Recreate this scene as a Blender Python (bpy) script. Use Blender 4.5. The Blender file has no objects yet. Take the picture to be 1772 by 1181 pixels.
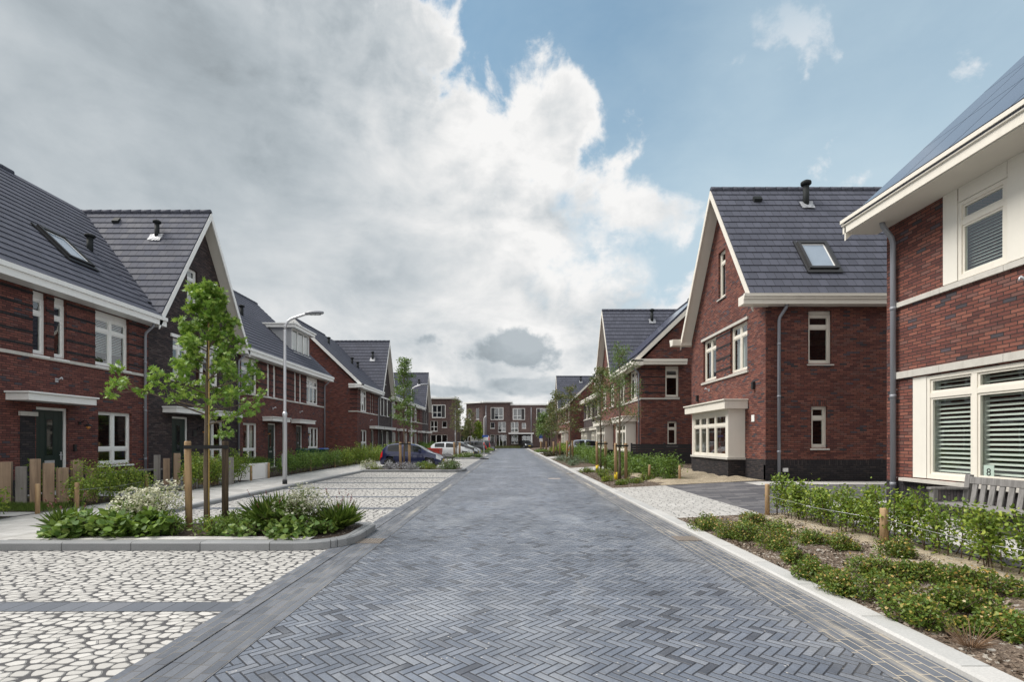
import bpy, bmesh, math, random
import numpy as np
from mathutils import Vector
R = math.radians
C = bpy.context.scene.collection
sc = bpy.context.scene
FPX, HC = 890.0, 1.6            # focal length in photo pixels, eye height in metres

# ---------------------------------------------------------------- camera
cam = bpy.data.cameras.new('camera'); co = bpy.data.objects.new('camera', cam); C.objects.link(co)
co.location = (0, 0, HC); co.rotation_euler = (R(90), 0, 0)
cam.sensor_width = 36; cam.lens = 36 * FPX / 1772
cam.shift_x = (886 - 885) / 1772; cam.shift_y = (763 - 590.5) / 1772
cam.clip_start = .05; cam.clip_end = 4000
sc.camera = co
sc.view_settings.view_transform = 'Standard'; sc.view_settings.look = 'None'
sc.view_settings.exposure = 0.68; sc.view_settings.gamma = 1
sc.cycles.max_bounces = 8; sc.cycles.diffuse_bounces = 3; sc.cycles.transparent_max_bounces = 12
sc.cycles.glossy_bounces = 3; sc.cycles.caustics_reflective = False; sc.cycles.caustics_refractive = False
sc.cycles.use_denoising = True

# ---------------------------------------------------------------- node helper
class V:
    def __init__(s, g, so): s.g = g; s.so = so
    def _b(a, op, b): return a.g.m(op, a, b)
    def __add__(a, b): return a._b('ADD', b)
    def __radd__(a, b): return a._b('ADD', b)
    def __sub__(a, b): return a._b('SUBTRACT', b)
    def __rsub__(a, b): return a.g.m('SUBTRACT', b, a)
    def __mul__(a, b): return a._b('MULTIPLY', b)
    def __rmul__(a, b): return a._b('MULTIPLY', b)
    def __truediv__(a, b): return a._b('DIVIDE', b)
    def __rtruediv__(a, b): return a.g.m('DIVIDE', b, a)
class G:
    def __init__(s, nt): s.nt = nt; s.L = nt.links
    def put(s, inp, v):
        if isinstance(v, V): s.L.new(v.so, inp)
        elif v is not None:
            try: inp.default_value = v
            except Exception: inp.default_value = tuple(v) + (1,)
    def node(s, t, **kw):
        n = s.nt.nodes.new(t)
        for k, v in kw.items(): setattr(n, k, v)
        return n
    def m(s, op, *a):
        n = s.node('ShaderNodeMath', operation=op)
        for i, v in enumerate(a): s.put(n.inputs[i], v)
        return V(s, n.outputs[0])
    def floor(s, a): return s.m('FLOOR', a)
    def fract(s, a): return s.m('FRACT', a)
    def abs(s, a): return s.m('ABSOLUTE', a)
    def min(s, a, *b):
        for x in b: a = s.m('MINIMUM', a, x)
        return a
    def max(s, a, b): return s.m('MAXIMUM', a, b)
    def lt(s, a, b): return s.m('LESS_THAN', a, b)
    def gt(s, a, b): return s.m('GREATER_THAN', a, b)
    def step(s, a, lo, hi, olo=0., ohi=1.):
        n = s.node('ShaderNodeMapRange', interpolation_type='SMOOTHSTEP')
        s.put(n.inputs[0], a); s.put(n.inputs[1], lo); s.put(n.inputs[2], hi); s.put(n.inputs[3], olo); s.put(n.inputs[4], ohi)
        return V(s, n.outputs[0])
    def mix(s, f, a, b, blend='MIX'):
        n = s.node('ShaderNodeMix', data_type='RGBA', blend_type=blend)
        s.put(n.inputs[0], f); s.put(n.inputs[6], a); s.put(n.inputs[7], b)
        return V(s, n.outputs[2])
    def fmix(s, f, a, b):
        n = s.node('ShaderNodeMix', data_type='FLOAT')
        s.put(n.inputs[0], f); s.put(n.inputs[2], a); s.put(n.inputs[3], b)
        return V(s, n.outputs[0])
    def xyz(s, x, y, z=0.):
        n = s.node('ShaderNodeCombineXYZ')
        for i, v in enumerate((x, y, z)): s.put(n.inputs[i], v)
        return V(s, n.outputs[0])
    def sep(s, v):
        n = s.node('ShaderNodeSeparateXYZ'); s.put(n.inputs[0], v)
        return [V(s, o) for o in n.outputs]
    def white(s, x, y, z=0.):
        n = s.node('ShaderNodeTexWhiteNoise', noise_dimensions='3D'); s.put(n.inputs['Vector'], s.xyz(x, y, z))
        return V(s, n.outputs['Value'])
    def noise(s, vec, scale, detail=3., rough=.55, dist=0.):
        n = s.node('ShaderNodeTexNoise'); s.put(n.inputs['Vector'], vec); s.put(n.inputs['Scale'], scale)
        s.put(n.inputs['Detail'], detail); s.put(n.inputs['Roughness'], rough); s.put(n.inputs['Distortion'], dist)
        return V(s, n.outputs[0])
    def voro(s, vec, scale, feature='F1', rnd=1.):
        n = s.node('ShaderNodeTexVoronoi', feature=feature, voronoi_dimensions='2D'); s.put(n.inputs['Vector'], vec); s.put(n.inputs['Scale'], scale)
        s.put(n.inputs['Randomness'], rnd)
        return n
    def ramp(s, f, stops, interp='LINEAR'):
        n = s.node('ShaderNodeValToRGB'); s.put(n.inputs[0], f); cr = n.color_ramp; cr.interpolation = interp
        while len(cr.elements) < len(stops): cr.elements.new(.5)
        for e, (p, c) in zip(cr.elements, stops): e.position = p; e.color = tuple(c) + (1,)
        return V(s, n.outputs[0])
    def bump(s, h, strength=.5, dist=.01):
        n = s.node('ShaderNodeBump'); s.put(n.inputs['Height'], h); n.inputs['Strength'].default_value = strength
        n.inputs['Distance'].default_value = dist
        return V(s, n.outputs[0])
class M(G):
    def __init__(s, name):
        s.mat = bpy.data.materials.new(name); s.mat.use_nodes = True
        G.__init__(s, s.mat.node_tree)
        s.p = s.nt.nodes['Principled BSDF']; s.out = s.nt.nodes['Material Output']
    def uv(s):
        n = s.node('ShaderNodeUVMap', uv_map='UVMap')
        return V(s, n.outputs[0])
    def rnd_island(s):
        n = s.node('ShaderNodeNewGeometry'); return V(s, n.outputs['Random Per Island'])
    def obj_rnd(s):
        n = s.node('ShaderNodeObjectInfo'); return V(s, n.outputs['Random'])
    def pos(s):
        n = s.node('ShaderNodeNewGeometry'); return V(s, n.outputs['Position'])
    def set(s, base=None, rough=None, normal=None, metal=None, spec=None, coat=None):
        i = s.p.inputs
        if base is not None: s.put(i['Base Color'], base)
        if rough is not None: s.put(i['Roughness'], rough)
        if normal is not None: s.put(i['Normal'], normal)
        if metal is not None: s.put(i['Metallic'], metal)
        if spec is not None: s.put(i['Specular IOR Level'], spec)
        if coat is not None: s.put(i['Coat Weight'], coat); i['Coat Roughness'].default_value = .04
        return s.mat

# ---------------------------------------------------------------- world: Nishita sky under a layer of broken cloud
SUN_EL, SUN_AZ = 54., -82.      # degrees; azimuth from +Y towards +X
w = bpy.data.worlds.new('World'); sc.world = w; w.use_nodes = True
nt = w.node_tree; nt.nodes.clear(); g = G(nt)
sky = g.node('ShaderNodeTexSky', sky_type='NISHITA', sun_disc=False)
sky.sun_elevation = R(SUN_EL); sky.sun_rotation = R(SUN_AZ); sky.air_density = 1.0; sky.dust_density = 1.6; sky.ozone_density = 1.2
tc = g.node('ShaderNodeTexCoord'); d = V(g, tc.outputs['Generated'])
dx, dy, dz = g.sep(d)
az = g.m('ARCTAN2', dx, dy); el = g.m('ARCSINE', dz)
den = g.max(dz, 0.) + .16
cp = g.xyz(dx / den, dy / den, 0.)                         # point on the cloud layer
ca = g.xyz(az, el * 1.15, 0.)
big = g.noise(cp, 1.1, 6., .56, .25)
mid = g.noise(cp, 3.1, 7., .6, .35)
puff = g.noise(ca, 6.5, 9., .60, .25)
bil = 1. - g.abs(g.noise(ca, 4.2, 7., .52, .15) * 2. - 1.) * 1.6            # rounded heads
# cover: heavy to the left and low down, opening to blue at the upper right
line = (.275 - (el - .3) * 1.16)
q1 = (az - .085) / .075; q2 = (el - .555) / .07; q3 = (az - .30) / .10; q4 = (el - .40) / .05
cov = (line - az) * 2.3 + (big - .5) * .7 + (puff - .5) * 1.9 + (bil - .5) * .75 + .50 + g.m('EXPONENT', (q1 * q1 + q2 * q2) * -1.) * .75 + g.m('EXPONENT', (q3 * q3 + q4 * q4) * -1.) * .30
behind = g.step(dy, .25, -.2)
cov = g.max(cov, behind * (big * 2.4 - .35))
hole = g.m('EXPONENT', (((az + .035) / .065) * ((az + .035) / .065) + ((el - .66) / .10) * ((el - .66) / .10)) * -1.)
frag = g.noise(g.xyz(az * 1.0, el * 1.3, 14.), 9., 8., .62, .4)
cov = cov - hole * .55 + (frag - .5) * 1.0
mask = g.step(cov, .36, .72 + g.step(el, .55, .25) * .55)
# small cumulus scattered in the clear part
sc_ = (puff - .5) * 2.4 + (bil - .5) * .9 + (mid - .5) * .8 + g.step(el, .50, .20) * .58 - .46
small = g.step(sc_, .10, .42) * g.step(el, .72, .48)
frag0 = g.noise(g.xyz(az * .7 + el * .4, el * 1.5, 31.), 3.2, 7., .6, .7)
veil = g.step(big + (mid - .5) * .5, .30, .70) * .22 + g.step(el, .70, .24) * .55 + .08 + g.step(az, .10, .50) * .34 + (frag0 - .5) * .35 + g.step(el, .50, .30) * .18
veil = g.min(veil, .93)
# brightness
bx = (az - .10) / .40; by = (el - .40) / .22
glow = g.m('EXPONENT', (bx * bx + by * by) * -1.0)
low = g.step(el, .30, .03)
soft = g.noise(ca, 2.3, 4., .5, .2)
wisp = g.noise(g.xyz(az * .8 + el * .5, el * 1.7, 3.), 5., 6., .6, .6)
near_edge = g.step(cov, 2.3, .9)
act = .14 + near_edge * .42 + low * .55                       # how lumpy the cloud is: smooth deck at the upper left, cumulus elsewhere
edge = g.step(cov, .95, .40)
lump = g.noise(g.xyz(az * 1.0, el * 1.9, 8.), 4.4, 8., .58, .3)
lum = .345 + glow * .16 + low * .12 + edge * .20
lum = lum + (soft - .5) * .26 + ((puff - .5) * .80 + (bil - .5) * .34 + (wisp - .5) * .35) * act
lum = lum + (lump - .5) * (.20 + (glow * .45 + low * .50))
lum = lum - g.step(el - az * .40, .55, 1.0) * .06
# flat bottomed darker cumulus low over the street and scattered to its left
def blob(a0, e0, aw, ew, k):
    gx = (az - a0) / aw; gy = (el - e0) / ew
    e_ = g.m('EXPONENT', (gx * gx + gy * gy) * -1.)
    return g.step(e_, .06, .30) * g.step(e_ + (puff - .5) * 3.2 + (wisp - .5) * 1.3, .42, .80) * k
dk = g.m('MINIMUM', blob(.02, .172, .115, .040, .40) + blob(-.165, .19, .05, .022, .34) + blob(-.10, .095, .10, .016, .26) + blob(.03, .105, .16, .022, .26), .55)
lum = g.max(g.min(lum, .585), .20)
lum = lum * (1. - dk)
# brightness added out of view, overhead, behind and round the sun, lighting the street
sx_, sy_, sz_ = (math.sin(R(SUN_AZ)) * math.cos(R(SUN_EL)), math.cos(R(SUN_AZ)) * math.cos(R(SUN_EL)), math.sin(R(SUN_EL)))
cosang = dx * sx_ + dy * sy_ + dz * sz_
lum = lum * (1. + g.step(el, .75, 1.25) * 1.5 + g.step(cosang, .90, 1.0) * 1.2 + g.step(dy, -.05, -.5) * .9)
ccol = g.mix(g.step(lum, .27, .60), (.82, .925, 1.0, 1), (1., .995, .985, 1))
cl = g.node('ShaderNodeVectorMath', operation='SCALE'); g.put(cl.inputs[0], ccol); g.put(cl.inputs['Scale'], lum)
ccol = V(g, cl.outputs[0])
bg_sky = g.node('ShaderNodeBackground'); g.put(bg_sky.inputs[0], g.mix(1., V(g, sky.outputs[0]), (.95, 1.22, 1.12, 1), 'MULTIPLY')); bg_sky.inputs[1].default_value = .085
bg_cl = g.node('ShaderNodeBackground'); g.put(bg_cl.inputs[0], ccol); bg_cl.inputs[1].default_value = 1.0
bg_vl = g.node('ShaderNodeBackground'); bg_vl.inputs[0].default_value = (.34, .425, .48, 1); bg_vl.inputs[1].default_value = 1.
bg_sm = g.node('ShaderNodeBackground'); bg_sm.inputs[0].default_value = (.54, .55, .56, 1); bg_sm.inputs[1].default_value = 1.
def shmix(f, a, b):
    n = g.node('ShaderNodeMixShader'); g.put(n.inputs[0], f); g.L.new(a.outputs[0], n.inputs[1]); g.L.new(b.outputs[0], n.inputs[2]); return n
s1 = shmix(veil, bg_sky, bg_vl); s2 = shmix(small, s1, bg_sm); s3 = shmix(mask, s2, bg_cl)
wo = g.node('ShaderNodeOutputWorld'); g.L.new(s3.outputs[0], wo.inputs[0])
w.cycles.sampling_method = 'MANUAL'; w.cycles.sample_map_resolution = 512
# soft sun behind thin cloud
sl = bpy.data.lights.new('sun', 'SUN'); so = bpy.data.objects.new('sun', sl); C.objects.link(so)
sl.energy = 2.9; sl.angle = R(28); sl.color = (1, .96, .9)
sd = Vector((math.sin(R(SUN_AZ)) * math.cos(R(SUN_EL)), math.cos(R(SUN_AZ)) * math.cos(R(SUN_EL)), math.sin(R(SUN_EL))))
so.rotation_euler = sd.to_track_quat('Z', 'Y').to_euler(); so.location = (0, 0, 60)

# ---------------------------------------------------------------- mesh helpers
class Fr:                       # a wall's frame: s along it, n out of it, z up
    def __init__(f, o, t, n): f.o = o; f.t = t; f.nn = n
    def P(f, s, n, z): return (f.o[0] + f.t[0] * s + f.nn[0] * n, f.o[1] + f.t[1] * s + f.nn[1] * n, z)
def F_left(X): return Fr((X, 0), (0, 1), (1, 0))        # faces +X, s = Y
def F_right(X): return Fr((X, 0), (0, 1), (-1, 0))      # faces -X, s = Y
def F_front(Y): return Fr((0, Y), (1, 0), (0, -1))      # faces the camera, s = X
def F_back(Y): return Fr((0, Y), (1, 0), (0, 1))
WORLD_LOC = {}
class MB:
    def __init__(b): b.v = []; b.f = []; b.mi = []; b.sm = []
    def poly(b, pts, mi=0, sm=False):
        i = len(b.v); b.v += [tuple(p) for p in pts]; b.f.append(tuple(range(i, i + len(pts)))); b.mi.append(mi); b.sm.append(sm)
    def hexa(b, p, mi=0):        # 8 points: bottom 4, top 4
        i = len(b.v); b.v += [tuple(q) for q in p]
        for q in ((0, 3, 2, 1), (4, 5, 6, 7), (0, 1, 5, 4), (1, 2, 6, 5), (2, 3, 7, 6), (3, 0, 4, 7)):
            b.f.append(tuple(i + k for k in q)); b.mi.append(mi); b.sm.append(False)
    def box(b, x0, x1, y0, y1, z0, z1, mi=0):
        b.hexa([(x0, y0, z0), (x1, y0, z0), (x1, y1, z0), (x0, y1, z0), (x0, y0, z1), (x1, y0, z1), (x1, y1, z1), (x0, y1, z1)], mi)
    def fbox(b, F, s0, s1, n0, n1, z0, z1, mi=0):
        b.hexa([F.P(s0, n0, z0), F.P(s1, n0, z0), F.P(s1, n1, z0), F.P(s0, n1, z0), F.P(s0, n0, z1), F.P(s1, n0, z1), F.P(s1, n1, z1), F.P(s0, n1, z1)], mi)
    def tube(b, pts, r, n=8, mi=0, cap=True, sm=True):
        pts = [Vector(p) for p in pts]; r = r if isinstance(r, (list, tuple)) else [r] * len(pts)
        base = len(b.v); up = None
        for k, p in enumerate(pts):
            d_ = (pts[min(k + 1, len(pts) - 1)] - pts[max(k - 1, 0)]).normalized()
            a = d_.orthogonal().normalized() if up is None else (up - d_ * up.dot(d_)).normalized()
            up = a; c = d_.cross(a)
            for j in range(n):
                t = 2 * math.pi * j / n
                b.v.append(tuple(p + (a * math.cos(t) + c * math.sin(t)) * r[k]))
        for k in range(len(pts) - 1):
            for j in range(n):
                j2 = (j + 1) % n
                b.f.append((base + k * n + j, base + k * n + j2, base + (k + 1) * n + j2, base + (k + 1) * n + j)); b.mi.append(mi); b.sm.append(sm)
        if cap:
            b.f.append(tuple(base + j for j in range(n))[::-1]); b.mi.append(mi); b.sm.append(False)
            e = base + (len(pts) - 1) * n
            b.f.append(tuple(e + j for j in range(n))); b.mi.append(mi); b.sm.append(False)
    def prism(b, F, prof, s0, s1, mi=0):      # profile of (n, z) points swept along s
        i = len(b.v); k = len(prof)
        b.v += [F.P(s0, n, z) for n, z in prof] + [F.P(s1, n, z) for n, z in prof]
        for j in range(k):
            j2 = (j + 1) % k
            b.f.append((i + j, i + j2, i + k + j2, i + k + j)); b.mi.append(mi); b.sm.append(False)
        b.f.append(tuple(range(i, i + k))[::-1]); b.f.append(tuple(range(i + k, i + 2 * k))); b.mi += [mi, mi]; b.sm += [False, False]
    def build(b, name, mats, parent=None, recalc=True, bevel=0, weld=False):
        mats = mats if isinstance(mats, (list, tuple)) else [mats]
        off = WORLD_LOC.get(parent.name, (0, 0, 0)) if parent else (0, 0, 0)
        me = bpy.data.meshes.new(name); me.from_pydata(b.v, [], b.f)
        for m_ in mats: me.materials.append(m_)
        me.polygons.foreach_set('material_index', b.mi); me.polygons.foreach_set('use_smooth', b.sm)
        if recalc:
            bm = bmesh.new(); bm.from_mesh(me); bmesh.ops.recalc_face_normals(bm, faces=bm.faces); bm.to_mesh(me); bm.free()
        if weld:
            bm = bmesh.new(); bm.from_mesh(me); bmesh.ops.remove_doubles(bm, verts=bm.verts, dist=.002); bm.to_mesh(me); bm.free()
        uv_auto(me)
        if off != (0, 0, 0): me.transform(__import__('mathutils').Matrix.Translation(Vector(off) * -1))
        o = bpy.data.objects.new(name, me); C.objects.link(o)
        if parent: o.parent = parent; WORLD_LOC[o.name] = off
        if bevel:
            md = o.modifiers.new('bevel', 'BEVEL'); md.width = bevel; md.segments = 2; md.limit_method = 'ANGLE'; md.angle_limit = R(40)
        return o
def uv_auto(me):
    uvl = me.uv_layers.new(name='UVMap'); n = len(me.loops)
    if n == 0: return
    co_ = np.empty(len(me.vertices) * 3); me.vertices.foreach_get('co', co_); co_ = co_.reshape(-1, 3)
    vi = np.empty(n, dtype=np.int32); me.loops.foreach_get('vertex_index', vi)
    npoly = len(me.polygons); nr = np.empty(npoly * 3); me.polygons.foreach_get('normal', nr); nr = nr.reshape(-1, 3)
    lt = np.empty(npoly, dtype=np.int32); me.polygons.foreach_get('loop_total', lt)
    nl = np.repeat(nr, lt, axis=0)
    t = np.stack([-nl[:, 1], nl[:, 0], np.zeros(n)], 1); ln = np.linalg.norm(t, axis=1); flat = np.abs(nl[:, 2]) > .95
    t = t / np.maximum(ln, 1e-6)[:, None]; t[flat] = (1, 0, 0)
    sg = np.where(np.abs(t[:, 0]) > np.abs(t[:, 1]), np.sign(t[:, 0]), np.sign(t[:, 1])); t *= np.where(sg == 0, 1, sg)[:, None]
    bt = np.cross(nl, t); bt[flat] = (0, 1, 0); bt *= np.where(bt[:, 2] < -1e-6, -1, 1)[:, None]
    p = co_[vi]
    uv = np.stack([(p * t).sum(1), (p * bt).sum(1)], 1)
    uvl.data.foreach_set('uv', uv.ravel())
def tag(o, label=None, cat=None, group=None, kind=None):
    if label: o['label'] = label
    if cat: o['category'] = cat
    if group: o['group'] = group
    if kind: o['kind'] = kind
    return o
def thing(name, loc, label, cat, group=None, rz=0):
    o = bpy.data.objects.new(name, None); C.objects.link(o); o.location = loc; o.rotation_euler.z = rz
    o.empty_display_size = .2; WORLD_LOC[o.name] = tuple(loc)
    return tag(o, label, cat, group)
def local_thing(name, label, cat, group=None):   # parts are built around the origin and the Empty is moved afterwards
    return thing(name, (0, 0, 0), label, cat, group)
KIDS = {}
def copy_tree(o, parent=None):
    c = o.copy(); C.objects.link(c)
    if parent: c.parent = parent
    for ch in list(o.children): copy_tree(ch, c)
    return c
def struct(name, mb, mat_, **k):
    return tag(mb.build(name, mat_, None, **k), kind='structure')
def fast_mesh(name, verts, counts, mats, parent=None, mi=None, smooth=False):
    """verts (N,3) laid out polygon after polygon, counts = corners of each polygon"""
    off = np.array(WORLD_LOC.get(parent.name, (0, 0, 0)) if parent else (0, 0, 0))
    verts = np.asarray(verts, dtype=np.float32) - off.astype(np.float32); n = len(verts)
    me = bpy.data.meshes.new(name); me.vertices.add(n); me.vertices.foreach_set('co', verts.ravel())
    me.loops.add(n); me.loops.foreach_set('vertex_index', np.arange(n, dtype=np.int32))
    counts = np.asarray(counts, dtype=np.int32); me.polygons.add(len(counts))
    me.polygons.foreach_set('loop_start', np.concatenate([[0], np.cumsum(counts)[:-1]]).astype(np.int32))
    for m_ in (mats if isinstance(mats, (list, tuple)) else [mats]): me.materials.append(m_)
    if mi is not None: me.polygons.foreach_set('material_index', np.asarray(mi, dtype=np.int32))
    me.update(calc_edges=True); me.validate()
    o = bpy.data.objects.new(name, me); C.objects.link(o)
    if parent: o.parent = parent; WORLD_LOC[o.name] = tuple(off)
    return o

# ---------------------------------------------------------------- materials
def plain(name, col, rough=.5, var=.06, scale=3., metal=0, spec=.5, coat=None, bump=0., grime=0.):
    m = M(name); p = m.pos()
    n = m.noise(p, scale, 4., .6)
    n2 = m.noise(p, scale * 9, 3., .6)
    k = 1. + (n - .5) * (var * 2.2) + (n2 - .5) * var
    vm = m.node('ShaderNodeVectorMath', operation='SCALE'); vm.inputs[0].default_value = col; m.put(vm.inputs['Scale'], k)
    c = V(m, vm.outputs[0])
    if grime:
        st = m.noise(m.xyz(*[a * b for a, b in zip(m.sep(p), (9., 9., .8))]), 1., 4., .6)
        c = m.mix(m.step(st, .52, .78) * grime, c, (col[0] * .55, col[1] * .53, col[2] * .48, 1))
    return m.set(c, rough=m.max(rough + (n2 - .5) * .12, .02), metal=metal, spec=spec, coat=coat, normal=m.bump(n2, bump, .004) if bump else None)

def brick(name, cols, mortar, bw=.215, bh=.0635, joint=.0115, soldier=False, dust=0.):
    m = M(name); u, v, _ = m.sep(m.uv())
    if soldier: u, v = v, u
    row = m.floor(v / bh)
    us = u / bw + m.fract(row * .5) + m.white(row, 3.3) * .12
    col = m.floor(us)
    fu = m.fract(us) * bw; fv = m.fract(v / bh) * bh
    wob = (m.noise(m.uv(), 26., 2., .5) - .5) * .006
    ed = m.min(fu, bw - fu, fv, bh - fv) + wob
    inb = m.step(ed, joint * .35, joint * .75)
    r = m.white(col, row, 1.); r2 = m.white(col, row, 7.)
    c = m.ramp(r, cols, 'CONSTANT')
    blotch = m.noise(m.uv(), .9, 3., .55); fine = m.noise(m.uv(), 40., 4., .65)
    k = .84 + r2 * .24 + (fine - .5) * .55 + (blotch - .5) * .35
    vm = m.node('ShaderNodeVectorMath', operation='SCALE'); m.put(vm.inputs[0], c); m.put(vm.inputs['Scale'], k)
    c = m.mix(inb, mortar, V(m, vm.outputs[0]))
    bl = m.step(m.noise(m.uv(), 1.3, 5., .7), .66, .8)
    c = m.mix(bl * .10, c, (.45, .42, .40, 1))
    if dust:
        c = m.mix(m.step(v + (blotch - .5) * .8, .75, .15) * dust, c, (.30, .24, .18, 1))
    hgt = inb * (.7 + r2 * .3) + fine * .22
    return m.set(c, rough=.82, spec=.3, normal=m.bump(hgt, .85, .010))
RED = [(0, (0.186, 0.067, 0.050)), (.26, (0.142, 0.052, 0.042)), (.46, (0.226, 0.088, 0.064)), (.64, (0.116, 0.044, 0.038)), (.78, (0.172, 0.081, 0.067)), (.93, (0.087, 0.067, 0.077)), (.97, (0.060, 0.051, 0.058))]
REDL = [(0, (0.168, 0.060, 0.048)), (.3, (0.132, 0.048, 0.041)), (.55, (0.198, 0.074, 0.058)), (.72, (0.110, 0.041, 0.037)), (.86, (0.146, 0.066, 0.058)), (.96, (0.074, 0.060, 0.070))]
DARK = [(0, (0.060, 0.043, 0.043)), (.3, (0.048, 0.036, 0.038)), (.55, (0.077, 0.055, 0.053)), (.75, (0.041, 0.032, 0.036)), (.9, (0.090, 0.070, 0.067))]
FAR = [(0, (.150, .096, .086)), (.3, (.122, .080, .076)), (.6, (.172, .112, .098)), (.8, (.105, .076, .076))]
PLI = [(0, (.030, .027, .030)), (.4, (.040, .034, .036)), (.7, (.024, .022, .026)), (.88, (.052, .042, .042))]
MT = {}
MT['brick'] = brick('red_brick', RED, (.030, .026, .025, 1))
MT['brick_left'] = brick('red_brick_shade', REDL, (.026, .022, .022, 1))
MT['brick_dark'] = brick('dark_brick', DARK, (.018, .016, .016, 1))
MT['brick_far'] = brick('brown_brick', FAR, (.045, .036, .034, 1))
MT['plinth'] = brick('plinth_brick', PLI, (.014, .013, .013, 1))
MT['plinth_up'] = brick('upright_plinth_brick', PLI, (.014, .013, .013, 1), soldier=True)
MT['soldier'] = brick('upright_red_brick', RED, (.030, .026, .025, 1), soldier=True)
MT['band'] = brick('dark_band_brick', PLI, (.012, .012, .012, 1))
MT['white'] = plain('white_paint', (.80, .80, .78), .42, .05, grime=.16)
MT['cream'] = plain('cream_paint', (.74, .70, .62), .45, .05, grime=.14)
MT['panel'] = plain('cream_panel', (.74, .71, .64), .5, .05, grime=.12)
MT['soffit'] = plain('soffit_board', (.66, .63, .57), .6, .04)
MT['concrete'] = plain('light_concrete', (.50, .48, .44), .85, .16, 6., bump=.4, grime=.35)
MT['zinc'] = plain('grey_pipe', (.24, .25, .28), .42, .08, spec=.5)
MT['steel'] = plain('galvanised_steel', (.56, .57, .60), .36, .06, metal=.55)
MT['black'] = plain('black_metal', (.014, .014, .015), .45, .1)
MT['flue'] = plain('dark_flue', (.020, .023, .024), .7, .1, spec=.15)
MT['lead'] = plain('crumpled_lead', (.30, .31, .33), .5, .35, 14., metal=.2, bump=1.)
MT['door_green'] = plain('dark_green_door', (.010, .024, .020), .35, .08)
MT['rubber'] = plain('rubber', (.014, .014, .015), .8, .1)
MT['cheek'] = plain('dormer_zinc', (.36, .37, .39), .5, .05)
MT['yellow'] = plain('yellow_band', (.70, .50, .02), .55, .1)
MT['blue_sign'] = plain('blue_sign_paint', (.02, .08, .36), .4, .05)
MT['white_sign'] = plain('white_sign_paint', (.8, .8, .8), .4, .05)
MT['red_sign'] = plain('red_sign_paint', (.6, .05, .05), .4, .05)
MT['planter'] = plain('white_planter', (.70, .70, .69), .5, .04, grime=.1)
MT['bin_green'] = plain('green_bin', (.012, .05, .03), .45, .1)
MT['bin_blue'] = plain('blue_bin_lid', (.02, .07, .30), .45, .1)
MT['red_skip'] = plain('red_skip_paint', (.40, .045, .03), .5, .12, 5.)
MT['dark_panel'] = plain('dark_shutter', (.035, .034, .036), .6, .1)
MT['brass'] = plain('warm_lamp_glass', (.6, .25, .06), .3, .05)

def tile_mat():
    m = M('dark_roof_tile'); u, v, _ = m.sep(m.uv()); CW, CH = .30, .36
    # courses are modelled; joints between tiles and tone per tile come from here
    row = m.floor(v / CH + .02); us = u / CW + m.fract(row * .5)
    col = m.floor(us); f = m.fract(us) * CW
    j = m.step(m.min(f, CW - f), .003, .008)
    r = m.white(col, row, 2.); n = m.noise(m.uv(), 1.1, 5., .6); f2 = m.noise(m.uv(), 30., 3., .6)
    k = .84 + r * .22 + (n - .5) * .22 + (f2 - .5) * .2
    vm = m.node('ShaderNodeVectorMath', operation='SCALE'); vm.inputs[0].default_value = (.088, .093, .118); m.put(vm.inputs['Scale'], k)
    c = m.mix(j, (.018, .018, .020, 1), V(m, vm.outputs[0]))
    return m.set(c, rough=m.fmix(r, .66, .80), spec=.10, normal=m.bump(j + f2 * .12, .4, .006))
MT['tile'] = tile_mat()

def glass_mat(name, tint=(.012, .014, .016), clear=.0):
    m = M(name); m.nt.nodes.remove(m.p)
    gl = m.node('ShaderNodeBsdfGlossy'); gl.inputs['Roughness'].default_value = .015; gl.inputs['Color'].default_value = (.92, .95, .97, 1)
    tr = m.node('ShaderNodeBsdfTransparent'); tr.inputs['Color'].default_value = (.86, .90, .87, 1)
    n = m.noise(m.pos(), 1.3, 2., .5)
    bn = m.bump(n, .05, .03); m.put(gl.inputs['Normal'], bn)
    ge = m.node('ShaderNodeNewGeometry'); dt = m.node('ShaderNodeVectorMath', operation='DOT_PRODUCT'); m.put(dt.inputs[0], bn); m.L.new(ge.outputs['Incoming'], dt.inputs[1])
    c = 1. - m.abs(V(m, dt.outputs['Value'])); fz = m.m('POWER', m.max(c, 0.), 4.) * .80 + .15
    mx = m.node('ShaderNodeMixShader'); m.put(mx.inputs[0], m.min(fz, 1.))
    m.L.new(tr.outputs[0], mx.inputs[1]); m.L.new(gl.outputs[0], mx.inputs[2]); m.L.new(mx.outputs[0], m.out.inputs[0])
    return m.mat
MT['glass'] = glass_mat('window_glass')
MT['skyglass'] = None
def dark_glass():
    m = M('tinted_car_glass'); return m.set((.010, .012, .014, 1), rough=.03, spec=.7)
MT['carglass'] = dark_glass()
MT['skyglass'] = plain('roof_window_blind_behind_glass', (.26, .31, .37), .08, .12, 2., spec=.8)
MT['room'] = plain('dim_room_wall', (.05, .048, .045), .9, .3, .8)
MT['curtain'] = plain('pale_curtain', (.42, .43, .42), .9, .15, 5.)
MT['slat'] = plain('pale_green_slats', (.74, .77, .73), .5, .05)

def solar_mat():
    m = M('solar_panel'); u, v, _ = m.sep(m.uv())
    fu = m.fract(u / .16) * .16; fv = m.fract(v / .16) * .16
    ed = m.step(m.min(fu, .16 - fu, fv, .16 - fv), .001, .004)
    n = m.noise(m.uv(), .8, 3.)
    c = m.mix(ed, (.09, .10, .15, 1), m.mix(n, (.050, .056, .092, 1), (.068, .075, .115, 1)))
    return m.set(c, rough=.16, spec=.6)
MT['solar'] = solar_mat()

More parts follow.
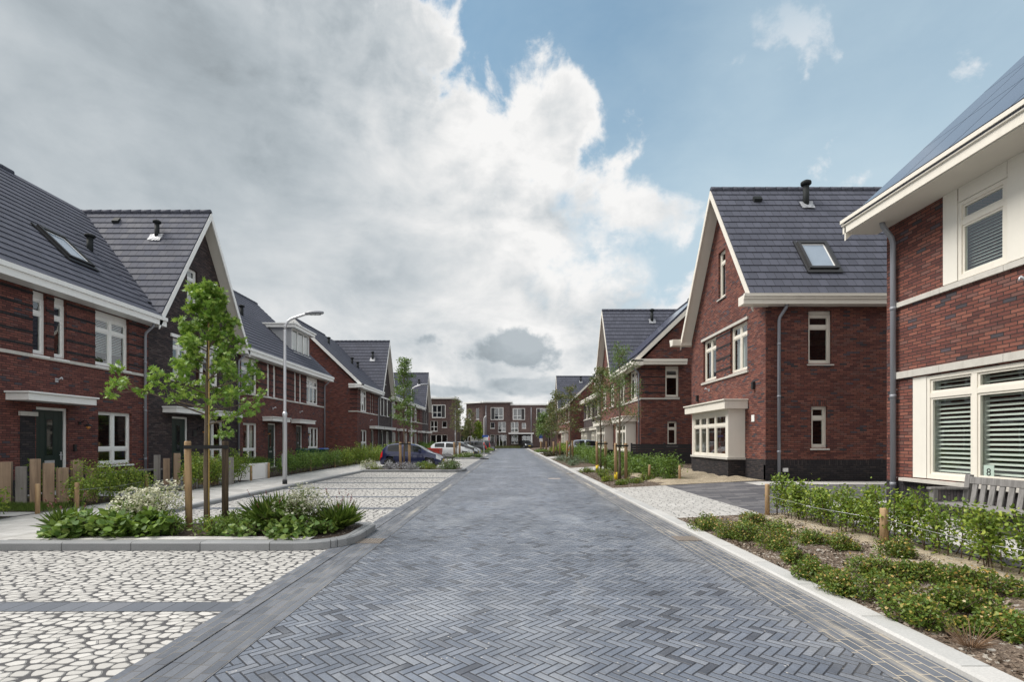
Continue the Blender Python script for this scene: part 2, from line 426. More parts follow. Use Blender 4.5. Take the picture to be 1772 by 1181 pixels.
def herringbone():
    m = M('herringbone_paving'); x, y, _ = m.sep(m.uv()); W = .0698
    s2 = 1 / (math.sqrt(2) * W)
    x = x + (m.noise(m.uv(), 3., 2.) - .5) * .012
    p = (x + y) * s2 + 400.; q = (x - y) * s2 + 400.
    i = m.floor(p); j = m.floor(q); fp = m.fract(p); fq = m.fract(q)
    k = m.m('FLOORED_MODULO', i - j, 6.)
    hor = m.lt(k, 2.5)
    luh = fp + k; luv = fq + (5. - k)
    lu = m.fmix(hor, luv, luh); lv = m.fmix(hor, fp, fq)
    bi = m.fmix(hor, i, i - k); bj = m.fmix(hor, j - (5. - k), j)
    ed = m.min(lu, 3. - lu, lv, 1. - lv) * W
    fine = m.noise(m.uv(), 60., 4., .7); mid = m.noise(m.uv(), 7., 4., .6); bigp = m.noise(m.uv(), .55, 4., .6)
    inb = m.step(ed + (fine - .5) * .004, .0028, .0078)
    r = m.white(bi, bj, hor); r2 = m.white(bi, bj, hor + 5.)
    # odd pallets of darker stone laid in short diagonal runs
    run = m.noise(m.xyz((bi + bj) * .16, (bi - bj) * .035, 0.), 1., 2., .5)
    dark = m.gt(r2, .86) * m.step(run, .38, .56)
    c = m.ramp(r, [(0, (.108, .124, .156)), (.25, (.128, .145, .178)), (.5, (.150, .166, .198)), (.7, (.118, .134, .166)), (.86, (.172, .186, .214))], 'CONSTANT')
    c = m.mix(dark * .85, c, (.050, .054, .066, 1))
    pale = m.step(m.noise(m.xyz(x * .9, y * .33, 5.), 1., 5., .6), .50, .70)
    c = m.mix(pale * .50, c, (.27, .285, .31, 1))
    edge_dark = m.step(m.abs(x - .25), 1.1, 2.1)
    tyre = m.step(m.abs(m.abs(x - .25) - .85) + (mid - .5) * .3, .42, .12)
    k2 = .35 + (mid - .5) * .50 + (fine - .5) * .85 + bigp * 1.22 - edge_dark * .06 + tyre * .07
    spot = m.noise(m.xyz(x, y * .8, 21.), 1.7, 3., .5)
    k2 = k2 * (1. - m.step(spot, .70, .78) * .30)
    vm = m.node('ShaderNodeVectorMath', operation='SCALE'); m.put(vm.inputs[0], c); m.put(vm.inputs['Scale'], k2)
    c = m.mix(inb, (.020, .022, .030, 1), V(m, vm.outputs[0]))
    st = m.white(m.floor(x * 75.), m.floor(y * 75.), 4.)
    c = m.mix(m.gt(st, .9975) * m.step(fine, .45, .6), c, (.55, .52, .48, 1))
    sandy = m.step(m.noise(m.xyz(x * 3., y * .25, 0.), 1., 5., .65), .58, .75)
    c = m.mix(sandy * .16 + m.step(x, 2.15, 2.5) * .10, c, (.36, .34, .31, 1))
    h = m.step(ed, .001, .010) * (1. - r * .16) + fine * .10
    return m.set(c, rough=m.fmix(mid, .40, .62), spec=.5, normal=m.bump(h, .9, .009))
MT['road'] = herringbone()

def runner(name, along_y=True, bw=.21, bh=.075, cols=None, joint=(.034, .036, .042, 1), sand=0., jw=.006, sandcol=(.42, .36, .27, 1), bump=.7, streak=None):
    m = M(name); x, y, _ = m.sep(m.uv())
    u, v = (y, x) if along_y else (x, y)
    row = m.floor(v / bh); us = u / bw + m.white(row, 9.) ; col = m.floor(us)
    fu = m.fract(us) * bw; fv = m.fract(v / bh) * bh
    fine = m.noise(m.uv(), 55., 4., .65); bl = m.noise(m.uv(), 1.2, 4., .6)
    ed = m.min(fu, bw - fu, fv, bh - fv) + (fine - .5) * .004
    inb = m.step(ed, jw * .3, jw)
    r = m.white(col, row, 3.)
    c = m.ramp(r, cols, 'CONSTANT')
    vm = m.node('ShaderNodeVectorMath', operation='SCALE'); m.put(vm.inputs[0], c); m.put(vm.inputs['Scale'], .78 + (fine - .5) * .6 + bl * .45)
    jc = m.mix(m.step(bl, .35, .6) * sand, joint, sandcol)
    c = m.mix(inb, jc, V(m, vm.outputs[0]))
    if sand:
        sm = m.step(m.noise(m.xyz(u * .5, v * 5., 0.), 1.6, 5., .7), .56, .74)
        c = m.mix(sm * sand * .8, c, sandcol)
    if streak:
        wv = (m.noise(m.xyz(u * .6, 0., 2.), 1., 3.) - .5) * .10
        dd = m.abs(v - streak[0] + wv) + (fine - .5) * .06
        on = m.step(m.noise(m.xyz(u * .45, v * .6, 7.), 1., 5., .65), .50, .66)
        c = m.mix(m.step(dd, streak[1], streak[1] * .35) * (.06 + on * .62), c, streak[2])
    return m.set(c, rough=.7, spec=.35, normal=m.bump(inb + fine * .15, bump, .006))
GREY = [(0, (0.094, 0.104, 0.124)), (.3, (0.111, 0.121, 0.141)), (.6, (0.082, 0.091, 0.109)), (.8, (0.126, 0.134, 0.153))]
PALE = [(0, (0.400, 0.388, 0.368)), (.3, (0.436, 0.424, 0.404)), (.6, (0.376, 0.364, 0.344)), (.8, (0.464, 0.452, 0.432))]
CHAR = [(0, (0.088, 0.086, 0.094)), (.3, (0.114, 0.111, 0.117)), (.6, (0.073, 0.072, 0.081)), (.8, (0.137, 0.133, 0.138))]
MT['gutter_r'] = runner('gutter_brick_sandy', True, .21, .0816, GREY, (.30, .265, .21, 1), sand=.9, sandcol=(.50, .43, .33, 1), streak=(2.77, .06, (.46, .41, .33, 1)))
MT['gutter_l'] = runner('gutter_brick', True, .21, .0816, GREY, (.05, .05, .055, 1), sand=.45, sandcol=(.36, .33, .28, 1), streak=(-2.19, .07, (.36, .335, .29, 1)))
MT['band_brick'] = runner('bay_line_brick', False, .21, .28, GREY, jw=.006)
MT['pave_tile'] = runner('pale_pavement_tiles', False, .30, .30, PALE, (.20, .19, .175, 1), jw=.008, bump=.4)
MT['pave_drive'] = runner('pale_drive_blocks', False, .21, .105, PALE, (.10, .10, .10, 1), jw=.014, bump=.8)
MT['drive_dark'] = runner('charcoal_drive_blocks', False, .62, .20, CHAR, (.022, .022, .024, 1), jw=.010)
MT['edge_brick'] = runner('charcoal_edge_blocks', True, .21, .105, CHAR, jw=.008)
MT['kerb_light'] = runner('pale_kerb_stone', True, 1.0, 30., [(0, (0.378, 0.378, 0.370)), (.4, (0.413, 0.408, 0.396)), (.7, (0.353, 0.353, 0.348))], (.12, .12, .11, 1), jw=.008, bump=.25)
MT['kerb_grey'] = runner('grey_kerb_stone', False, 1.0, 30., [(0, (.22, .225, .23)), (.4, (.25, .255, .26)), (.7, (.20, .205, .21))], (.06, .06, .06, 1), jw=.009, bump=.25)
MT['kerb_grey_y'] = runner('grey_kerb_stone_along', True, 1.0, 30., [(0, (.22, .225, .23)), (.4, (.25, .255, .26)), (.7, (.20, .205, .21))], (.06, .06, .06, 1), jw=.009, bump=.25)

def pebble():
    m = M('white_pebble_paving'); x, y, _ = m.sep(m.uv())
    vec = m.xyz(x * 1.0, y * 1.22, 0.)
    wv = (m.noise(m.uv(), 2.2, 2.) - .5) * .05
    vec = m.xyz(x + wv, y * 1.25 - wv, 0.)
    S = 8.3
    e = m.voro(vec, S, 'DISTANCE_TO_EDGE', .78); f = m.voro(vec, S, 'F1', .78)
    ed = V(m, e.outputs['Distance']); f1 = V(m, f.outputs['Distance']); cc = V(m, f.outputs['Color'])
    fine = m.noise(m.uv(), 70., 4., .6); bl = m.noise(m.uv(), .7, 4., .6)
    rr = m.sep(cc)[0]
    inb = m.step(ed - m.max(f1 - .40, 0.) * .62 + (fine - .5) * .012, .012, .034)
    k = .80 + rr * .30 + (fine - .5) * .16 + (bl - .5) * .12
    vm = m.node('ShaderNodeVectorMath', operation='SCALE'); vm.inputs[0].default_value = (.43, .417, .395); m.put(vm.inputs['Scale'], k)
    jn = m.mix(fine, (.022, .022, .026, 1), (.10, .098, .10, 1))
    c = m.mix(inb, jn, V(m, vm.outputs[0]))
    dirt = m.step(m.noise(m.xyz(x * .5, y * 2., 0.), 1., 5., .65), .60, .75)
    c = m.mix(dirt * .28, c, (.12, .12, .125, 1))
    h = m.step(ed - m.max(f1 - .40, 0.) * .62, .02, .16)
    return m.set(c, rough=.78, spec=.3, normal=m.bump(h + fine * .06, .8, .014))
MT['pebble'] = pebble()

def soil(name, a, b, c3, stones=.12):
    m = M(name); p = m.uv()
    n = m.noise(p, 2.2, 6., .65); f = m.noise(p, 24., 5., .7)
    v1 = m.voro(p, 38., 'F1'); v2 = m.voro(p, 95., 'F1')
    chip = m.sep(V(m, v1.outputs['Color']))[0]; chip2 = m.sep(V(m, v2.outputs['Color']))[1]
    c = m.mix(m.step(n, .36, .64), a, b)
    c = m.mix(m.step(f, .4, .7) * .6, c, c3)
    vm = m.node('ShaderNodeVectorMath', operation='SCALE'); m.put(vm.inputs[0], c); m.put(vm.inputs['Scale'], .55 + chip2 * .95)
    c = m.mix(m.gt(chip, 1. - stones) * .75, V(m, vm.outputs[0]), (.38, .345, .30, 1))
    h = f * .6 + chip * .5 + chip2 * .4
    return m.set(c, rough=.95, spec=.15, normal=m.bump(h, 1., .03))
def bed_mat():
    m = M('mulch_and_sand'); p = m.uv(); x, y, _ = m.sep(p)
    n = m.noise(p, 1.5, 6., .65); f = m.noise(p, 24., 5., .7)
    v1 = m.voro(p, 34., 'F1'); v2 = m.voro(p, 90., 'F1'); v3 = m.voro(p, 14., 'F1')
    chip = m.sep(V(m, v1.outputs['Color']))[0]; chip2 = m.sep(V(m, v2.outputs['Color']))[1]; st = m.sep(V(m, v3.outputs['Color']))[2]
    c = m.mix(m.step(f, .35, .65), (.105, .078, .060, 1), (.185, .145, .112, 1))
    sd = m.step((x - 4.55) * .55 + (n - .5) * 2.0 + (f - .5) * .3, -.05, .28)
    c = m.mix(sd * .9, c, m.mix(f, (.36, .30, .215, 1), (.46, .39, .29, 1)))
    vm = m.node('ShaderNodeVectorMath', operation='SCALE'); m.put(vm.inputs[0], c); m.put(vm.inputs['Scale'], .50 + chip2 * m.fmix(sd, 1.05, .5) + m.fmix(sd, 0., .28))
    c = m.mix(m.gt(chip, .90) * .8, V(m, vm.outputs[0]), (.42, .39, .34, 1))
    c = m.mix(m.gt(st, .93) * m.step(V(m, v3.outputs['Distance']), .40, .25) * .8, c, (.46, .44, .40, 1))
    return m.set(c, rough=.95, spec=.15, normal=m.bump(f * .6 + chip * .5 + chip2 * .4, 1., .03))
MT['bed'] = bed_mat()
MT['soil'] = soil('bark_mulch_soil', (.085, .062, .048, 1), (.125, .095, .072, 1), (.17, .135, .105, 1), .10)
MT['soil_dark'] = soil('dark_soil', (.040, .030, .024, 1), (.062, .047, .038, 1), (.10, .078, .062, 1), .04)
MT['sand'] = soil('dry_sand', (.34, .285, .205, 1), (.43, .365, .27, 1), (.29, .24, .18, 1), .03)
MT['grassbase'] = soil('lawn_soil', (.030, .060, .016, 1), (.045, .085, .022, 1), (.06, .09, .03, 1), .0)
MT['ground'] = soil('far_ground', (.10, .10, .07, 1), (.13, .12, .09, 1), (.08, .10, .05, 1), .0)
MT['gravel'] = soil('grey_gravel', (.20, .20, .21, 1), (.28, .28, .285, 1), (.15, .15, .16, 1), .3)

def wood(name, a, b, rough=.8, sc_=1., vertical=True):
    m = M(name); p = m.pos(); x, y, z = m.sep(p)
    v = m.xyz(x * 22. * sc_, y * 22. * sc_, z * 1.6 * sc_) if vertical else m.xyz(x * 24., y * 2.2, z * 24.)
    n = m.noise(v, 1., 5., .6, .6); f = m.noise(p, 70., 3., .7); k = m.noise(p, 4., 3.)
    c = m.mix(m.step(n, .3, .72), a, b)
    vm = m.node('ShaderNodeVectorMath', operation='SCALE'); m.put(vm.inputs[0], c); m.put(vm.inputs['Scale'], .65 + f * .4 + k * .35)
    return m.set(V(m, vm.outputs[0]), rough=rough, spec=.25, normal=m.bump(n + f * .3, .5, .006))
MT['oak'] = wood('oak_post_wood', (.36, .26, .18, 1), (.23, .165, .115, 1), sc_=.5)
MT['oak_grey'] = wood('weathered_oak', (.25, .235, .22, 1), (.17, .155, .14, 1), sc_=.5)
MT['stake'] = wood('pine_stake_wood', (.42, .29, .165, 1), (.28, .18, .10, 1))
MT['stake_dark'] = wood('mossy_stake_wood', (.12, .085, .055, 1), (.045, .034, .026, 1))
MT['bench'] = wood('grey_bench_wood', (.25, .24, .235, 1), (.15, .145, .14, 1))
MT['bark'] = wood('young_bark', (.15, .115, .08, 1), (.085, .066, .048, 1))
MT['bamboo'] = wood('bamboo_cane', (.50, .36, .12, 1), (.40, .27, .09, 1))
MT['stem'] = wood('thin_stem', (.13, .09, .06, 1), (.07, .05, .035, 1))
MT['slatwood'] = plain('black_fence_board', (.020, .020, .023), .6, .2)

def leaf(name, cols, trans=.35, rough=.5):
    m = M(name); r = m.rnd_island()
    c = m.ramp(r, cols); n = m.noise(m.pos(), 3.2, 2.)
    vm = m.node('ShaderNodeVectorMath', operation='SCALE'); m.put(vm.inputs[0], c); m.put(vm.inputs['Scale'], .7 + n * .6)
    c = V(m, vm.outputs[0]); m.set(c, rough=rough, spec=.35)
    tr = m.node('ShaderNodeBsdfTranslucent'); m.put(tr.inputs['Color'], m.mix(.35, c, (.20, .26, .03, 1)))
    mx = m.node('ShaderNodeMixShader'); mx.inputs[0].default_value = trans
    m.L.new(m.p.outputs[0], mx.inputs[1]); m.L.new(tr.outputs[0], mx.inputs[2]); m.L.new(mx.outputs[0], m.out.inputs[0])
    return m.mat
MT['leaf_maple'] = leaf('maple_leaf', [(0, (0.095, 0.195, 0.026)), (.5, (0.150, 0.275, 0.041)), (1, (0.320, 0.440, 0.085))])
MT['leaf_tree'] = leaf('street_tree_leaf', [(0, (0.068, 0.128, 0.033)), (.5, (0.112, 0.188, 0.048)), (1, (0.180, 0.262, 0.075))])
MT['leaf_dull'] = leaf('dull_tree_leaf', [(0, (0.056, 0.084, 0.031)), (.5, (0.105, 0.126, 0.048)), (.85, (0.168, 0.168, 0.063)), (1, (0.210, 0.119, 0.056))])
MT['leaf_hedge'] = leaf('hedge_leaf', [(0, (0.081, 0.142, 0.019)), (.45, (0.149, 0.236, 0.030)), (.8, (0.257, 0.338, 0.049)), (1, (0.405, 0.459, 0.068))])
MT['leaf_hedge_dark'] = leaf('deep_hedge_leaf', [(0, (0.054, 0.109, 0.022)), (.5, (0.109, 0.194, 0.034)), (1, (0.202, 0.310, 0.056))])
MT['leaf_broad'] = leaf('broad_leaf', [(0, (.075, .150, .028)), (.5, (.125, .215, .045)), (1, (.25, .33, .080))], .25)
MT['leaf_low'] = leaf('low_shrub_leaf', [(0, (.060, .110, .018)), (.45, (.105, .175, .028)), (.80, (.19, .25, .042)), (.93, (.30, .27, .055)), (1, (.42, .27, .08))])
MT['leaf_grass'] = leaf('grass_blade', [(0, (.085, .160, .025)), (.6, (.135, .225, .040)), (1, (.23, .30, .070))])
MT['leaf_lime'] = leaf('lime_leaf', [(0, (0.110, 0.165, 0.017)), (.5, (0.187, 0.248, 0.028)), (1, (0.308, 0.341, 0.044))])
MT['leaf_lav'] = leaf('lavender_leaf', [(0, (0.180, 0.186, 0.192)), (.5, (0.252, 0.252, 0.270)), (1, (0.360, 0.342, 0.396))], .15)
MT['leaf_blue'] = leaf('grey_green_leaf', [(0, (0.061, 0.108, 0.065)), (.5, (0.101, 0.162, 0.095)), (1, (0.162, 0.216, 0.128))], .2)
MT['leaf_plum'] = leaf('plum_leaf', [(0, (0.035, 0.028, 0.022)), (.5, (0.060, 0.045, 0.032)), (1, (0.080, 0.075, 0.040))], .2)
MT['flower_white'] = leaf('cream_flower', [(0, (.40, .42, .27)), (.5, (.55, .54, .40)), (1, (.68, .66, .54))], .3)
MT['flower_red'] = leaf('dark_red_flower', [(0, (.16, .04, .055)), (1, (.28, .09, .10))], .15)
MT['twig_dry'] = leaf('dry_twig', [(0, (.16, .10, .06)), (1, (.24, .15, .09))], .1)
MT['chip'] = leaf('bark_chip', [(0, (.05, .035, .025)), (.6, (.12, .085, .06)), (1, (.34, .29, .23))], 0.)
MT['leaf_tip'] = leaf('orange_shoot_tip', [(0, (.30, .17, .04)), (.5, (.42, .27, .08)), (.85, (.48, .36, .14)), (1, (.62, .58, .46))], .25)

# ---------------------------------------------------------------- building parts
def wall_sheet(mb, F, s0, s1, z0, top, holes=(), reveal=.16, mi=0):
    """wall face with openings and their reveals; top = number or polyline [(s, z), ...]"""
    pl = [(s0, top), (s1, top)] if not isinstance(top, (list, tuple)) else list(top)
    def zt(s):
        for (a, za), (b, zb_) in zip(pl, pl[1:]):
            if a - 1e-9 <= s <= b + 1e-9: return za + (zb_ - za) * (s - a) / max(b - a, 1e-9)
        return pl[-1][1]
    br = sorted({s0, s1, *[p[0] for p in pl], *[h[0] for h in holes], *[h[1] for h in holes]})
    br = [b for b in br if s0 - 1e-9 <= b <= s1 + 1e-9]
    for a, b in zip(br, br[1:]):
        if b - a < 1e-6: continue
        hs = sorted([h for h in holes if h[0] <= a + 1e-6 and h[1] >= b - 1e-6], key=lambda h: h[2])
        z = z0
        for h in hs:
            if h[2] > z + 1e-6: mb.poly([F.P(a, 0, z), F.P(b, 0, z), F.P(b, 0, h[2]), F.P(a, 0, h[2])], mi)
            z = h[3]
        za, zb_ = zt(a), zt(b)
        if max(za, zb_) > z + 1e-6: mb.poly([F.P(a, 0, z), F.P(b, 0, z), F.P(b, 0, max(zb_, z)), F.P(a, 0, max(za, z))], mi)
    for h in holes:
        a, b, za, zb_ = h[:4]; r = -reveal
        mb.poly([F.P(a, 0, za), F.P(a, r, za), F.P(a, r, zb_), F.P(a, 0, zb_)], mi)
        mb.poly([F.P(b, 0, za), F.P(b, r, za), F.P(b, r, zb_), F.P(b, 0, zb_)], mi)
        mb.poly([F.P(a, 0, zb_), F.P(b, 0, zb_), F.P(b, r, zb_), F.P(a, r, zb_)], mi)
        mb.poly([F.P(a, 0, za), F.P(b, 0, za), F.P(b, r, za), F.P(a, r, za)], mi)

def window(root, F, s0, s1, z0, z1, cols=1, top=None, low=None, frame='white', inset=.09, curtain=None, sill=True, fine=True, lintel=None, glass='glass', panel_top=0):
    """frame with mullions and transoms, one glass sheet, sill, and what hangs behind it"""
    mb = MB(); o = .065; n0, n1 = -inset - .07, -inset
    if panel_top:
        mb.fbox(F, s0, s1, n0, n1 - .012, z1 - panel_top, z1 - .004); z1 = z1 - panel_top - .012
    B = lambda a, b, c, d_, e=0.: mb.fbox(F, a, b, n0, n1 + e, c, d_)
    B(s0, s0 + o, z0, z1); B(s1 - o, s1, z0, z1)
    B(s0 + o, s1 - o, z0, z0 + o + .02); B(s0 + o, s1 - o, z1 - o, z1)
    edges = [s0 + (s1 - s0) * k / cols for k in range(cols + 1)] if isinstance(cols, int) else [s0 + (s1 - s0) * c for c in cols]
    for e in edges[1:-1]: B(e - .05, e + .05, z0 + o + .02, z1 - o, -.003)
    zs = [z0 + o + .02] + ([z0 + low] if low else []) + ([z1 - top] if top else []) + [z1 - o]
    for i, (a, b) in enumerate(zip(edges, edges[1:])):
        a_ = a + (o if i == 0 else .05); b_ = b - (o if i == len(edges) - 2 else .05)
        for z in zs[1:-1]: B(a_, b_, z - .045, z + .045, -.006)
        if fine:
            for j, (c, d_) in enumerate(zip(zs, zs[1:])):
                c_ = c + (.045 if j else 0); dd = d_ - (.045 if j < len(zs) - 2 else 0); t = .038; e = -.022
                if dd - c_ < .15: continue
                mb.fbox(F, a_, a_ + t, n0, n1 + e, c_, dd); mb.fbox(F, b_ - t, b_, n0, n1 + e, c_, dd)
                mb.fbox(F, a_ + t, b_ - t, n0, n1 + e, c_, c_ + t); mb.fbox(F, a_ + t, b_ - t, n0, n1 + e, dd - t, dd)
    fo = mb.build('window', MT[frame], root)
    gp = MB(); gp.poly([F.P(s0 + .02, n0 + .03, z0 + .02), F.P(s1 - .02, n0 + .03, z0 + .02), F.P(s1 - .02, n0 + .03, z1 - .02), F.P(s0 + .02, n0 + .03, z1 - .02)])
    gp.build('pane', MT[glass], fo)
    if sill:
        sb = MB(); sb.hexa([F.P(s0 - .05, n1 - .0, z0 - .055), F.P(s1 + .05, n1, z0 - .055), F.P(s1 + .05, .055, z0 - .075), F.P(s0 - .05, .055, z0 - .075),
                            F.P(s0 - .05, n1, z0 - .002), F.P(s1 + .05, n1, z0 - .002), F.P(s1 + .05, .055, z0 - .03), F.P(s0 - .05, .055, z0 - .03)])
        sb.build('sill', MT['concrete' if frame == 'cream' else 'white'], fo)
    if curtain:
        cb = MB(); kind, lo, hi = curtain; zz0 = z0 + (z1 - z0) * lo; zz1 = z0 + (z1 - z0) * hi
        if kind == 'drape':      # folded curtain at both jambs
            wd = (s1 - s0) * .2
            for a, b in ((s0 + .04, s0 + wd), (s1 - wd, s1 - .04)):
                nf = 7
                for k in range(nf):
                    x0 = a + (b - a) * k / nf; x1 = a + (b - a) * (k + 1) / nf
                    cb.poly([F.P(x0, n0 - .10 - .04 * (k % 2), zz0), F.P(x1, n0 - .10 - .04 * ((k + 1) % 2), zz0), F.P(x1, n0 - .10 - .04 * ((k + 1) % 2), zz1), F.P(x0, n0 - .10 - .04 * (k % 2), zz1)])
            cb.build('curtain', MT['curtain'], fo)
        elif kind == 'net':
            nf = max(6, int((s1 - s0) * 9))
            for k in range(nf):
                x0 = s0 + .04 + (s1 - s0 - .08) * k / nf; x1 = s0 + .04 + (s1 - s0 - .08) * (k + 1) / nf
                d0 = n0 - .10 - .03 * (k % 2); d1 = n0 - .10 - .03 * ((k + 1) % 2)
                cb.poly([F.P(x0, d0, zz0), F.P(x1, d1, zz0), F.P(x1, d1, zz1), F.P(x0, d0, zz1)])
            cb.build('curtain', MT['curtain'], fo)
        elif kind == 'blind':
            z = zz0
            while z < zz1:
                cb.hexa([F.P(s0 + .05, n0 - .07, z), F.P(s1 - .05, n0 - .07, z), F.P(s1 - .05, n0 - .11, z + .022), F.P(s0 + .05, n0 - .11, z + .022),
                         F.P(s0 + .05, n0 - .07, z + .003), F.P(s1 - .05, n0 - .07, z + .003), F.P(s1 - .05, n0 - .11, z + .025), F.P(s0 + .05, n0 - .11, z + .025)]); z += .055
            cb.build('blind', MT['slat'], fo)
        elif kind == 'shutter':  # broad plantation louvres
            z = zz0
            while z < zz1:
                cb.hexa([F.P(s0 + .05, n0 - .06, z), F.P(s1 - .05, n0 - .06, z), F.P(s1 - .05, n0 - .125, z + .032), F.P(s0 + .05, n0 - .125, z + .032),
                         F.P(s0 + .05, n0 - .06, z + .012), F.P(s1 - .05, n0 - .06, z + .012), F.P(s1 - .05, n0 - .125, z + .045), F.P(s0 + .05, n0 - .125, z + .045)]); z += .080
            for e in edges:
                cb.fbox(F, max(e - .06, s0 + .03), min(e + .06, s1 - .03), n0 - .14, n0 - .055, zz0, zz1)
            cb.build('louvre_blind', MT['slat'], fo)
    return fo

def door(root, F, s0, s1, zb, z1, mat_='door_green', frame='white', hinge_far=True, glass=True):
    mb = MB(); o = .075; n0, n1 = -.16, -.07
    mb.fbox(F, s0, s0 + o, n0, n1, zb, z1); mb.fbox(F, s1 - o, s1, n0, n1, zb, z1); mb.fbox(F, s0 + o, s1 - o, n0, n1, z1 - o, z1)
    fr = mb.build('door_frame', MT[frame], root)
    lb = MB(); a, b = s0 + o, s1 - o; m_ = (a + b) / 2
    lb.fbox(F, a, b, -.15, -.10, zb + .02, z1 - o)
    for k in range(1, 6):           # vertical boarding
        x = a + (b - a) * k / 6
        if abs(x - m_) > .12: lb.fbox(F, x - .006, x + .006, -.10, -.097, zb + .15, z1 - o - .08)
    le = lb.build('door', MT[mat_], root)
    if glass:
        gb = MB(); gb.fbox(F, m_ - .10, m_ + .10, -.099, -.094, zb + 1.05, z1 - .35); gb.build('glass_strip', MT['carglass'], le)
        tb = MB()
        for x in (m_ - .11, m_ + .10): tb.fbox(F, x, x + .012, -.094, -.088, zb + 1.04, z1 - .34)
        tb.build('glazing_bead', MT[mat_], le)
    hb = MB(); hb.fbox(F, m_ - .16, m_ + .16, -.097, -.085, zb + .82, zb + .90); hb.build('letter_slot', MT['steel'], le)
    kb = MB(); x = (b - .07) if hinge_far else (a + .07)
    kb.fbox(F, x - .02, x + .02, -.097, -.085, zb + .9, zb + 1.14); kb.tube([F.P(x, -.085, zb + 1.05), F.P(x, -.03, zb + 1.05), F.P(x - (.12 if hinge_far else -.12), -.03, zb + 1.05)], .011, 6)
    kb.build('handle', MT['steel'], le)
    sb = MB(); sb.fbox(F, s0 - .02, s1 + .02, -.16, .08, zb - .06, zb + .02); sb.build('doorstep', MT['concrete'], root)
    return le

def canopy(root, F, s0, s1, z0, h=.24, dep=.62, frame='white'):
    mb = MB(); mb.fbox(F, s0, s1, .0, dep, z0, z0 + h - .05); mb.fbox(F, s0 - .05, s1 + .05, -.0, dep + .05, z0 + h - .048, z0 + h)
    return mb.build('canopy', MT[frame], root, bevel=.006)

def string_course(root, F, s0, s1, z, h=.09, d=.045, gaps=(), name='string_course', mat_='concrete'):
    mb = MB(); s = s0; L = 1.2
    while s < s1 - .01:
        e = min(s + L, s1); mb.fbox(F, s + .003, e - .003, -.02, d, z, z + h); s = e
    return mb.build(name, MT[mat_], root)

def brick_bands(root, F, s0, s1, z0, z1, holes, n=5, d=.012):
    mb = MB(); hs = sorted([h for h in holes if h[3] > z0 and h[2] < z1])
    for k in range(n):
        z = z0 + (z1 - z0) * (k + .55) / n; s = s0
        for h in hs + [(s1, s1, 0, 0)]:
            if h[0] > s + .02: mb.fbox(F, s, h[0], -.02, d, z, z + .07)
            s = max(s, h[1])
    return mb.build('brick_pattern', MT['band'], root)

def downpipe(root, F, s, z0, z1, nout=.5, r=.045):
    mb = MB(); n = r + .03
    mb.tube([F.P(s, nout - .12, z1), F.P(s, nout - .14, z1 - .10), F.P(s, n + .03, z1 - .33), F.P(s, n, z1 - .45), F.P(s, n, z0)], r, 10)
    z = z0 + .6
    while z < z1 - .6:
        mb.tube([F.P(s, n, z), F.P(s, n, z + .07)], r * 1.14, 10); z += 1.75
    o = mb.build('downpipe', MT['zinc'], root)
    cb = MB(); z = z0 + .75
    while z < z1 - .6: cb.fbox(F, s - .012, s + .012, -.01, n, z, z + .03); z += 1.75
    cb.build('pipe_bracket', MT['steel'], o)
    return o

def slope(mb, ea, eb, ra, rb, course=.36, th=.032, uv0=0.):
    """tiled slope: eave a-b, ridge a-b, each course lifted over the one below"""
    ea, eb, ra, rb = map(Vector, (ea, eb, ra, rb)); nrm = (eb - ea).cross(ra - ea).normalized()
    if nrm.z < 0: ea, eb, ra, rb = eb, ea, rb, ra; nrm = -nrm
    n = max(2, round((ra - ea).length / course)); L = (eb - ea).length
    for k in range(n):
        t0, t1 = k / n, (k + 1) / n
        a0, b0 = ea.lerp(ra, t0), eb.lerp(rb, t0); a1, b1 = ea.lerp(ra, t1), eb.lerp(rb, t1)
        lo = nrm * th
        ov = (ea - ra).normalized() * .035
        A0, B0 = a0 + lo + ov, b0 + lo + ov
        mb.quv.append((len(mb.f), [(uv0, k * .36 + .02), (uv0 + L, k * .36 + .02), (uv0 + L, k * .36 + .355), (uv0, k * .36 + .355)]))
        mb.poly([A0, B0, b1 + nrm * .004, a1 + nrm * .004])
        mb.poly([a0 + ov - nrm * .004, b0 + ov - nrm * .004, B0, A0])
        mb.poly([a0 + ov - nrm * .004, A0, a1 + nrm * .004, a1 - nrm * .004]); mb.poly([B0, b0 + ov - nrm * .004, b1 - nrm * .004, b1 + nrm * .004])
    dn = nrm * -.09
    mb.hexa([ea + dn, eb + dn, rb + dn, ra + dn, ea - nrm * .006, eb - nrm * .006, rb - nrm * .006, ra - nrm * .006])
class RoofMB(MB):
    def __init__(b): super().__init__(); b.quv = []
    def finish(b, root, name='roof', mat_='tile'):
        o = b.build(name, MT[mat_], root, recalc=False); me = o.data; uvd = me.uv_layers['UVMap'].data
        for fi, uvs in b.quv:
            for li, q in zip(me.polygons[fi].loop_indices, uvs): uvd[li].uv = q
        return o
def ridge_cap(root, a, b):
    mb = MB(); a, b = Vector(a), Vector(b); n = max(1, round((b - a).length / .42))
    for k in range(n):
        p, q = a.lerp(b, k / n), a.lerp(b, (k + 1.04) / n); mb.tube([p + Vector((0, 0, -.05)), q + Vector((0, 0, -.05))], [.115, .105], 10)
    return mb.build('ridge_cap', MT['tile'], root)
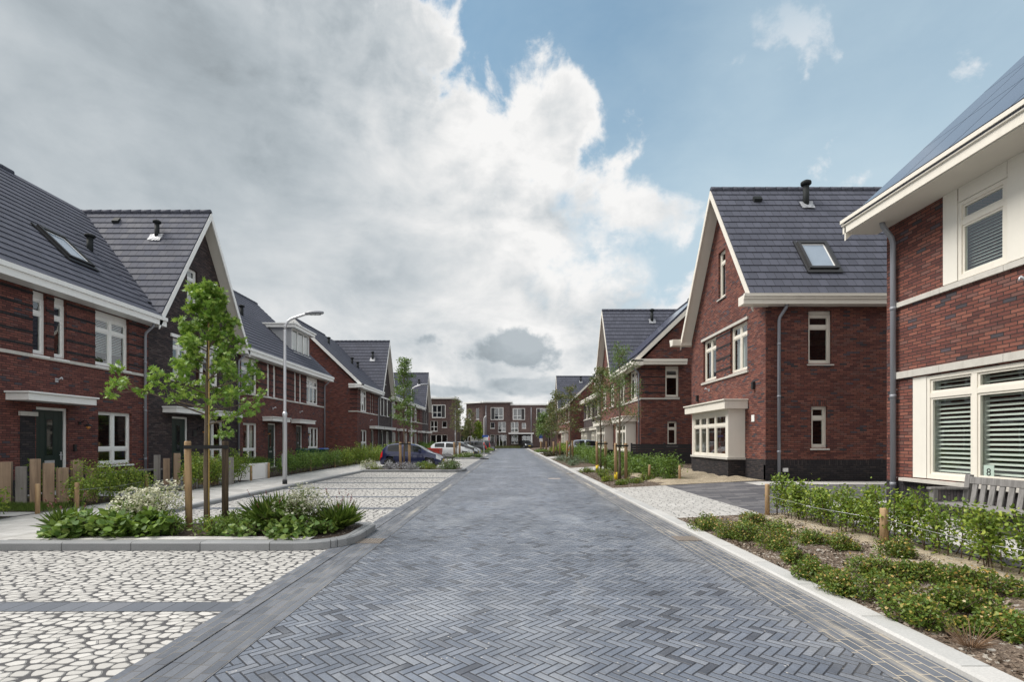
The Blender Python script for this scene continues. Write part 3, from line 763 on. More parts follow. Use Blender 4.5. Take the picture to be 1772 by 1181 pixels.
def flue(root, p, h=.75, r=.065, lead=True, nrm=(0, -1, 1)):
    p = Vector(p); mb = MB()
    mb.tube([p - Vector((0, 0, .25)), p + Vector((0, 0, h * .8))], r, 10); mb.tube([p + Vector((0, 0, h * .8)), p + Vector((0, 0, h * .84)), p + Vector((0, 0, h * .94)), p + Vector((0, 0, h))], [r * 1.25, r * 1.7, r * 1.7, r * .9], 10)
    o = mb.build('flue_pipe', MT['flue'], root)
    nv = Vector(nrm).normalized(); t = nv.orthogonal().normalized() if abs(nv.x) > .9 else Vector((0, 0, 1)).cross(nv).normalized(); b_ = nv.cross(t)
    lb = MB(); rnd = random.Random(int(p.x * 10)); N = 6; S = .25
    gr = [[p + t * ((i / N - .5) * 2 * S + rnd.uniform(-.02, .02)) + b_ * ((j / N - .5) * 2 * S * .85 - .05 + rnd.uniform(-.02, .02)) + nv * (.06 + rnd.uniform(0, .03)) for j in range(N + 1)] for i in range(N + 1)]
    for i in range(N):
        for j in range(N): lb.poly([gr[i][j], gr[i + 1][j], gr[i + 1][j + 1], gr[i][j + 1]])
    if lead: lb.build('lead_flashing', MT['lead'], o)
    return o
def verge_board(mb, a, b, n, depth=.24, thick=.05):
    """board under a roof edge from a (foot) to b (apex); n = outward horizontal direction"""
    a, b, n = Vector(a), Vector(b), Vector(n); dn = Vector((0, 0, -depth)); t = n * thick
    mb.hexa([a + dn, a + dn + t, b + dn + t, b + dn, a, a + t, b + t, b])
def skylight(root, c, u, v, w_, h_, name='skylight', open_=0):
    """roof window: centre c, unit u across, v up the slope"""
    c, u, v = Vector(c), Vector(u).normalized(), Vector(v).normalized(); n = u.cross(v).normalized()
    if n.z < 0: n = -n
    def bx(mb, a0, a1, b0, b1, n0, n1):
        P = lambda a, b, k: c + u * a + v * b + n * k
        mb.hexa([P(a0, b0, n0), P(a1, b0, n0), P(a1, b1, n0), P(a0, b1, n0), P(a0, b0, n1), P(a1, b0, n1), P(a1, b1, n1), P(a0, b1, n1)])
    mb = MB(); W, H = w_ / 2, h_ / 2
    bx(mb, -W, -W + .09, -H, H, -.02, .11); bx(mb, W - .09, W, -H, H, -.02, .11); bx(mb, -W + .09, W - .09, H - .12, H, -.02, .12); bx(mb, -W + .09, W - .09, -H, -H + .10, -.02, .10)
    bx(mb, -W - .10, W + .10, -H - .16, -H, .0, .045); bx(mb, -W - .10, -W, -H, H + .1, .0, .045); bx(mb, W, W + .10, -H, H + .1, .0, .045)
    o = mb.build(name, MT['black'], root)
    gb = MB(); bx(gb, -W + .085, W - .085, -H + .095, H - .115, .03, .055); gb.build('glazing', MT['skyglass'], o)
    ib = MB(); e = .135
    bx(ib, -W + .09, -W + e, -H + .10, H - .12, .056, .062); bx(ib, W - e, W - .09, -H + .10, H - .12, .056, .062); bx(ib, -W + e, W - e, H - .17, H - .12, .056, .062)
    ib.build('inner_lining', MT['white'], o)
    return o
def wall_lamp(root, F, s, z, kind='swan'):
    mb = MB()
    if kind == 'swan':
        mb.fbox(F, s - .04, s + .04, 0, .03, z - .05, z + .05)
        mb.tube([F.P(s, .02, z), F.P(s, .16, z + .09), F.P(s, .26, z + .04), F.P(s, .28, z - .02)], .012, 6)
        mb.tube([F.P(s, .28, z - .02), F.P(s, .28, z - .07), F.P(s, .28, z - .09)], [.025, .10, .11], 10)
        o = mb.build('wall_lamp', MT['black'], root)
        b2 = MB(); b2.tube([F.P(s, .28, z - .10), F.P(s, .28, z - .14), F.P(s, .28, z - .18)], [.05, .06, .02], 8); b2.build('bulb', MT['brass'], o)
        return o
    mb.fbox(F, s - .06, s + .06, 0, .10, z - .13, z + .13)
    return mb.build('wall_lamp', MT['black'], root, bevel=.01)
def bracket(root, F, s, z):
    mb = MB(); mb.fbox(F, s - .05, s + .05, 0, .012, z - .06, z + .06); mb.tube([F.P(s, .01, z), F.P(s + .0, .16, z + .08)], .022, 6)
    mb.tube([F.P(s, .16, z + .08), F.P(s, .18, z + .02)], .016, 6)
    return mb.build('flag_bracket', MT['steel'], root)
def plinth(root, F, s0, s1, z0, z1, gaps=(), mat_='plinth', d=.004, name='plinth'):
    mb = MB(); s = s0
    for g0, g1 in sorted(gaps) + [(s1, s1)]:
        if g0 > s + .01: mb.fbox(F, s, g0, -.12, d, z0, z1)
        s = max(s, g1)
    return mb.build(name, MT[mat_], root)

# ---------------------------------------------------------------- street houses
EAVE, RIDGE = 6.18, 11.5
def gutter_box(root, F, s0, s1, z=5.85, n=.5, name='gutter', frame='white'):
    mb = MB(); mb.prism(F, [(-.02, z), (n, z), (n, z + .19), (n + .05, z + .20), (n + .05, z + .33), (n + .02, z + .33), (n - .03, z + .29), (-.02, z + .29)], s0, s1)
    return mb.build(name, MT[frame], root)
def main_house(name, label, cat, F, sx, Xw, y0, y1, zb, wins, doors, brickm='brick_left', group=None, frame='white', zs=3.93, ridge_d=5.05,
               end_near=False, end_far=False, roof_y=None, gut=None, pl_z=None, bands=True, ov=.5, extra_top=None, back=True, root=None, zr=RIDGE, cover=None, zband=None):
    """two storeys and a roof whose ridge runs along the street"""
    root = root or thing(name, (Xw, (y0 + y1) / 2, zb), label, cat, group)
    holes = [w_[:4] for w_ in wins] + [(d_[0], d_[1], zb - .02, d_[2]) for d_ in doors]
    mb = MB(); wall_sheet(mb, F, y0, y1, zb - .4, 5.95, holes)
    Xb = Xw + sx * ridge_d * 2; Xr = Xw + sx * ridge_d
    pent = lambda sg: None
    if back:
        FB = Fr((Xb, 0), (0, 1), (sx, 0)); wall_sheet(mb, FB, y0, y1, zb - .4, 5.95)
    zl = EAVE - .1
    lo, hi = sorted((Xw, Xb))
    for on, yy, FF in ((end_near, y0, F_front), (end_far, y1, F_back)):
        if True:
            hl = on if isinstance(on, list) else []
            wall_sheet(mb, FF(yy), lo, hi, zb - .4, [(lo, zl), (Xr, zr - .18), (hi, zl)], hl)
    mb.build('wall', MT[brickm], root, recalc=False, weld=True)
    ry0, ry1 = roof_y or (y0, y1)
    rf = RoofMB(); nf = -sx
    fx = Xw + nf * ov
    slope(rf, (fx, ry0, EAVE), (fx, ry1, EAVE), (Xr, ry0, zr), (Xr, ry1, zr), uv0=ry0)
    bx = Xb - nf * ov
    slope(rf, (bx, ry0, EAVE), (bx, ry1, EAVE), (Xr, ry0, zr), (Xr, ry1, zr), uv0=ry0)
    rf.finish(root); ridge_cap(root, (Xr, ry0, zr + .04), (Xr, ry1, zr + .04))
    g0, g1 = gut or (ry0, ry1)
    gutter_box(root, F, g0, g1, n=ov, frame=frame)
    vb = MB()
    for on, yy, dy in ((end_near, ry0, -1), (end_far, ry1, 1)):
        if on:
            for X_ in (fx, bx): verge_board(vb, (X_, yy - dy * .0, EAVE - .02), (Xr, yy, zr - .02), (0, dy, 0), .30, .045)
    if vb.f: vb.build('verge_board', MT[frame], root)
    for w_ in wins:
        kw = dict(w_[4]) if len(w_) > 4 else {}
        window(root, F, *w_[:4], frame=kw.pop('frame', frame), **kw)
    for d_ in doors: door(root, F, d_[0], d_[1], zb, d_[2], hinge_far=d_[3] if len(d_) > 3 else True, frame=frame)
    if zs: string_course(root, F, y0, y1, zs)
    if bands: brick_bands(root, F, y0, y1, zs + .1, 5.85, [w_[:4] for w_ in wins])
    plinth(root, F, y0, y1, zb - .4, pl_z or zb + .42, [(d_[0], d_[1]) for d_ in doors] + [(w_[0], w_[1]) for w_ in wins if w_[2] < (pl_z or zb + .42)])
    return root

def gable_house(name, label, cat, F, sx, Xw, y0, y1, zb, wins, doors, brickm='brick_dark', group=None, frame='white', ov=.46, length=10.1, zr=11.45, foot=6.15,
                main_roof=True, pl_z=None, zs=None, side_near=False, side_far=False, back=True, root=None):
    """gable facing the street, ridge running away from it"""
    root = root or thing(name, (Xw, (y0 + y1) / 2, zb), label, cat, group)
    yc = (y0 + y1) / 2; nf = -sx; Xv = Xw + nf * ov; Xe = Xw + sx * length
    holes = [w_[:4] for w_ in wins] + [(d_[0], d_[1], zb - .02, d_[2]) for d_ in doors]
    mb = MB(); k = (zr - foot) / (yc - y0 + .02)
    wall_sheet(mb, F, y0, y1, zb - .4, [(y0, foot - .08), (yc, zr - .14), (y1, foot - .08)], holes)
    lo, hi = sorted((Xw, Xe))
    for on, yy, FF in ((side_near, y0, F_front), (side_far, y1, F_back)):
        wall_sheet(mb, FF(yy), lo, hi, zb - .4, foot - .1, on if isinstance(on, list) else [])
    if back: wall_sheet(mb, Fr((Xe, 0), (0, 1), (sx, 0)), y0, y1, zb - .4, [(y0, foot - .08), (yc, zr - .14), (y1, foot - .08)])
    mb.build('wall', MT[brickm], root, recalc=False, weld=True)
    rf = RoofMB(); e = .12
    ze = foot - .02 - e * k * .0
    slope(rf, (Xv, y0 - e, ze - e * .6), (Xe, y0 - e, ze - e * .6), (Xv, yc, zr), (Xe, yc, zr), uv0=0)
    slope(rf, (Xv, y1 + e, ze - e * .6), (Xe, y1 + e, ze - e * .6), (Xv, yc, zr), (Xe, yc, zr), uv0=0)
    if main_roof:
        Xr = Xw + sx * 5.05; X0 = Xw + sx * .12; z0_ = EAVE + (RIDGE - EAVE) * .62 / 5.55
        slope(rf, (X0, y0, z0_), (X0, y1, z0_), (Xr, y0, RIDGE), (Xr, y1, RIDGE), uv0=y0)
    rf.finish(root); ridge_cap(root, (Xv - nf * .0, yc, zr + .03), (Xe, yc, zr + .03))
    vb = MB(); 
    for ys, s_ in ((y0 - e, -1), (y1 + e, 1)):
        a = Vector((Xv, ys, ze - e * .6 - .06)); b = Vector((Xv, yc, zr - .06))
        verge_board(vb, a, b, (nf, 0, 0), .30, .04)
    vb.build('verge_board', MT[frame], root)
    sb = MB()
    for ys in (y0 - e, y1 + e):      # boarded underside of the overhang
        a = Vector((Xv, ys, ze - e * .6 - .16)); b = Vector((Xv, yc, zr - .19)); q = Vector((sx * (ov + .02), 0, 0)); dn = Vector((0, 0, -.06))
        sb.hexa([a + dn, b + dn, b + dn + q, a + dn + q, a, b, b + q, a + q])
    sb.build('verge_soffit', MT['soffit'], root)
    for w_ in wins:
        kw = dict(w_[4]) if len(w_) > 4 else {}
        window(root, F, *w_[:4], frame=kw.pop('frame', frame), **kw)
    for d_ in doors: door(root, F, d_[0], d_[1], zb, d_[2], hinge_far=d_[3] if len(d_) > 3 else True, frame=frame)
    plinth(root, F, y0, y1, zb - .4, pl_z or zb + .42, [(d_[0], d_[1]) for d_ in doors] + [(w_[0], w_[1]) for w_ in wins if w_[2] < (pl_z or zb + .42)])
    return root

# ---------------------------------------------------------------- ground, roads, kerbs
def sheet(name, x0, x1, y0, y1, z, mat_, kind='structure', zf=None, nx=1, ny=1):
    mb = MB(); zf = zf or (lambda x, y: z)
    for i in range(nx):
        for j in range(ny):
            a, b = x0 + (x1 - x0) * i / nx, x0 + (x1 - x0) * (i + 1) / nx; c, d_ = y0 + (y1 - y0) * j / ny, y0 + (y1 - y0) * (j + 1) / ny
            mb.poly([(a, c, zf(a, c)), (b, c, zf(b, c)), (b, d_, zf(b, d_)), (a, d_, zf(a, d_))], 0, nx * ny > 4)
    return tag(mb.build(name, MT[mat_], None, recalc=False), kind=kind)
RX0, RX1, GL, KR = -2.03, 2.56, -2.44, 3.05
sheet('ground', -900, 900, -60, 1800, -.06, 'ground')
END = 104.
sheet('road', RX0 - .01, RX1 + .01, -6, END, 0, 'road')
sheet('gutter_strip', GL, RX0, -6, END, .004, 'gutter_l')
sheet('gutter_strip', RX1, KR, -6, END, .004, 'gutter_r')
sheet('side_road', -40, 40, END, END + 5.5, -.004, 'road')
# sandy kerb line on the right, light concrete
def kerb(name, mat_, x0, x1, y0, y1, h, ch=.02):
    mb = MB(); F = Fr((0, 0), (0, 1), (1, 0))
    mb.prism(F, [(x0, -.05), (x0, h - ch), (x0 + ch, h), (x1, h), (x1, -.05)], y0, y1)
    return struct(name, mb, MT[mat_])
kerb('kerb', 'kerb_light', KR, KR + .22, -6, 16.75, .06)
kerb('kerb', 'kerb_light', KR, KR + .22, 16.75, END - 1, .06)
# left: parking bays of white pebble slabs, sidewalk
SWX, SWZ = -7.45, .10
sheet('parking_bay', SWX - .2, GL, -6, 100, .006, 'pebble')
for y in (4.92, 12.05, 14.5, 16.95, 19.4, 21.85, 31.6, 34.1, 36.6, 39.1):
    sheet('bay_line', SWX, GL, y - .14, y + .14, .010, 'band_brick')
sheet('bay_edge', GL + .0, GL - .24, -6, 100, .011, 'gutter_l')
kerb('kerb', 'kerb_grey_y', SWX + .0, SWX - .16, 9.4, 100, SWZ) if False else None
mb = MB(); FY = Fr((0, 0), (0, 1), (1, 0)); mb.prism(FY, [(SWX, -.05), (SWX, SWZ - .02), (SWX - .02, SWZ), (SWX - .17, SWZ), (SWX - .17, -.05)], 9.3, 102); struct('kerb', mb, MT['kerb_grey_y'])
sheet('sidewalk', -9.75, SWX - .17, -6, 102, SWZ - .004, 'pave_tile')
sheet('sidewalk_edge', -9.85, -9.75, -6, 102, SWZ - .002, 'edge_brick')
sheet('front_garden_ground', -13.5, -9.85, -6, 102, SWZ - .012, 'soil_dark')
# planting islands between the bays
def island(y0, y1, xl, xr, cor=.75):
    k = .17; z = .13
    def outline(inset):
        a, b, c, d_ = xl, xr - inset, y0 + inset, y1 - inset; r = max(cor - inset, .15); pts = [(a, c)]
        for t in range(7): th = R(-90 + 15 * t); pts.append((b - r + r * math.cos(th), c + r + r * math.sin(th)))
        for t in range(7): th = R(15 * t); pts.append((b - .25 + .25 * math.cos(th), d_ - .25 + .25 * math.sin(th)))
        pts.append((a, d_)); return pts
    o, c1, i = outline(0), outline(.02), outline(k); mb = MB()
    for (A, za, B, zb_) in ((o, -.05, o, z - .02), (o, z - .02, c1, z), (c1, z, i, z), (i, z, i, -.02)):
        for p in range(len(o) - 1):
            mb.poly([(*A[p], za), (*A[p + 1], za), (*B[p + 1], zb_), (*B[p], zb_)])
    struct('kerb', mb, MT['kerb_grey'], recalc=False)
    mb = MB(); mb.poly([(x, y, z - .035) for x, y in i]); struct('planting_bed', mb, MT['soil_dark'], recalc=False)
island(7.42, 9.3, SWX - .16, -2.40)
island(25.8, 28.0, SWX - .16, -2.42)
island(44.3, 46.3, SWX - .16, -2.42)
island(60., 61.8, SWX - .16, -2.42)
island(73., 74.6, SWX - .16, -2.42)
# light slab strip just behind the front kerb of the near island
sheet('slab_strip', SWX - .14, -3.0, 7.60, 7.86, .133, 'pave_tile')
sheet('slab_strip', SWX - .14, -7.02, 7.86, 9.12, .133, 'pave_tile')
sheet('sidewalk', -9.75, SWX - .14, 5.0, 7.6, .10, 'pave_tile') if False else None
# kerb of the sidewalk in front of the near bay
mb = MB(); mb.prism(FY, [(SWX - .15, -.05), (SWX - .15, SWZ - .0), (SWX - .17, SWZ + .02), (SWX - .32, SWZ + .02), (SWX - .32, -.05)], -6, 7.5); struct('kerb', mb, MT['kerb_grey_y'])
# right: beds, drives and front gardens rise gently towards the houses
def zr_(x, y=0): return .045 + min(max((x - 3.27) / 4.6, 0), 1) * .235
def rsheet(name, x0, x1, y0, y1, lift, mat_, bump_=0, nx=None, ny=None, kind='structure'):
    rnd = random.Random(int(x0 * 7 + y0 * 13)); nx = nx or max(2, int((x1 - x0) / .5)); ny = ny or max(1, int((y1 - y0) / .5) if bump_ else 1)
    cache = {}
    def zf(x, y):
        key = (round(x, 3), round(y, 3))
        if key not in cache:
            e = 0 if (abs(x - x0) < 1e-3 or abs(x - x1) < 1e-3 or abs(y - y0) < 1e-3 or abs(y - y1) < 1e-3) else rnd.uniform(-.2, 1) * bump_
            cache[key] = zr_(x) + lift + e
        return cache[key]
    return sheet(name, x0, x1, y0, y1, 0, mat_, kind, zf, nx, ny)
rsheet('garden_ground', 3.27, 30, -6, END, -.02, 'soil')
rsheet('planting_bed', 3.27, 5.68, -6, 10.3, -.004, 'bed', .04, 14, 70)
rsheet('drive_apron', 3.27, 5.0, 10.3, 16.75, .0, 'pave_drive')
rsheet('driveway', 5.0, 16., 10.3, 16.75, .0, 'drive_dark')
rsheet('garden_path', 5.7, 16., -6, 10.3, .0, 'drive_dark')
rsheet('path_slabs', 7.4, 14., 15.4, 16.4, .006, 'pave_tile')
rsheet('path_slabs', 6.2, 12., 10.55, 11.3, .006, 'pave_tile')
rsheet('path_slabs', 5.95, 7.5, 3., 9.6, .006, 'pave_tile')
rsheet('planting_bed', 3.27, 5.6, 16.75, 26.2, .0, 'soil', .03, 6, 20)
rsheet('sand_yard', 4.9, 8.3, 16.76, 24.5, .012, 'sand', .09, 9, 18)
rsheet('drive_apron', 3.27, 5.2, 26.2, 29.0, .004, 'pave_drive')
rsheet('planting_bed', 3.27, 5.8, 29.0, 44.0, .0, 'soil', .03, 4, 20)
rsheet('drive_apron', 3.27, 8.2, 44., 48.6, .004, 'pave_drive')
rsheet('planting_bed', 3.27, 6.0, 48.6, 62.0, .0, 'soil', .03, 4, 20)
rsheet('drive_apron', 3.27, 8., 62., 66., .004, 'pave_drive')
# drain covers
MT['iron'] = plain('rusty_iron', (.16, .135, .115), .7, .3, 8.)
def drain(x, y, z=.008):
    t = thing('drain_cover', (x, y, z), None, None)
    mb = MB(); mb.box(x - .19, x + .19, y - .19, y + .19, z - .03, z + .004); 
    f = mb.build('frame', MT['iron'], t)
    mb = MB()
    for k in range(7): mb.box(x - .15 + k * .047, x - .13 + k * .047, y - .15, y + .15, z + .0035, z + .008)
    mb.build('grate', MT['iron'], t)
    return t
tag(drain(-2.23, 8.15), 'rusty square drain cover in the left gutter beside the planting island', 'drain cover', 'drain covers in the gutters')
tag(drain(2.84, 8.35), 'rusty square drain cover in the right gutter beside the low shrub bed', 'drain cover', 'drain covers in the gutters')
tag(drain(2.84, 24.6), 'drain cover in the right gutter beside the staked young trees', 'drain cover', 'drain covers in the gutters')
mb = MB(); mb.box(1.55, 2.05, 21.4, 21.75, -.02, .006); tag(mb.build('manhole_lid', plain('pale_lid', (.38, .33, .30), .8, .2), None), 'pale rectangular service lid set in the dark brick road', 'manhole lid')

# ---------------------------------------------------------------- left side, near row
XL = -13.4; FL = F_left(XL); sxL = -1; ZB = .12
W2 = dict(cols=2, top=.42, panel_top=.18)
N1 = dict(cols=1, top=.42, panel_top=.18, fine=True)
GW = dict(cols=2, low=.52)
GRP = 'brick row houses along the left side'
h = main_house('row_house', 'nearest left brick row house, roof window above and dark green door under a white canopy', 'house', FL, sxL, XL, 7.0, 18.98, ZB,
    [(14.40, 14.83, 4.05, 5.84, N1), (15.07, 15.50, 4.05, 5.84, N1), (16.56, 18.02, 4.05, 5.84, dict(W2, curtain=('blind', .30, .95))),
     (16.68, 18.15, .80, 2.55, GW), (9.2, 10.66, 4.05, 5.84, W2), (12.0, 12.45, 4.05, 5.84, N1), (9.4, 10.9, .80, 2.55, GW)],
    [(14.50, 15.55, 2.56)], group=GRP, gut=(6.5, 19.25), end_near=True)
canopy(h, FL, 13.62, 15.85, 2.68, dep=.62)
mb = MB(); mb.fbox(FL, 14.02, 14.46, -.05, .012, ZB, 2.28); mb.build('entrance_pier', MT['plinth'], h)
mb = MB(); mb.fbox(FL, 13.98, 14.49, -.05, .07, 2.284, 2.40); mb.build('pier_cap', MT['concrete'], h)
wall_lamp(h, FL, 15.95, 2.14); bracket(h, FL, 15.15, 3.38)
mb = MB(); mb.fbox(FL, 15.72, 15.80, 0, .05, 1.28, 1.48); mb.build('doorbell', MT['black'], h)
downpipe(h, FL, 18.72, .3, 5.86)
cs = math.atan2(RIDGE - EAVE, 5.55)
def on_roof_left(s, frac, X=-12.9, dz=0.): return (X - 5.55 * frac, s, EAVE + (RIDGE - EAVE) * frac + dz)
upL = (-math.cos(cs), 0, math.sin(cs)); nrL = (math.sin(cs), 0, math.cos(cs))
skylight(h, on_roof_left(16.95, .325, dz=.05), (0, 1, 0), upL, 1.0, 1.45)
flue(h, on_roof_left(18.72, .44), .60, .10, lead=False)
mb = MB(); mb.fbox(F_left(-12.9 - 5.55 * .78), 15.9, 16.3, 0, .16, EAVE + 5.32 * .78, EAVE + 5.32 * .78 + .10); mb.build('roof_vent', MT['flue'], h)

T3 = dict(cols=3, top=.36)
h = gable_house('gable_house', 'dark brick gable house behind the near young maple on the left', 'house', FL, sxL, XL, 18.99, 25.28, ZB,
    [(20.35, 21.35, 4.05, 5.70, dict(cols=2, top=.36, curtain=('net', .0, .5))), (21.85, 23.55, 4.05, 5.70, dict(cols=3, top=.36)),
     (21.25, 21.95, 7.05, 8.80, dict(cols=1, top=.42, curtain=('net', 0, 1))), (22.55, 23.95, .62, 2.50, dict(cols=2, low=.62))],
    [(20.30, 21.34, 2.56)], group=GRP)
canopy(h, FL, 19.75, 24.6, 2.68, dep=.55)
string_course(h, FL, 20.2, 23.7, 5.71, .13, .05, name='lintel', mat_='white'); string_course(h, FL, 20.2, 23.7, 3.96, .07, .05, name='sill_course')
wall_lamp(h, FL, 21.95, 2.1); flue(h, (-14.68, 21.30, 10.02), .72, .09, nrm=(0, -.84, .54)); downpipe(h, FL, 25.15, .3, 5.86)
mb = MB(); mb.fbox(FL, 21.62, 21.85, 0, .03, 1.78, 2.02)
mb.build('number_plate', MT['black'], h)
mb = MB(); mb.hexa([(-16.85, 21.70, 10.78), (-16.58, 21.70, 10.78), (-16.58, 21.86, 10.95), (-16.85, 21.86, 10.95), (-16.85, 21.66, 10.88), (-16.58, 21.66, 10.88), (-16.58, 21.80, 11.06), (-16.85, 21.80, 11.06)])
mb.build('roof_vent', MT['flue'], h)

h = main_house('row_house', 'brick row house right of the dark gable, door just left of the lamp', 'house', FL, sxL, XL, 25.29, 31.05, ZB,
    [(25.50, 27.15, 4.05, 5.84, dict(W2, curtain=('net', 0, .75))), (28.20, 28.60, 4.05, 5.84, N1), (28.92, 29.34, 4.05, 5.84, N1), (25.68, 27.15, .62, 2.50, dict(GW, curtain=('drape', 0, 1)))],
    [(28.30, 29.30, 2.56)], group=GRP, gut=(25.0, 31.05), roof_y=(25.30, 31.05))
canopy(h, FL, 27.7, 29.9, 2.66, dep=.55); bracket(h, FL, 28.9, 3.4); wall_lamp(h, FL, 27.85, 2.1)
flue(h, on_roof_left(28.2, .52), .6, .10, lead=False); flue(h, on_roof_left(30.1, .52), .6, .10, lead=False)
h = main_house('row_house', 'brick row house at the end of the near left row, with a white box dormer', 'house', FL, sxL, XL, 31.06, 36.9, ZB,
    [(31.75, 32.15, 4.05, 5.84, N1), (32.50, 32.92, 4.05, 5.84, N1), (33.65, 35.70, 4.05, 5.84, dict(cols=3, top=.42, panel_top=.18)), (33.9, 35.8, .62, 2.50, dict(cols=3, low=.5, curtain=('drape', 0, 1)))],
    [(32.02, 33.0, 2.56)], group=GRP, gut=(31.05, 37.35), roof_y=(31.05, 37.2), end_far=True)
canopy(h, FL, 31.3, 33.7, 2.66, dep=.55); bracket(h, FL, 32.6, 3.4); wall_lamp(h, FL, 33.35, 2.1); downpipe(h, FL, 36.7, .3, 5.86)
# box dormer
FD = F_left(-14.25); mb = MB()
mb.hexa([(-14.25, 33.3, 7.42), (-14.25, 36.3, 7.42), (-16.6, 36.3, 9.0), (-16.6, 33.3, 9.0), (-14.25, 33.3, 7.44), (-14.25, 36.3, 7.44), (-16.6, 36.3, 9.02), (-16.6, 33.3, 9.02)])
for y in (33.3, 36.22):
    mb.hexa([(-14.27, y, 7.35), (-14.27, y + .08, 7.35), (-16.7, y + .08, 9.1), (-16.7, y, 9.1), (-14.27, y, 8.90), (-14.27, y + .08, 8.90), (-16.7, y + .08, 9.12), (-16.7, y, 9.12)])
dm = mb.build('dormer', MT['cheek'], h)
mb = MB(); mb.box(-17.3, -13.95, 33.05, 36.55, 8.91, 9.10); mb.box(-17.3, -13.88, 32.98, 36.62, 9.104, 9.19); mb.build('dormer_roof', MT['white'], dm)
window(h, Fr((-14.17, 0), (0, 1), (1, 0)), 33.4, 36.2, 7.42, 8.90, 3, fine=False, sill=True, curtain=('net', 0, 1), glass='glass')

# ---------------------------------------------------------------- left side, far row (a little closer to the road)
XM = -12.5; FM = F_left(XM)
def on_roof_mid(s, frac): return (XM + .5 - 5.55 * frac, s, EAVE + (RIDGE - EAVE) * frac)
far_l = dict(sx=-1, Xw=XM, zb=ZB, group=GRP)
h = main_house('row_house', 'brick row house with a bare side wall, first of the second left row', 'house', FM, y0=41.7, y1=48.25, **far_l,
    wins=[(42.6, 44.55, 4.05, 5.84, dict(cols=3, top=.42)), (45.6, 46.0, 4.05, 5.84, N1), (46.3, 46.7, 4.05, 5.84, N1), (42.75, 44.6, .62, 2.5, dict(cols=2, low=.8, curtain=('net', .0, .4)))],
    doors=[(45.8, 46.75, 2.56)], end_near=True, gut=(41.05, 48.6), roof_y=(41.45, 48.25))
canopy(h, FM, 45.3, 48.2, 2.66, dep=.55); downpipe(h, FM, 48.05, .3, 5.86); bracket(h, FM, 45.6, 3.4)
mb = MB(); mb.prism(F_front(41.7), [(-.02, 5.85), (.5, 5.85), (.5, 6.04), (.55, 6.05), (.55, 6.18), (-.02, 6.18)], -13.05, -11.95); mb.build('gutter_return', MT['white'], h)
mb = MB(); mb.fbox(F_front(41.7), -13.2, XM - .0, -.02, .045, 3.93, 4.02); mb.build('string_return', MT['concrete'], h)
brick_bands(h, F_front(41.7), -13.1, XM, 4.03, 5.85, [])
flue(h, on_roof_mid(45.5, .75), .6, .10, lead=False); flue(h, on_roof_mid(46.8, .45), .6, .10, lead=False); flue(h, on_roof_mid(47.6, .40), .6, .10, lead=False)
gw = [(49.0, 49.7, 4.05, 5.7, dict(cols=1, top=.4)), (50.2, 50.9, 4.05, 5.7, dict(cols=1, top=.4)), (51.6, 52.4, 4.05, 5.7, dict(cols=1, top=.4)), (50.5, 51.1, 7.2, 8.8, dict(cols=1, fine=False)), (51.4, 52.6, .62, 2.5, dict(cols=2, low=.5))]
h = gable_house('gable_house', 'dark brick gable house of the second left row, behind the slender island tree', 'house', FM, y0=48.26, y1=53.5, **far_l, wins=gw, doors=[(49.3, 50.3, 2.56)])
canopy(h, FM, 48.5, 53.2, 2.66, dep=.55); flue(h, (-13.46, 49.9, 9.45), .8, .09, nrm=(0, -.84, .54)); downpipe(h, FM, 53.4, .3, 5.86)
string_course(h, FM, 48.9, 52.6, 5.71, .13, .05, name='lintel', mat_='white')
for k in range(3):
    a = 53.51 + 6.22 * k
    h = main_house('row_house', ['brick row house just beyond the dark gable of the second left row', 'middle brick row house of three between the two far dark gables', 'brick row house just before the farthest dark gable on the left'][k], 'house', FM, y0=a, y1=a + 6.21, **far_l,
        wins=[(a + .5, a + 2.2, 4.05, 5.84, dict(W2)), (a + 3.2, a + 3.6, 4.05, 5.84, N1), (a + 4.0, a + 4.4, 4.05, 5.84, N1), (a + .5, a + 2.2, .62, 2.5, GW)], doors=[(a + 3.1, a + 4.1, 2.56)], gut=(a + (.05 if k else -.2), a + 6.26))
    canopy(h, FM, a + 2.6, a + 5.0, 2.66, dep=.55); flue(h, on_roof_mid(a + 4.2, .5), .6, .1, lead=False)
a = 72.2
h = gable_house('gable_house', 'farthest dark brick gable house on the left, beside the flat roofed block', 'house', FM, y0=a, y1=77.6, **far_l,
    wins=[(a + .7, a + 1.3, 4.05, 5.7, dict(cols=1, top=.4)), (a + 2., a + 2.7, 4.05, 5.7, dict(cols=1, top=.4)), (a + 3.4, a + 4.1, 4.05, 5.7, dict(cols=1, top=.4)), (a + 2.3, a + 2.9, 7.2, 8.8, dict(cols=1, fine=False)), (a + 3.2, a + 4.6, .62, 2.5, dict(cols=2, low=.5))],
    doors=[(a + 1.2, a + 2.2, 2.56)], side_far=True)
canopy(h, FM, a + .3, a + 4.9, 2.66, dep=.6); flue(h, (-13.3, 74.0, 9.65), .8, .1, nrm=(0, -.84, .54))

# ---------------------------------------------------------------- right side
GR = 'brick houses along the right side'
XN = 7.7; FN = F_right(XN); ZR = .26
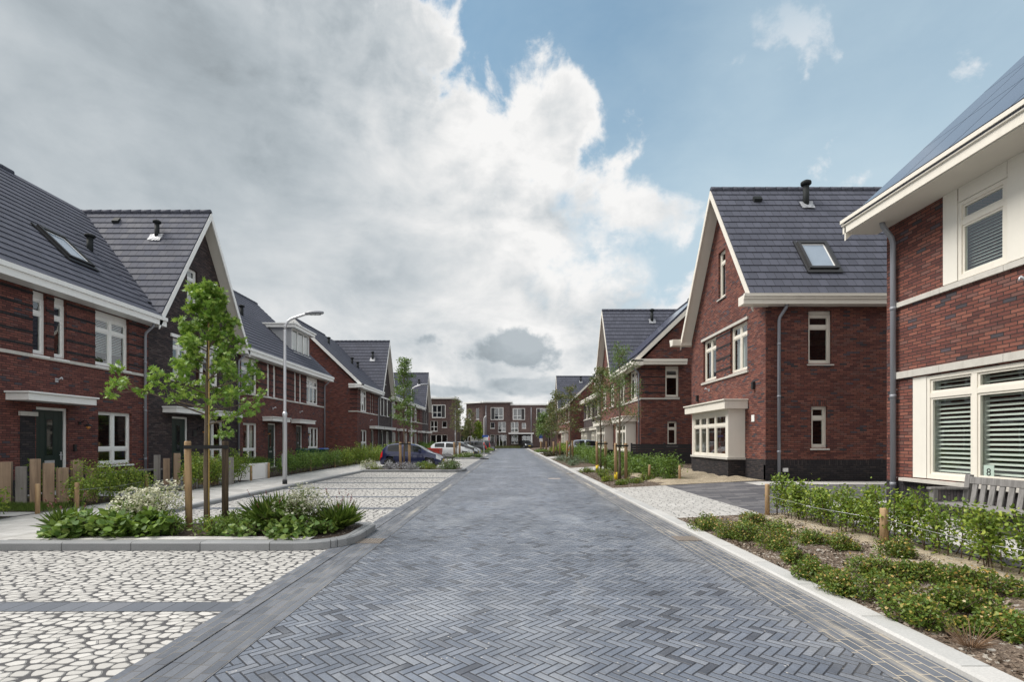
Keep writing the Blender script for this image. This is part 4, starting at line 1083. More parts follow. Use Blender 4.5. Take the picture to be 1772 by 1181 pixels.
# nearest house on the right (solar roof)
root = thing('corner_house', (XN, 8, ZR), 'nearest brick house on the right, cream window panels, solar panels above a broad white eave', 'house', GR)
y0n, y1n = 3.2, 10.55
gtop = (5.6, 9.86, .90, 2.80); utop = (5.2, 9.17, 4.33, 5.75)
mb = MB(); wall_sheet(mb, FN, y0n, y1n, -.2, 5.95, [gtop, utop], reveal=.12)
lo, hi = XN, XN + 10.1
for yy, FF in ((y0n, F_front), (y1n, F_back)): wall_sheet(mb, FF(yy), lo, hi, -.2, [(lo, EAVE - .1), (XN + 5.05, RIDGE - .2), (hi, EAVE - .1)])
wall_sheet(mb, Fr((hi, 0), (0, 1), (1, 0)), y0n, y1n, -.2, 5.95)
mb.build('wall', MT['brick'], root, recalc=False, weld=True)
OVN = .68; fxn = XN - OVN; Xr = XN + 5.05
rf = RoofMB(); ya, yb = 2.9, 10.80
slope(rf, (fxn, ya, EAVE - .01), (fxn, yb, EAVE - .01), (Xr, ya, RIDGE), (Xr, yb, RIDGE)); slope(rf, (Xr + 5.73, ya, EAVE - .01), (Xr + 5.73, yb, EAVE - .01), (Xr, ya, RIDGE), (Xr, yb, RIDGE)); rf.finish(root)
ridge_cap(root, (Xr, ya, RIDGE + .04), (Xr, yb, RIDGE + .04))
# solar panels lying on the street slope
ev = Vector((fxn, 0, EAVE - .01)); rv = Vector((Xr, 0, RIDGE)); up_ = (rv - ev).normalized(); nn_ = Vector((-up_.z, 0, up_.x)); Ls = (rv - ev).length
for r_ in range(4):
    for c_ in range(7):
        yl = 10.42 - c_ * 1.04; t0 = .20 + r_ * 1.68; t1 = t0 + 1.652
        if t1 > Ls - .1: continue
        mb = MB(); p = [ev + up_ * t0, ev + up_ * t1]
        a, b = Vector((0, yl, 0)), Vector((0, yl - 1.012, 0)); o1, o2 = nn_ * .05, nn_ * .085
        mb.hexa([p[0] + a + o1, p[0] + b + o1, p[1] + b + o1, p[1] + a + o1, p[0] + a + o2, p[0] + b + o2, p[1] + b + o2, p[1] + a + o2])
        mb.build('solar_panel', MT['solar'], root)
# broad eave box with stepped gutter, returning round the far corner
mb = MB(); mb.prism(FN, [(-.02, 5.97), (OVN, 5.97), (OVN, 6.12), (OVN + .03, 6.13), (OVN + .03, 6.17), (OVN + .06, 6.18), (OVN + .06, 6.25), (OVN + .02, 6.25), (OVN - .03, 6.21), (-.02, 6.21)], y0n - .4, 10.9)
mb.build('gutter', MT['cream'], root)
mb = MB(); mb.fbox(FN, y0n - .35, 10.86, -.02, OVN - .03, 5.955, 5.968); mb.build('soffit', MT['soffit'], root)
mb = MB(); verge_board(mb, (fxn, 10.80, EAVE - .07), (Xr, 10.80, RIDGE - .04), (0, 1, 0), .3, .04); mb.build('verge_board', MT['cream'], root)
# upper window between cream panels
for a, b in ((8.87, 9.17), (7.16, 7.98), (5.25, 5.5)):
    mb = MB(); mb.fbox(FN, a + .004, b - .004, -.11, .012, 4.36, 5.955); mb.build('cladding_panel', MT['panel'], root, bevel=.004)
mb = MB(); mb.fbox(FN, 7.99, 8.86, -.11, .005, 5.70, 5.955); mb.build('cladding_panel', MT['panel'], root, bevel=.004)
window(root, FN, 7.985, 8.865, 4.36, 5.69, 1, top=.36, frame='cream', inset=.0, sill=False, curtain=('blind', 0, .78))
window(root, FN, 5.52, 7.14, 4.36, 5.69, 2, top=.36, frame='cream', inset=.0, sill=False, curtain=('blind', 0, .78))
string_course(root, FN, y0n, 10.28, 4.24, .095, .05)
# lower window, two lights wide, louvred blinds inside
mb = MB(); mb.fbox(FN, 9.54, 9.858, -.11, .006, .90, 2.80); mb.build('cladding_panel', MT['panel'], root)
window(root, FN, 6.3, 9.53, .90, 2.79, cols=[0, .70, 1.0], top=.36, frame='cream', inset=.0, sill=False, curtain=('shutter', .03, .98))
mb = MB(); mb.fbox(FN, 5.6, 6.29, -.11, .006, .90, 2.80); mb.build('cladding_panel', MT['panel'], root)
string_course(root, FN, y0n, 10.28, 2.825, .13, .055, name='lintel')
mb = MB(); mb.fbox(FN, 5.5, 10.1, -.05, .10, .815, .875); mb.build('window_ledge', MT['concrete'], root)
plinth(root, FN, y0n, y1n + .004, -.2, .80, mat_='plinth_up'); plinth(root, F_back(y1n), XN, hi, -.2, .80, mat_='plinth_up')
downpipe(root, FN, 10.27, .1, 5.98, nout=.42, r=.05)
bracket(root, FN, 7.62, 3.95)
# the figure 8 stuck to the pane
fc = bpy.data.curves.new('house_number', 'FONT'); fc.body = '8'; fc.size = .17; fc.align_x = 'CENTER'; fc.extrude = .001
tx = bpy.data.objects.new('tmp_number', fc); C.objects.link(tx); bpy.context.view_layer.update()
dgp = bpy.context.evaluated_depsgraph_get(); me8 = bpy.data.meshes.new_from_object(tx.evaluated_get(dgp)); bpy.data.objects.remove(tx)
mb = MB(); mb.fbox(FN, 8.24, 8.42, -.036, -.032, .985, 1.20); st_ = mb.build('number_sticker', plain('sticker_green', (.42, .52, .46), .5), root)
me8.materials.clear(); me8.materials.append(MT['black']); o8 = bpy.data.objects.new('house_number', me8); C.objects.link(o8); o8.parent = st_
o8.location = (XN + .030 - XN, 8.33 - 8, 1.03 - ZR); o8.rotation_euler = (R(90), 0, R(-90))

# second house: gable to the street, side wall to the camera
X2 = 8.3; F2 = F_right(X2); F2s = F_front(16.8); y0, y1 = 16.8, 23.7
CW = dict(cols=2, top=.42, frame='cream')
sidew = [(9.70, 10.46, 4.12, 5.86), (9.80, 10.32, 1.36, 2.72)]
h = gable_house('gable_house', 'red brick gable house with cream bay window and roof window, standing on bare sand', 'house', F2, 1, X2, y0, y1, ZR,
    [(18.1, 19.5, 4.12, 5.86, dict(CW, curtain=('net', 0, .7))), (20.85, 22.25, 4.12, 5.86, CW), (19.95, 20.62, 7.25, 9.1, dict(cols=1, top=.45, frame='cream', curtain=('net', 0, 1)))], [],
    brickm='brick', group=GR, frame='cream', ov=.45, length=10.6, zr=11.5, foot=6.25, main_roof=False, pl_z=.98, side_near=sidew, side_far=True)
window(h, F2s, *sidew[0], cols=1, top=.40, frame='cream', panel_top=.12); window(h, F2s, *sidew[1], cols=1, top=.38, frame='cream')
brick_bands(h, F2, 19.5, 20.85, 4.1, 5.9, [], n=4)
string_course(h, F2, 18.0, 22.4, 5.87, .10, .05, name='lintel'); string_course(h, F2, 18.0, 22.4, 4.0, .07, .05, name='sill_course')
plinth(h, F2s, X2 - .004, X2 + 10.6, -.15, .80, name='plinth'); plinth(h, F2s, X2 - .006, X2 + 10.6, .801, .98, mat_='plinth_up', d=.008, name='plinth_cap')
mb = MB(); mb.fbox(F2s, 9.81 - .03, 10.35, -.01, .006, 2.72, 2.93); mb.build('soldier_course', MT['soldier'], h)
GBX = [(-.02, 5.98), (.36, 5.98), (.36, 6.12), (.40, 6.13), (.40, 6.20), (.44, 6.21), (.44, 6.30), (.38, 6.30), (.34, 6.26), (-.02, 6.26)]
mb = MB(); mb.prism(F2s, GBX, 7.42, 18.9); mb.build('gutter', MT['cream'], h)
mb = MB(); mb.prism(F_back(23.7), GBX, 7.42, 18.9); mb.build('gutter', MT['cream'], h)
mb = MB(); mb.tube([(8.88, 16.55, 6.0), (8.86, 16.60, 5.88), (8.72, 16.70, 5.62), (8.70, 16.72, 5.5), (8.70, 16.72, .2)], .05, 10)
for z in (1.2, 3., 4.7): mb.tube([(8.70, 16.72, z), (8.70, 16.72, z + .07)], .058, 10)
mb.build('downpipe', MT['zinc'], h)
mb = MB(); mb.fbox(F2s, 8.86, 9.02, 0, .04, .58, .70); mb.build('socket_box', MT['white'], h)
wall_lamp(h, F2, 17.55, 3.48, 'box'); wall_lamp(h, F2, 22.85, 3.48, 'box'); bracket(h, F2, 21.6, 3.72)
mb = MB(); mb.fbox(F2, 17.55, 17.75, 0, .02, 2.25, 2.48); mb.build('number_plate', MT['white'], h)
# roof window and flue on the near slope
def on_gable(x, frac, yy0=16.68, yc=20.25, z0=6.15, z1=11.5): return (x, yy0 + (yc - yy0) * frac, z0 + (z1 - z0) * frac)
ug = Vector((0, 20.25 - 16.68, 11.5 - 6.15)).normalized(); ng = (0, -ug.z, ug.y)
skylight(h, Vector(on_gable(10.62, .345)) + Vector(ng) * .03, (1, 0, 0), ug, 1.0, 1.45)
flue(h, on_gable(11.25, .83), .95, .11, nrm=ng)
for x in (9.3, 13.9):
    q = Vector(on_gable(x, .86)); mb = MB(); mb.hexa([q + Vector(v) for v in ((0, -.02, 0), (.3, -.02, 0), (.3, .12, .14), (0, .12, .14), (0, -.10, .10), (.3, -.10, .10), (.3, .02, .26), (0, .02, .26))]); mb.build('roof_vent', MT['flue'], h)
def bay(h, Xw, y0, y1, zb, cols, sidecols, dep=.6, plz=.92):
    Fb = F_right(Xw - dep); bw = MB()
    bw.box(Xw - dep, Xw + .02, y0, y1, zb - .4, plz); bw.build('bay_plinth', MT['plinth'], h)
    s = MB(); s.box(Xw - dep - .06, Xw + .02, y0 - .06, y1 + .06, plz + .002, plz + .075); s.build('bay_sill', MT['concrete'], h)
    c = MB(); z0, z1 = plz + .078, 2.72
    c.box(Xw - dep + .03, Xw, y0, y0 + .03, z0, z1); c.box(Xw - dep + .03, Xw, y1 - .03, y1, z0, z1); c.box(Xw - dep, Xw - dep + .03, y0, y0 + .22, z0, z1); c.box(Xw - dep, Xw - dep + .03, y1 - .12, y1, z0, z1)
    c.box(Xw - dep, Xw - dep + .10, y0 + .22, y1 - .12, z1 - .14, z1)
    c.box(Xw - dep + .2, Xw + .4, y0 + .03, y1 - .03, z0 - .02, z0)
    c.build('bay_panel', MT['panel'], h)
    window(h, Fb, y0 + .22, y1 - .12, z0, z1 - .14, cols, top=.42, frame='cream', inset=.02, sill=False)
    canopy(h, F_right(Xw), y0 - .22, y1 + .30, z1 + .003, h=.34, dep=dep + .22, frame='cream')
bay(h, X2, 18.27, 21.9, ZR, [0, .31, .56, .78, 1.0], None)

# third house: main roof with solar panels, then a cross gable
X3 = 7.4; F3 = F_right(X3)
h = main_house('brick_house', 'red brick house with cream bay and solar roof, behind the staked right trees', 'house', F3, 1, X3, 29.4, 36.1, ZR,
    [(30.3, 32.2, 4.1, 5.84, dict(cols=2, top=.42)), (33.6, 35.4, 4.1, 5.84, dict(cols=2, top=.42)), (34.0, 35.7, .75, 2.6, dict(cols=3, top=.5))], [], brickm='brick', group=GR, frame='cream',
    gut=(28.9, 36.1), roof_y=(29.12, 36.1), pl_z=.95, end_near=[(8.80, 9.56, 4.10, 5.86), (8.92, 9.46, 1.32, 2.70)])
F3s = F_front(29.4); window(h, F3s, 8.80, 9.56, 4.10, 5.86, 1, top=.42, frame='cream', panel_top=.15); window(h, F3s, 8.92, 9.46, 1.32, 2.70, 1, top=.42, frame='cream')
mb = MB(); mb.prism(F3s, [(-.02, 5.9), (.46, 5.9), (.46, 6.05), (.5, 6.06), (.5, 6.2), (-.02, 6.2)], 6.85, 9.9); mb.build('gutter_return', MT['cream'], h)
mb = MB(); mb.fbox(F3s, X3 - .05, 9.6, -.02, .045, 3.95, 4.04); mb.build('string_return', MT['concrete'], h)
brick_bands(h, F3s, X3, 8.8, 4.06, 5.85, [], n=4); plinth(h, F3s, X3 - .004, X3 + 10.1, -.2, .95)
downpipe(h, F3, 29.6, .3, 5.86)
bay(h, X3, 30.6, 33.5, ZR, 3, None)
def solar_field(h, Xe, Xr, y0, y1, rows=3):
    ev = Vector((Xe, 0, EAVE)); rv = Vector((Xr, 0, RIDGE)); up = (rv - ev).normalized(); nn = Vector((-up.z, 0, up.x)); L = (rv - ev).length; y = y0
    while y + 1 < y1:
        for r_ in range(rows):
            t0 = .5 + r_ * 1.7; a, b = Vector((0, y, 0)), Vector((0, y + 1.0, 0)); p, q = ev + up * t0, ev + up * (t0 + 1.66)
            mb = MB(); mb.hexa([p + a + nn * .05, p + b + nn * .05, q + b + nn * .05, q + a + nn * .05, p + a + nn * .09, p + b + nn * .09, q + b + nn * .09, q + a + nn * .09]); mb.build('solar_panel', MT['solar'], h)
        y += 1.03
solar_field(h, 6.9, X3 + 5.05, 29.5, 35.9)
h = gable_house('gable_house', 'red brick gable house with slate grey roof beyond the solar roof on the right', 'house', F3, 1, X3, 36.11, 42.7, ZR,
    [(37.0, 38.6, 4.1, 5.8, dict(cols=2, top=.42)), (40.2, 41.8, 4.1, 5.8, dict(cols=2, top=.42)), (39.1, 39.7, 7.3, 9.0, dict(cols=1, fine=False))], [], brickm='brick', group=GR, frame='cream', main_roof=True, zr=11.6)
flue(h, (10.6, 38.8, 10.6), .95, .11, nrm=(0, -.84, .54)); bay(h, X3, 37.4, 41.2, ZR, 4, None)
# small dark fence between the second and third house
ft = thing('fence', (9, 28.2, .2), 'low black board fence behind the hedge between two right hand houses', 'fence')
for k in range(8):
    mb = MB(); mb.box(6.6, 13.2, 28.2, 28.225, .34 + k * .135, .34 + k * .135 + .125); mb.build('fence_board', MT['slatwood'], ft)
for x in (6.6, 8.4, 10.2, 12.): mb = MB(); mb.box(x - .04, x + .04, 28.23, 28.30, .1, 1.46); mb.build('post', MT['slatwood'], ft)
# low brown brick house set back, then the farther row
def pale_front(h, F, a):
    canopy(h, F, a + .4, a + 5.0, 2.62, h=.3, dep=.75, frame='cream')
    for q0, q1 in ((.6, 2.2), (2.9, 4.7)):
        mb = MB(); mb.fbox(F, a + q0, a + q1, 0, .5, .75, 2.6); mb.build('bay_panel', MT['panel'], h)
        window(h, Fr((F.o[0] + F.nn[0] * .52, 0), F.t, F.nn), a + q0 + .1, a + q1 - .1, .95, 2.5, 3, top=.4, frame='cream', inset=-.05, sill=False, fine=False)
X4 = 7.4; F4 = F_right(X4)
for k in range(2):
    a = 46.5 + 7.6 * k
    h = main_house('brick_house', ['dark brick house behind the silver parked car, with two pale ground floor bays', 'brick house half hidden by the leafless looking street trees on the right'][k], 'house', F_right(8.6), 1, 8.6, a, a + 7.0, ZR,
        [(a + 1., a + 2.6, 4.1, 5.6, dict(cols=2, top=.4)), (a + 4, a + 5.6, 4.1, 5.6, dict(cols=2, top=.4))], [], brickm='brick_dark', group=GR, frame='cream', end_near=True, end_far=True, zr=9.2, bands=False)
    pale_front(h, F_right(8.6), a + .5)
h = main_house('brick_house', 'far red brick house with its sloping verge towards the camera, right of the road end', 'house', F4, 1, X4, 64.7, 76.6, ZR,
    [(66, 67.6, 4.1, 5.84, dict(cols=2, top=.42)), (70, 71.6, 4.1, 5.84, dict(cols=2, top=.42)), (74, 75, 4.1, 5.84, dict(cols=1))], [], brickm='brick', group=GR, frame='cream', end_near=True)
pale_front(h, F4, 66.)
h = gable_house('gable_house', 'farthest red brick gable house on the right, dark tiled roof above the trees', 'house', F4, 1, X4, 76.61, 83.2, ZR,
    [(78, 79.4, 4.1, 5.8, dict(cols=2, top=.42)), (81, 82.3, 4.1, 5.8, dict(cols=2, top=.42)), (79.6, 80.2, 7.3, 9.0, dict(cols=1, fine=False))], [], brickm='brick', group=GR, frame='cream', main_roof=True, zr=11.6, side_far=True)
flue(h, (10.7, 79.3, 10.65), .9, .12, nrm=(0, -.84, .54)); canopy(h, F4, 77.2, 82.4, 2.62, h=.3, dep=.75, frame='cream')

# ---------------------------------------------------------------- flat roofed blocks closing the street
def block(name, label, F, s0, s1, zb, ztop, depth, wins, roof_over=.5, tops=None):
    root = thing(name, F.P((s0 + s1) / 2, 0, zb), label, 'apartment block' if s1 - s0 > 8 else 'house', 'flat roofed blocks at the street end')
    mb = MB(); wall_sheet(mb, F, s0, s1, zb - .3, ztop, [w_[:4] for w_ in wins])
    n_in = -depth
    def P(s, n, z): return F.P(s, n, z)
    for s in (s0, s1): mb.poly([P(s, 0, zb - .3), P(s, n_in, zb - .3), P(s, n_in, ztop), P(s, 0, ztop)])
    mb.poly([P(s0, n_in, zb - .3), P(s1, n_in, zb - .3), P(s1, n_in, ztop), P(s0, n_in, ztop)])
    mb.build('wall', MT['brick_far'], root, weld=True)
    rb = MB(); rb.fbox(F, s0 - roof_over, s1 + roof_over, n_in - roof_over, roof_over, ztop, ztop + .28); rb.build('roof', MT['white'], root)
    for w_ in wins:
        kw = dict(w_[4]); sh = kw.pop('shutter', None)
        a, b = w_[0], w_[1]
        if sh:
            pw = (b - a) * .28; sb = MB()
            x0 = a if sh == 'l' else b - pw; sb.fbox(F, x0 + .05, x0 + pw - .02, -.14, -.04, w_[2] + .06, w_[3] - .06); sb.build('shutter', MT['dark_panel'], root)
            fb = MB(); fb.fbox(F, a - .08, b + .08, -.05, .02, w_[2] - .10, w_[2]); fb.fbox(F, a - .08, b + .08, -.05, .02, w_[3], w_[3] + .10); fb.fbox(F, a - .10, a, -.05, .02, w_[2], w_[3]); fb.fbox(F, b, b + .10, -.05, .02, w_[2], w_[3]); fb.build('window_surround', MT['white'], root)
            if sh == 'l': a += pw
            else: b -= pw
        window(root, F, a, b, w_[2], w_[3], fine=False, **kw)
    return root
DF = 110.
def fx_(px, D=DF): return (px - 885) * D / 890
def fz_(py, D=DF): return 1.6 - (py - 763) * D / 890
ang = R(-2.5)
tF = (math.cos(ang), math.sin(ang)); nF = (math.sin(ang), -math.cos(ang))
FF1 = Fr((fx_(835.5), DF), tF, nF)
def sp(px): return (fx_(px) - fx_(835.5)) / tF[0]
zt1 = fz_(697.5)
mw = [(sp(850), sp(870.5), fz_(726.5), fz_(706.5), dict(cols=2, low=.8, shutter='l')), (sp(862), sp(875.5), fz_(748.5), fz_(730.5), dict(cols=2, low=.8)), (sp(848.5), sp(856), fz_(742), fz_(731.5), dict(cols=1)),
      (sp(858), sp(876.5), 0.3, fz_(753), dict(cols=3))]
h = block('flat_roof_house', 'taller brown brick block with white framed windows closing the street', FF1, 0, sp(883), .1, zt1, 11, mw + [(sp(848.6), sp(856), .2, fz_(753), dict(cols=1))])
for px in (841,):
    mb = MB(); s = sp(px); mb.tube([FF1.P(s, .1, .2), FF1.P(s, .1, fz_(702))], .09, 8); mb.build('downpipe', MT['zinc'], h)
# side wall of the block runs back to the left
ang2 = R(180 - 35); p0 = FF1.P(0, 0, 0)
t2 = (math.cos(ang2), math.sin(ang2)); n2 = (-math.sin(R(35)), -math.cos(R(35)))
FS = Fr((p0[0], p0[1]), t2, n2); Ls = 4.6
sw = [(1.0, 1.9, fz_(726), fz_(706.5), dict(cols=1)), (3.3, 4.1, fz_(726), fz_(709), dict(cols=1))]
h2 = block('flat_roof_house', 'brown brick side wing with two narrow upper windows, left of the block closing the street', FS, 0.02, Ls, .1, zt1 - .05, 4., sw, roof_over=.5)
mw = [(sp(888), sp(907.5), fz_(726.5), fz_(708), dict(cols=2, low=.8, shutter='r')), (sp(929), sp(948), fz_(726.5), fz_(708), dict(cols=2, low=.8, shutter='l')), (sp(884), sp(897), fz_(748.5), fz_(731), dict(cols=2, low=.8)), (sp(903), sp(910), fz_(742), fz_(732.5), dict(cols=1)),
      (sp(884.5), sp(896.5), .9, fz_(753.5), dict(cols=2)), (sp(945), sp(953), fz_(748), fz_(731), dict(cols=1)), (sp(903), sp(919), .2, fz_(754.5), dict(cols=2)), (sp(949), sp(953), .2, fz_(754), dict(cols=1))]
FF2 = Fr((FF1.o[0] + nF[0] * -.25, FF1.o[1] + nF[1] * -.25), tF, nF)
h = block('flat_roof_house', 'lower brown brick block with a white carport roof at the end of the street', FF2, sp(883.2), sp(960), .1, fz_(702), 11, mw, roof_over=.12)
mb = MB(); mb.fbox(FF2, sp(881), sp(923.5), 0, 2.6, fz_(752), fz_(750)); mb.fbox(FF2, sp(919), sp(921), 0, 2.5, .1, fz_(752)); mb.build('carport_roof', MT['white'], h)
mb = MB(); s = sp(919); mb.tube([FF2.P(s, .1, 3.4), FF2.P(s, .1, fz_(706))], .08, 8); mb.build('downpipe', MT['zinc'], h)
FF3 = Fr((FF1.o[0] + nF[0] * .6, FF1.o[1] + nF[1] * .6), tF, nF)
h = block('flat_roof_house', 'brown brick block rising behind the farthest right gable at the street end', FF3, sp(951.5), sp(1010), .1, fz_(697), 11, [(sp(962), sp(975), fz_(727), fz_(707), dict(cols=2))], roof_over=.5)
# left block
DL = 92.
def lx(px): return (px - 885) * DL / 890
def lz(py): return 1.6 - (py - 763) * DL / 890
FLB = F_front(DL)
lw = [(lx(748.5), lx(770), lz(723), lz(702), dict(cols=2, low=.9, shutter='r')), (lx(745), lx(757), lz(747), lz(729), dict(cols=2, low=.8)), (lx(765), lx(773.5), lz(740.5), lz(729.5), dict(cols=1)), (lx(745), lx(774), .3, lz(753), dict(cols=3))]
h = block('flat_roof_house', 'brown brick flat roofed block beyond the last gable of the left row', FLB, lx(700), lx(787), .1, lz(691), 9, lw, roof_over=.5)
# brick garage between the blocks
g_ = thing('garage', (fx_(806, 118), 118, 0), 'low dark brick garage in the gap between the flat roofed blocks', 'garage')
mb = MB(); mb.box(fx_(782, 118), fx_(830, 118), 118, 124, -.1, 4.0); mb.build('wall', MT['brick_far'], g_)
mb = MB(); mb.box(fx_(781, 118), fx_(831, 118), 117.8, 124, 4.0, 4.2); mb.build('roof', MT['dark_panel'], g_)
mb = MB(); mb.box(fx_(790, 118), fx_(803, 118), 117.93, 117.99, 0, 2.6); mb.build('garage_door', MT['door_green'], g_)

# ---------------------------------------------------------------- plants
SHAPES = {
    'diamond': [(0, 0), (.28, .45), (0, 1), (-.28, .45)],
    'oval': [(0, 0), (.24, .25), (.28, .6), (0, 1), (-.28, .6), (-.24, .25)],
    'broad': [(0, 0), (.34, .16), (.40, .48), (.22, .8), (0, 1), (-.22, .8), (-.40, .48), (-.34, .16)],
    'star': [(0, 0), (.16, .22), (.52, .18), (.26, .44), (.44, .82), (.14, .62), (0, 1.05), (-.14, .62), (-.44, .82), (-.26, .44), (-.52, .18), (-.16, .22)],
    'blade': [(-.020, 0), (.020, 0), (.016, .6), (0, 1), (-.016, .6)],
    'lance': [(0, 0), (.13, .35), (.09, .7), (0, 1), (-.09, .7), (-.13, .35)],
    'dot': [(-.5, -.25), (0, -.5), (.5, -.25), (.5, .25), (0, .5), (-.5, .25)],
    'chip': [(-.5, -.2), (.4, -.25), (.5, .2), (-.4, .25)],
}
def leaf_verts(P, size, shape, rng, up=.5, dirv=None, jit=.35, cup=.12):
    P = np.asarray(P, float); n = len(P)
    if n == 0: return np.zeros((0, 3)), np.zeros(0, int)
    S = np.array(SHAPES[shape]); K = len(S)
    N = rng.normal(size=(n, 3)); N[:, 2] = np.abs(N[:, 2]) * .6; N /= np.linalg.norm(N, axis=1)[:, None]; N[:, 2] += up; N /= np.linalg.norm(N, axis=1)[:, None]
    Dv = rng.normal(size=(n, 3)) if dirv is None else np.asarray(dirv) + rng.normal(size=(n, 3)) * .4
    if shape == 'blade':
        Dv = np.asarray(dirv) if dirv is not None else Dv; Dv = Dv / np.linalg.norm(Dv, axis=1)[:, None]
        T = np.cross(Dv, rng.normal(size=(n, 3))); T /= np.linalg.norm(T, axis=1)[:, None]
    else:
        Dv -= N * (Dv * N).sum(1)[:, None]; Dv /= np.maximum(np.linalg.norm(Dv, axis=1), 1e-6)[:, None]; T = np.cross(N, Dv)
    s = (size * (1 + rng.uniform(-jit, jit, n)))[:, None, None]
    Nz = np.cross(T, Dv)
    bend = (np.abs(S[:, 0]) * cup * 2 - S[:, 1] ** 2 * cup)[None, :, None] * Nz[:, None, :]
    V_ = P[:, None, :] + (T[:, None, :] * S[None, :, 0:1] + Dv[:, None, :] * S[None, :, 1:2] + bend) * s
    return V_.reshape(-1, 3), np.full(n, K)
def leaves(name, P, size, shape, mat_, parent, rng, **k):
    v, c = leaf_verts(P, size, shape, rng, **k)
    return fast_mesh(name, v, c, MT[mat_], parent)
def cloud(rng, n, c, r, shell=.35):
    """points in an ellipsoid, denser towards its outside"""
    d_ = rng.normal(size=(n, 3)); d_ /= np.linalg.norm(d_, axis=1)[:, None]
    return np.asarray(c) + d_ * (shell + (1 - shell) * rng.uniform(0, 1, (n, 1)) ** .5) * np.asarray(r)

def young_tree(name, label, base, H, z0, prof, nb, per, lsize, shape, mat_, seed, trunk_r=.045, lean=(0, 0), rise=.6, cl=.20, group=None, cane=False, sub=3, bark='bark'):
    """trunk, limbs with twigs, leaves in clumps along them; prof(t) = reach of a limb at height fraction t of the crown"""
    rng = np.random.default_rng(seed); x, y, z = base
    t = thing(name, base, label, 'tree', group)
    pts = [(x + lean[0] * k + rng.uniform(-.02, .02) * (k > .1), y + lean[1] * k + rng.uniform(-.02, .02) * (k > .1), z - .1 + (H + .1) * k) for k in np.linspace(0, 1, 9)]
    mb = MB(); mb.tube(pts, [trunk_r * (1.25 if i == 0 else 1 - .9 * (i / 8) ** 1.2) for i in range(9)], 9); mb.build('trunk', MT[bark], t)
    lb = MB(); LP = []; LD = []
    def trunk_at(h):
        k = (h + .1) / (H + .1) * 8; i = min(int(k), 7); f = k - i
        return np.array(pts[i]) * (1 - f) + np.array(pts[i + 1]) * f
    for b in range(nb):
        tt = (b + rng.uniform(.1, .9)) / nb; h = z0 + (H - z0) * tt * .98; p = trunk_at(h)
        a = b * 2.4 + rng.uniform(-.5, .5); L = prof(tt) * rng.uniform(.75, 1.15); up = rise * rng.uniform(.6, 1.3) + tt * .5
        d_ = np.array([math.cos(a), math.sin(a), up]); d_ /= np.linalg.norm(d_)
        q1 = p + d_ * L * .5 + (0, 0, -.02 * L); q2 = p + d_ * L + rng.normal(size=3) * .05 * L
        lb.tube([p, q1, q2], [trunk_r * .33 * (1 - .5 * tt), trunk_r * .22, .004], 5, cap=False)
        nodes = [(q2, cl), (q1 + (q2 - q1) * .5, cl * .85)]
        for s_ in range(sub):
            f = rng.uniform(.35, .95); o = p + (q2 - p) * f; e = d_ * .5 + rng.normal(size=3) * .6; e[2] += .15; e /= np.linalg.norm(e); e = o + e * L * rng.uniform(.25, .5)
            lb.tube([o, e], [trunk_r * .12, .003], 4, cap=False); nodes.append((e, cl * rng.uniform(.6, 1.0)))
        for c_, r_ in nodes:
            n = max(3, int(per * rng.uniform(.5, 1.3)))
            pp = cloud(rng, n, c_, (r_, r_, r_ * .75), .2); LP.append(pp)
    top = trunk_at(H); LP.append(cloud(rng, per * 2, top - (0, 0, cl * .6), (cl * .6, cl * .6, cl * 1.3), .1))
    lb.build('limbs', MT[bark], t, recalc=False)
    leaves('crown', np.concatenate(LP), lsize, shape, mat_, t, rng, up=.35)
    if cane:
        cb = MB(); cb.tube([(x + .055, y - .04, z - .05), (x + .05 + lean[0], y - .03, z + H * .96)], [.012, .009], 6); cb.build('bamboo_cane', MT['bamboo'], t)
    return t
def stakes(pos, zb, h, strap=True, mats=('stake', 'stake'), r=.05, label='', yellow=None, group='support stakes of the young trees', labels=None):
    """round tree stakes, each a thing of its own, and the black strap that joins them"""
    tops = []
    for i, (x, y) in enumerate(pos):
        t = thing('tree_stake', (x, y, zb), labels[i], 'tree stake', group); mb = MB()
        lx_, ly_ = ((i * 37) % 5 - 2) * .008, ((i * 53) % 5 - 2) * .008
        mb.tube([(x, y, zb - .15), (x + lx_, y + ly_, zb + h - .02), (x + lx_, y + ly_, zb + h)], [r * 1.04, r, r * .9], 12); mb.build('stake', MT[mats[i]], t)
        tops.append((x + lx_, y + ly_))
        if yellow is not None and i in yellow:
            mb = MB(); mb.tube([(x, y, zb - .02), (x, y, zb + .30)], r * 1.12, 12); mb.build('yellow_wrap', MT['yellow'], t)
    if strap:
        (x0, y0), (x1, y1) = tops[0], tops[-1]; z = zb + h - .10
        mb = MB(); dx_, dy_ = x1 - x0, y1 - y0; L = math.hypot(dx_, dy_); ux, uy = dx_ / L, dy_ / L
        for side in (-1, 1):
            ox, oy = -uy * side * (r + .012), ux * side * (r + .012)
            mb.hexa([(x0 + ox - ux * r, y0 + oy - uy * r, z - .03), (x1 + ox + ux * r, y1 + oy + uy * r, z - .03), (x1 + ox * 1.15 + ux * r, y1 + oy * 1.15 + uy * r, z - .03), (x0 + ox * 1.15 - ux * r, y0 + oy * 1.15 - uy * r, z - .03),
                     (x0 + ox - ux * r, y0 + oy - uy * r, z + .03), (x1 + ox + ux * r, y1 + oy + uy * r, z + .03), (x1 + ox * 1.15 + ux * r, y1 + oy * 1.15 + uy * r, z + .03), (x0 + ox * 1.15 - ux * r, y0 + oy * 1.15 - uy * r, z + .03)])
        tag(mb.build('tree_strap', MT['rubber'], None), label, 'tree strap', 'rubber straps on the stakes')

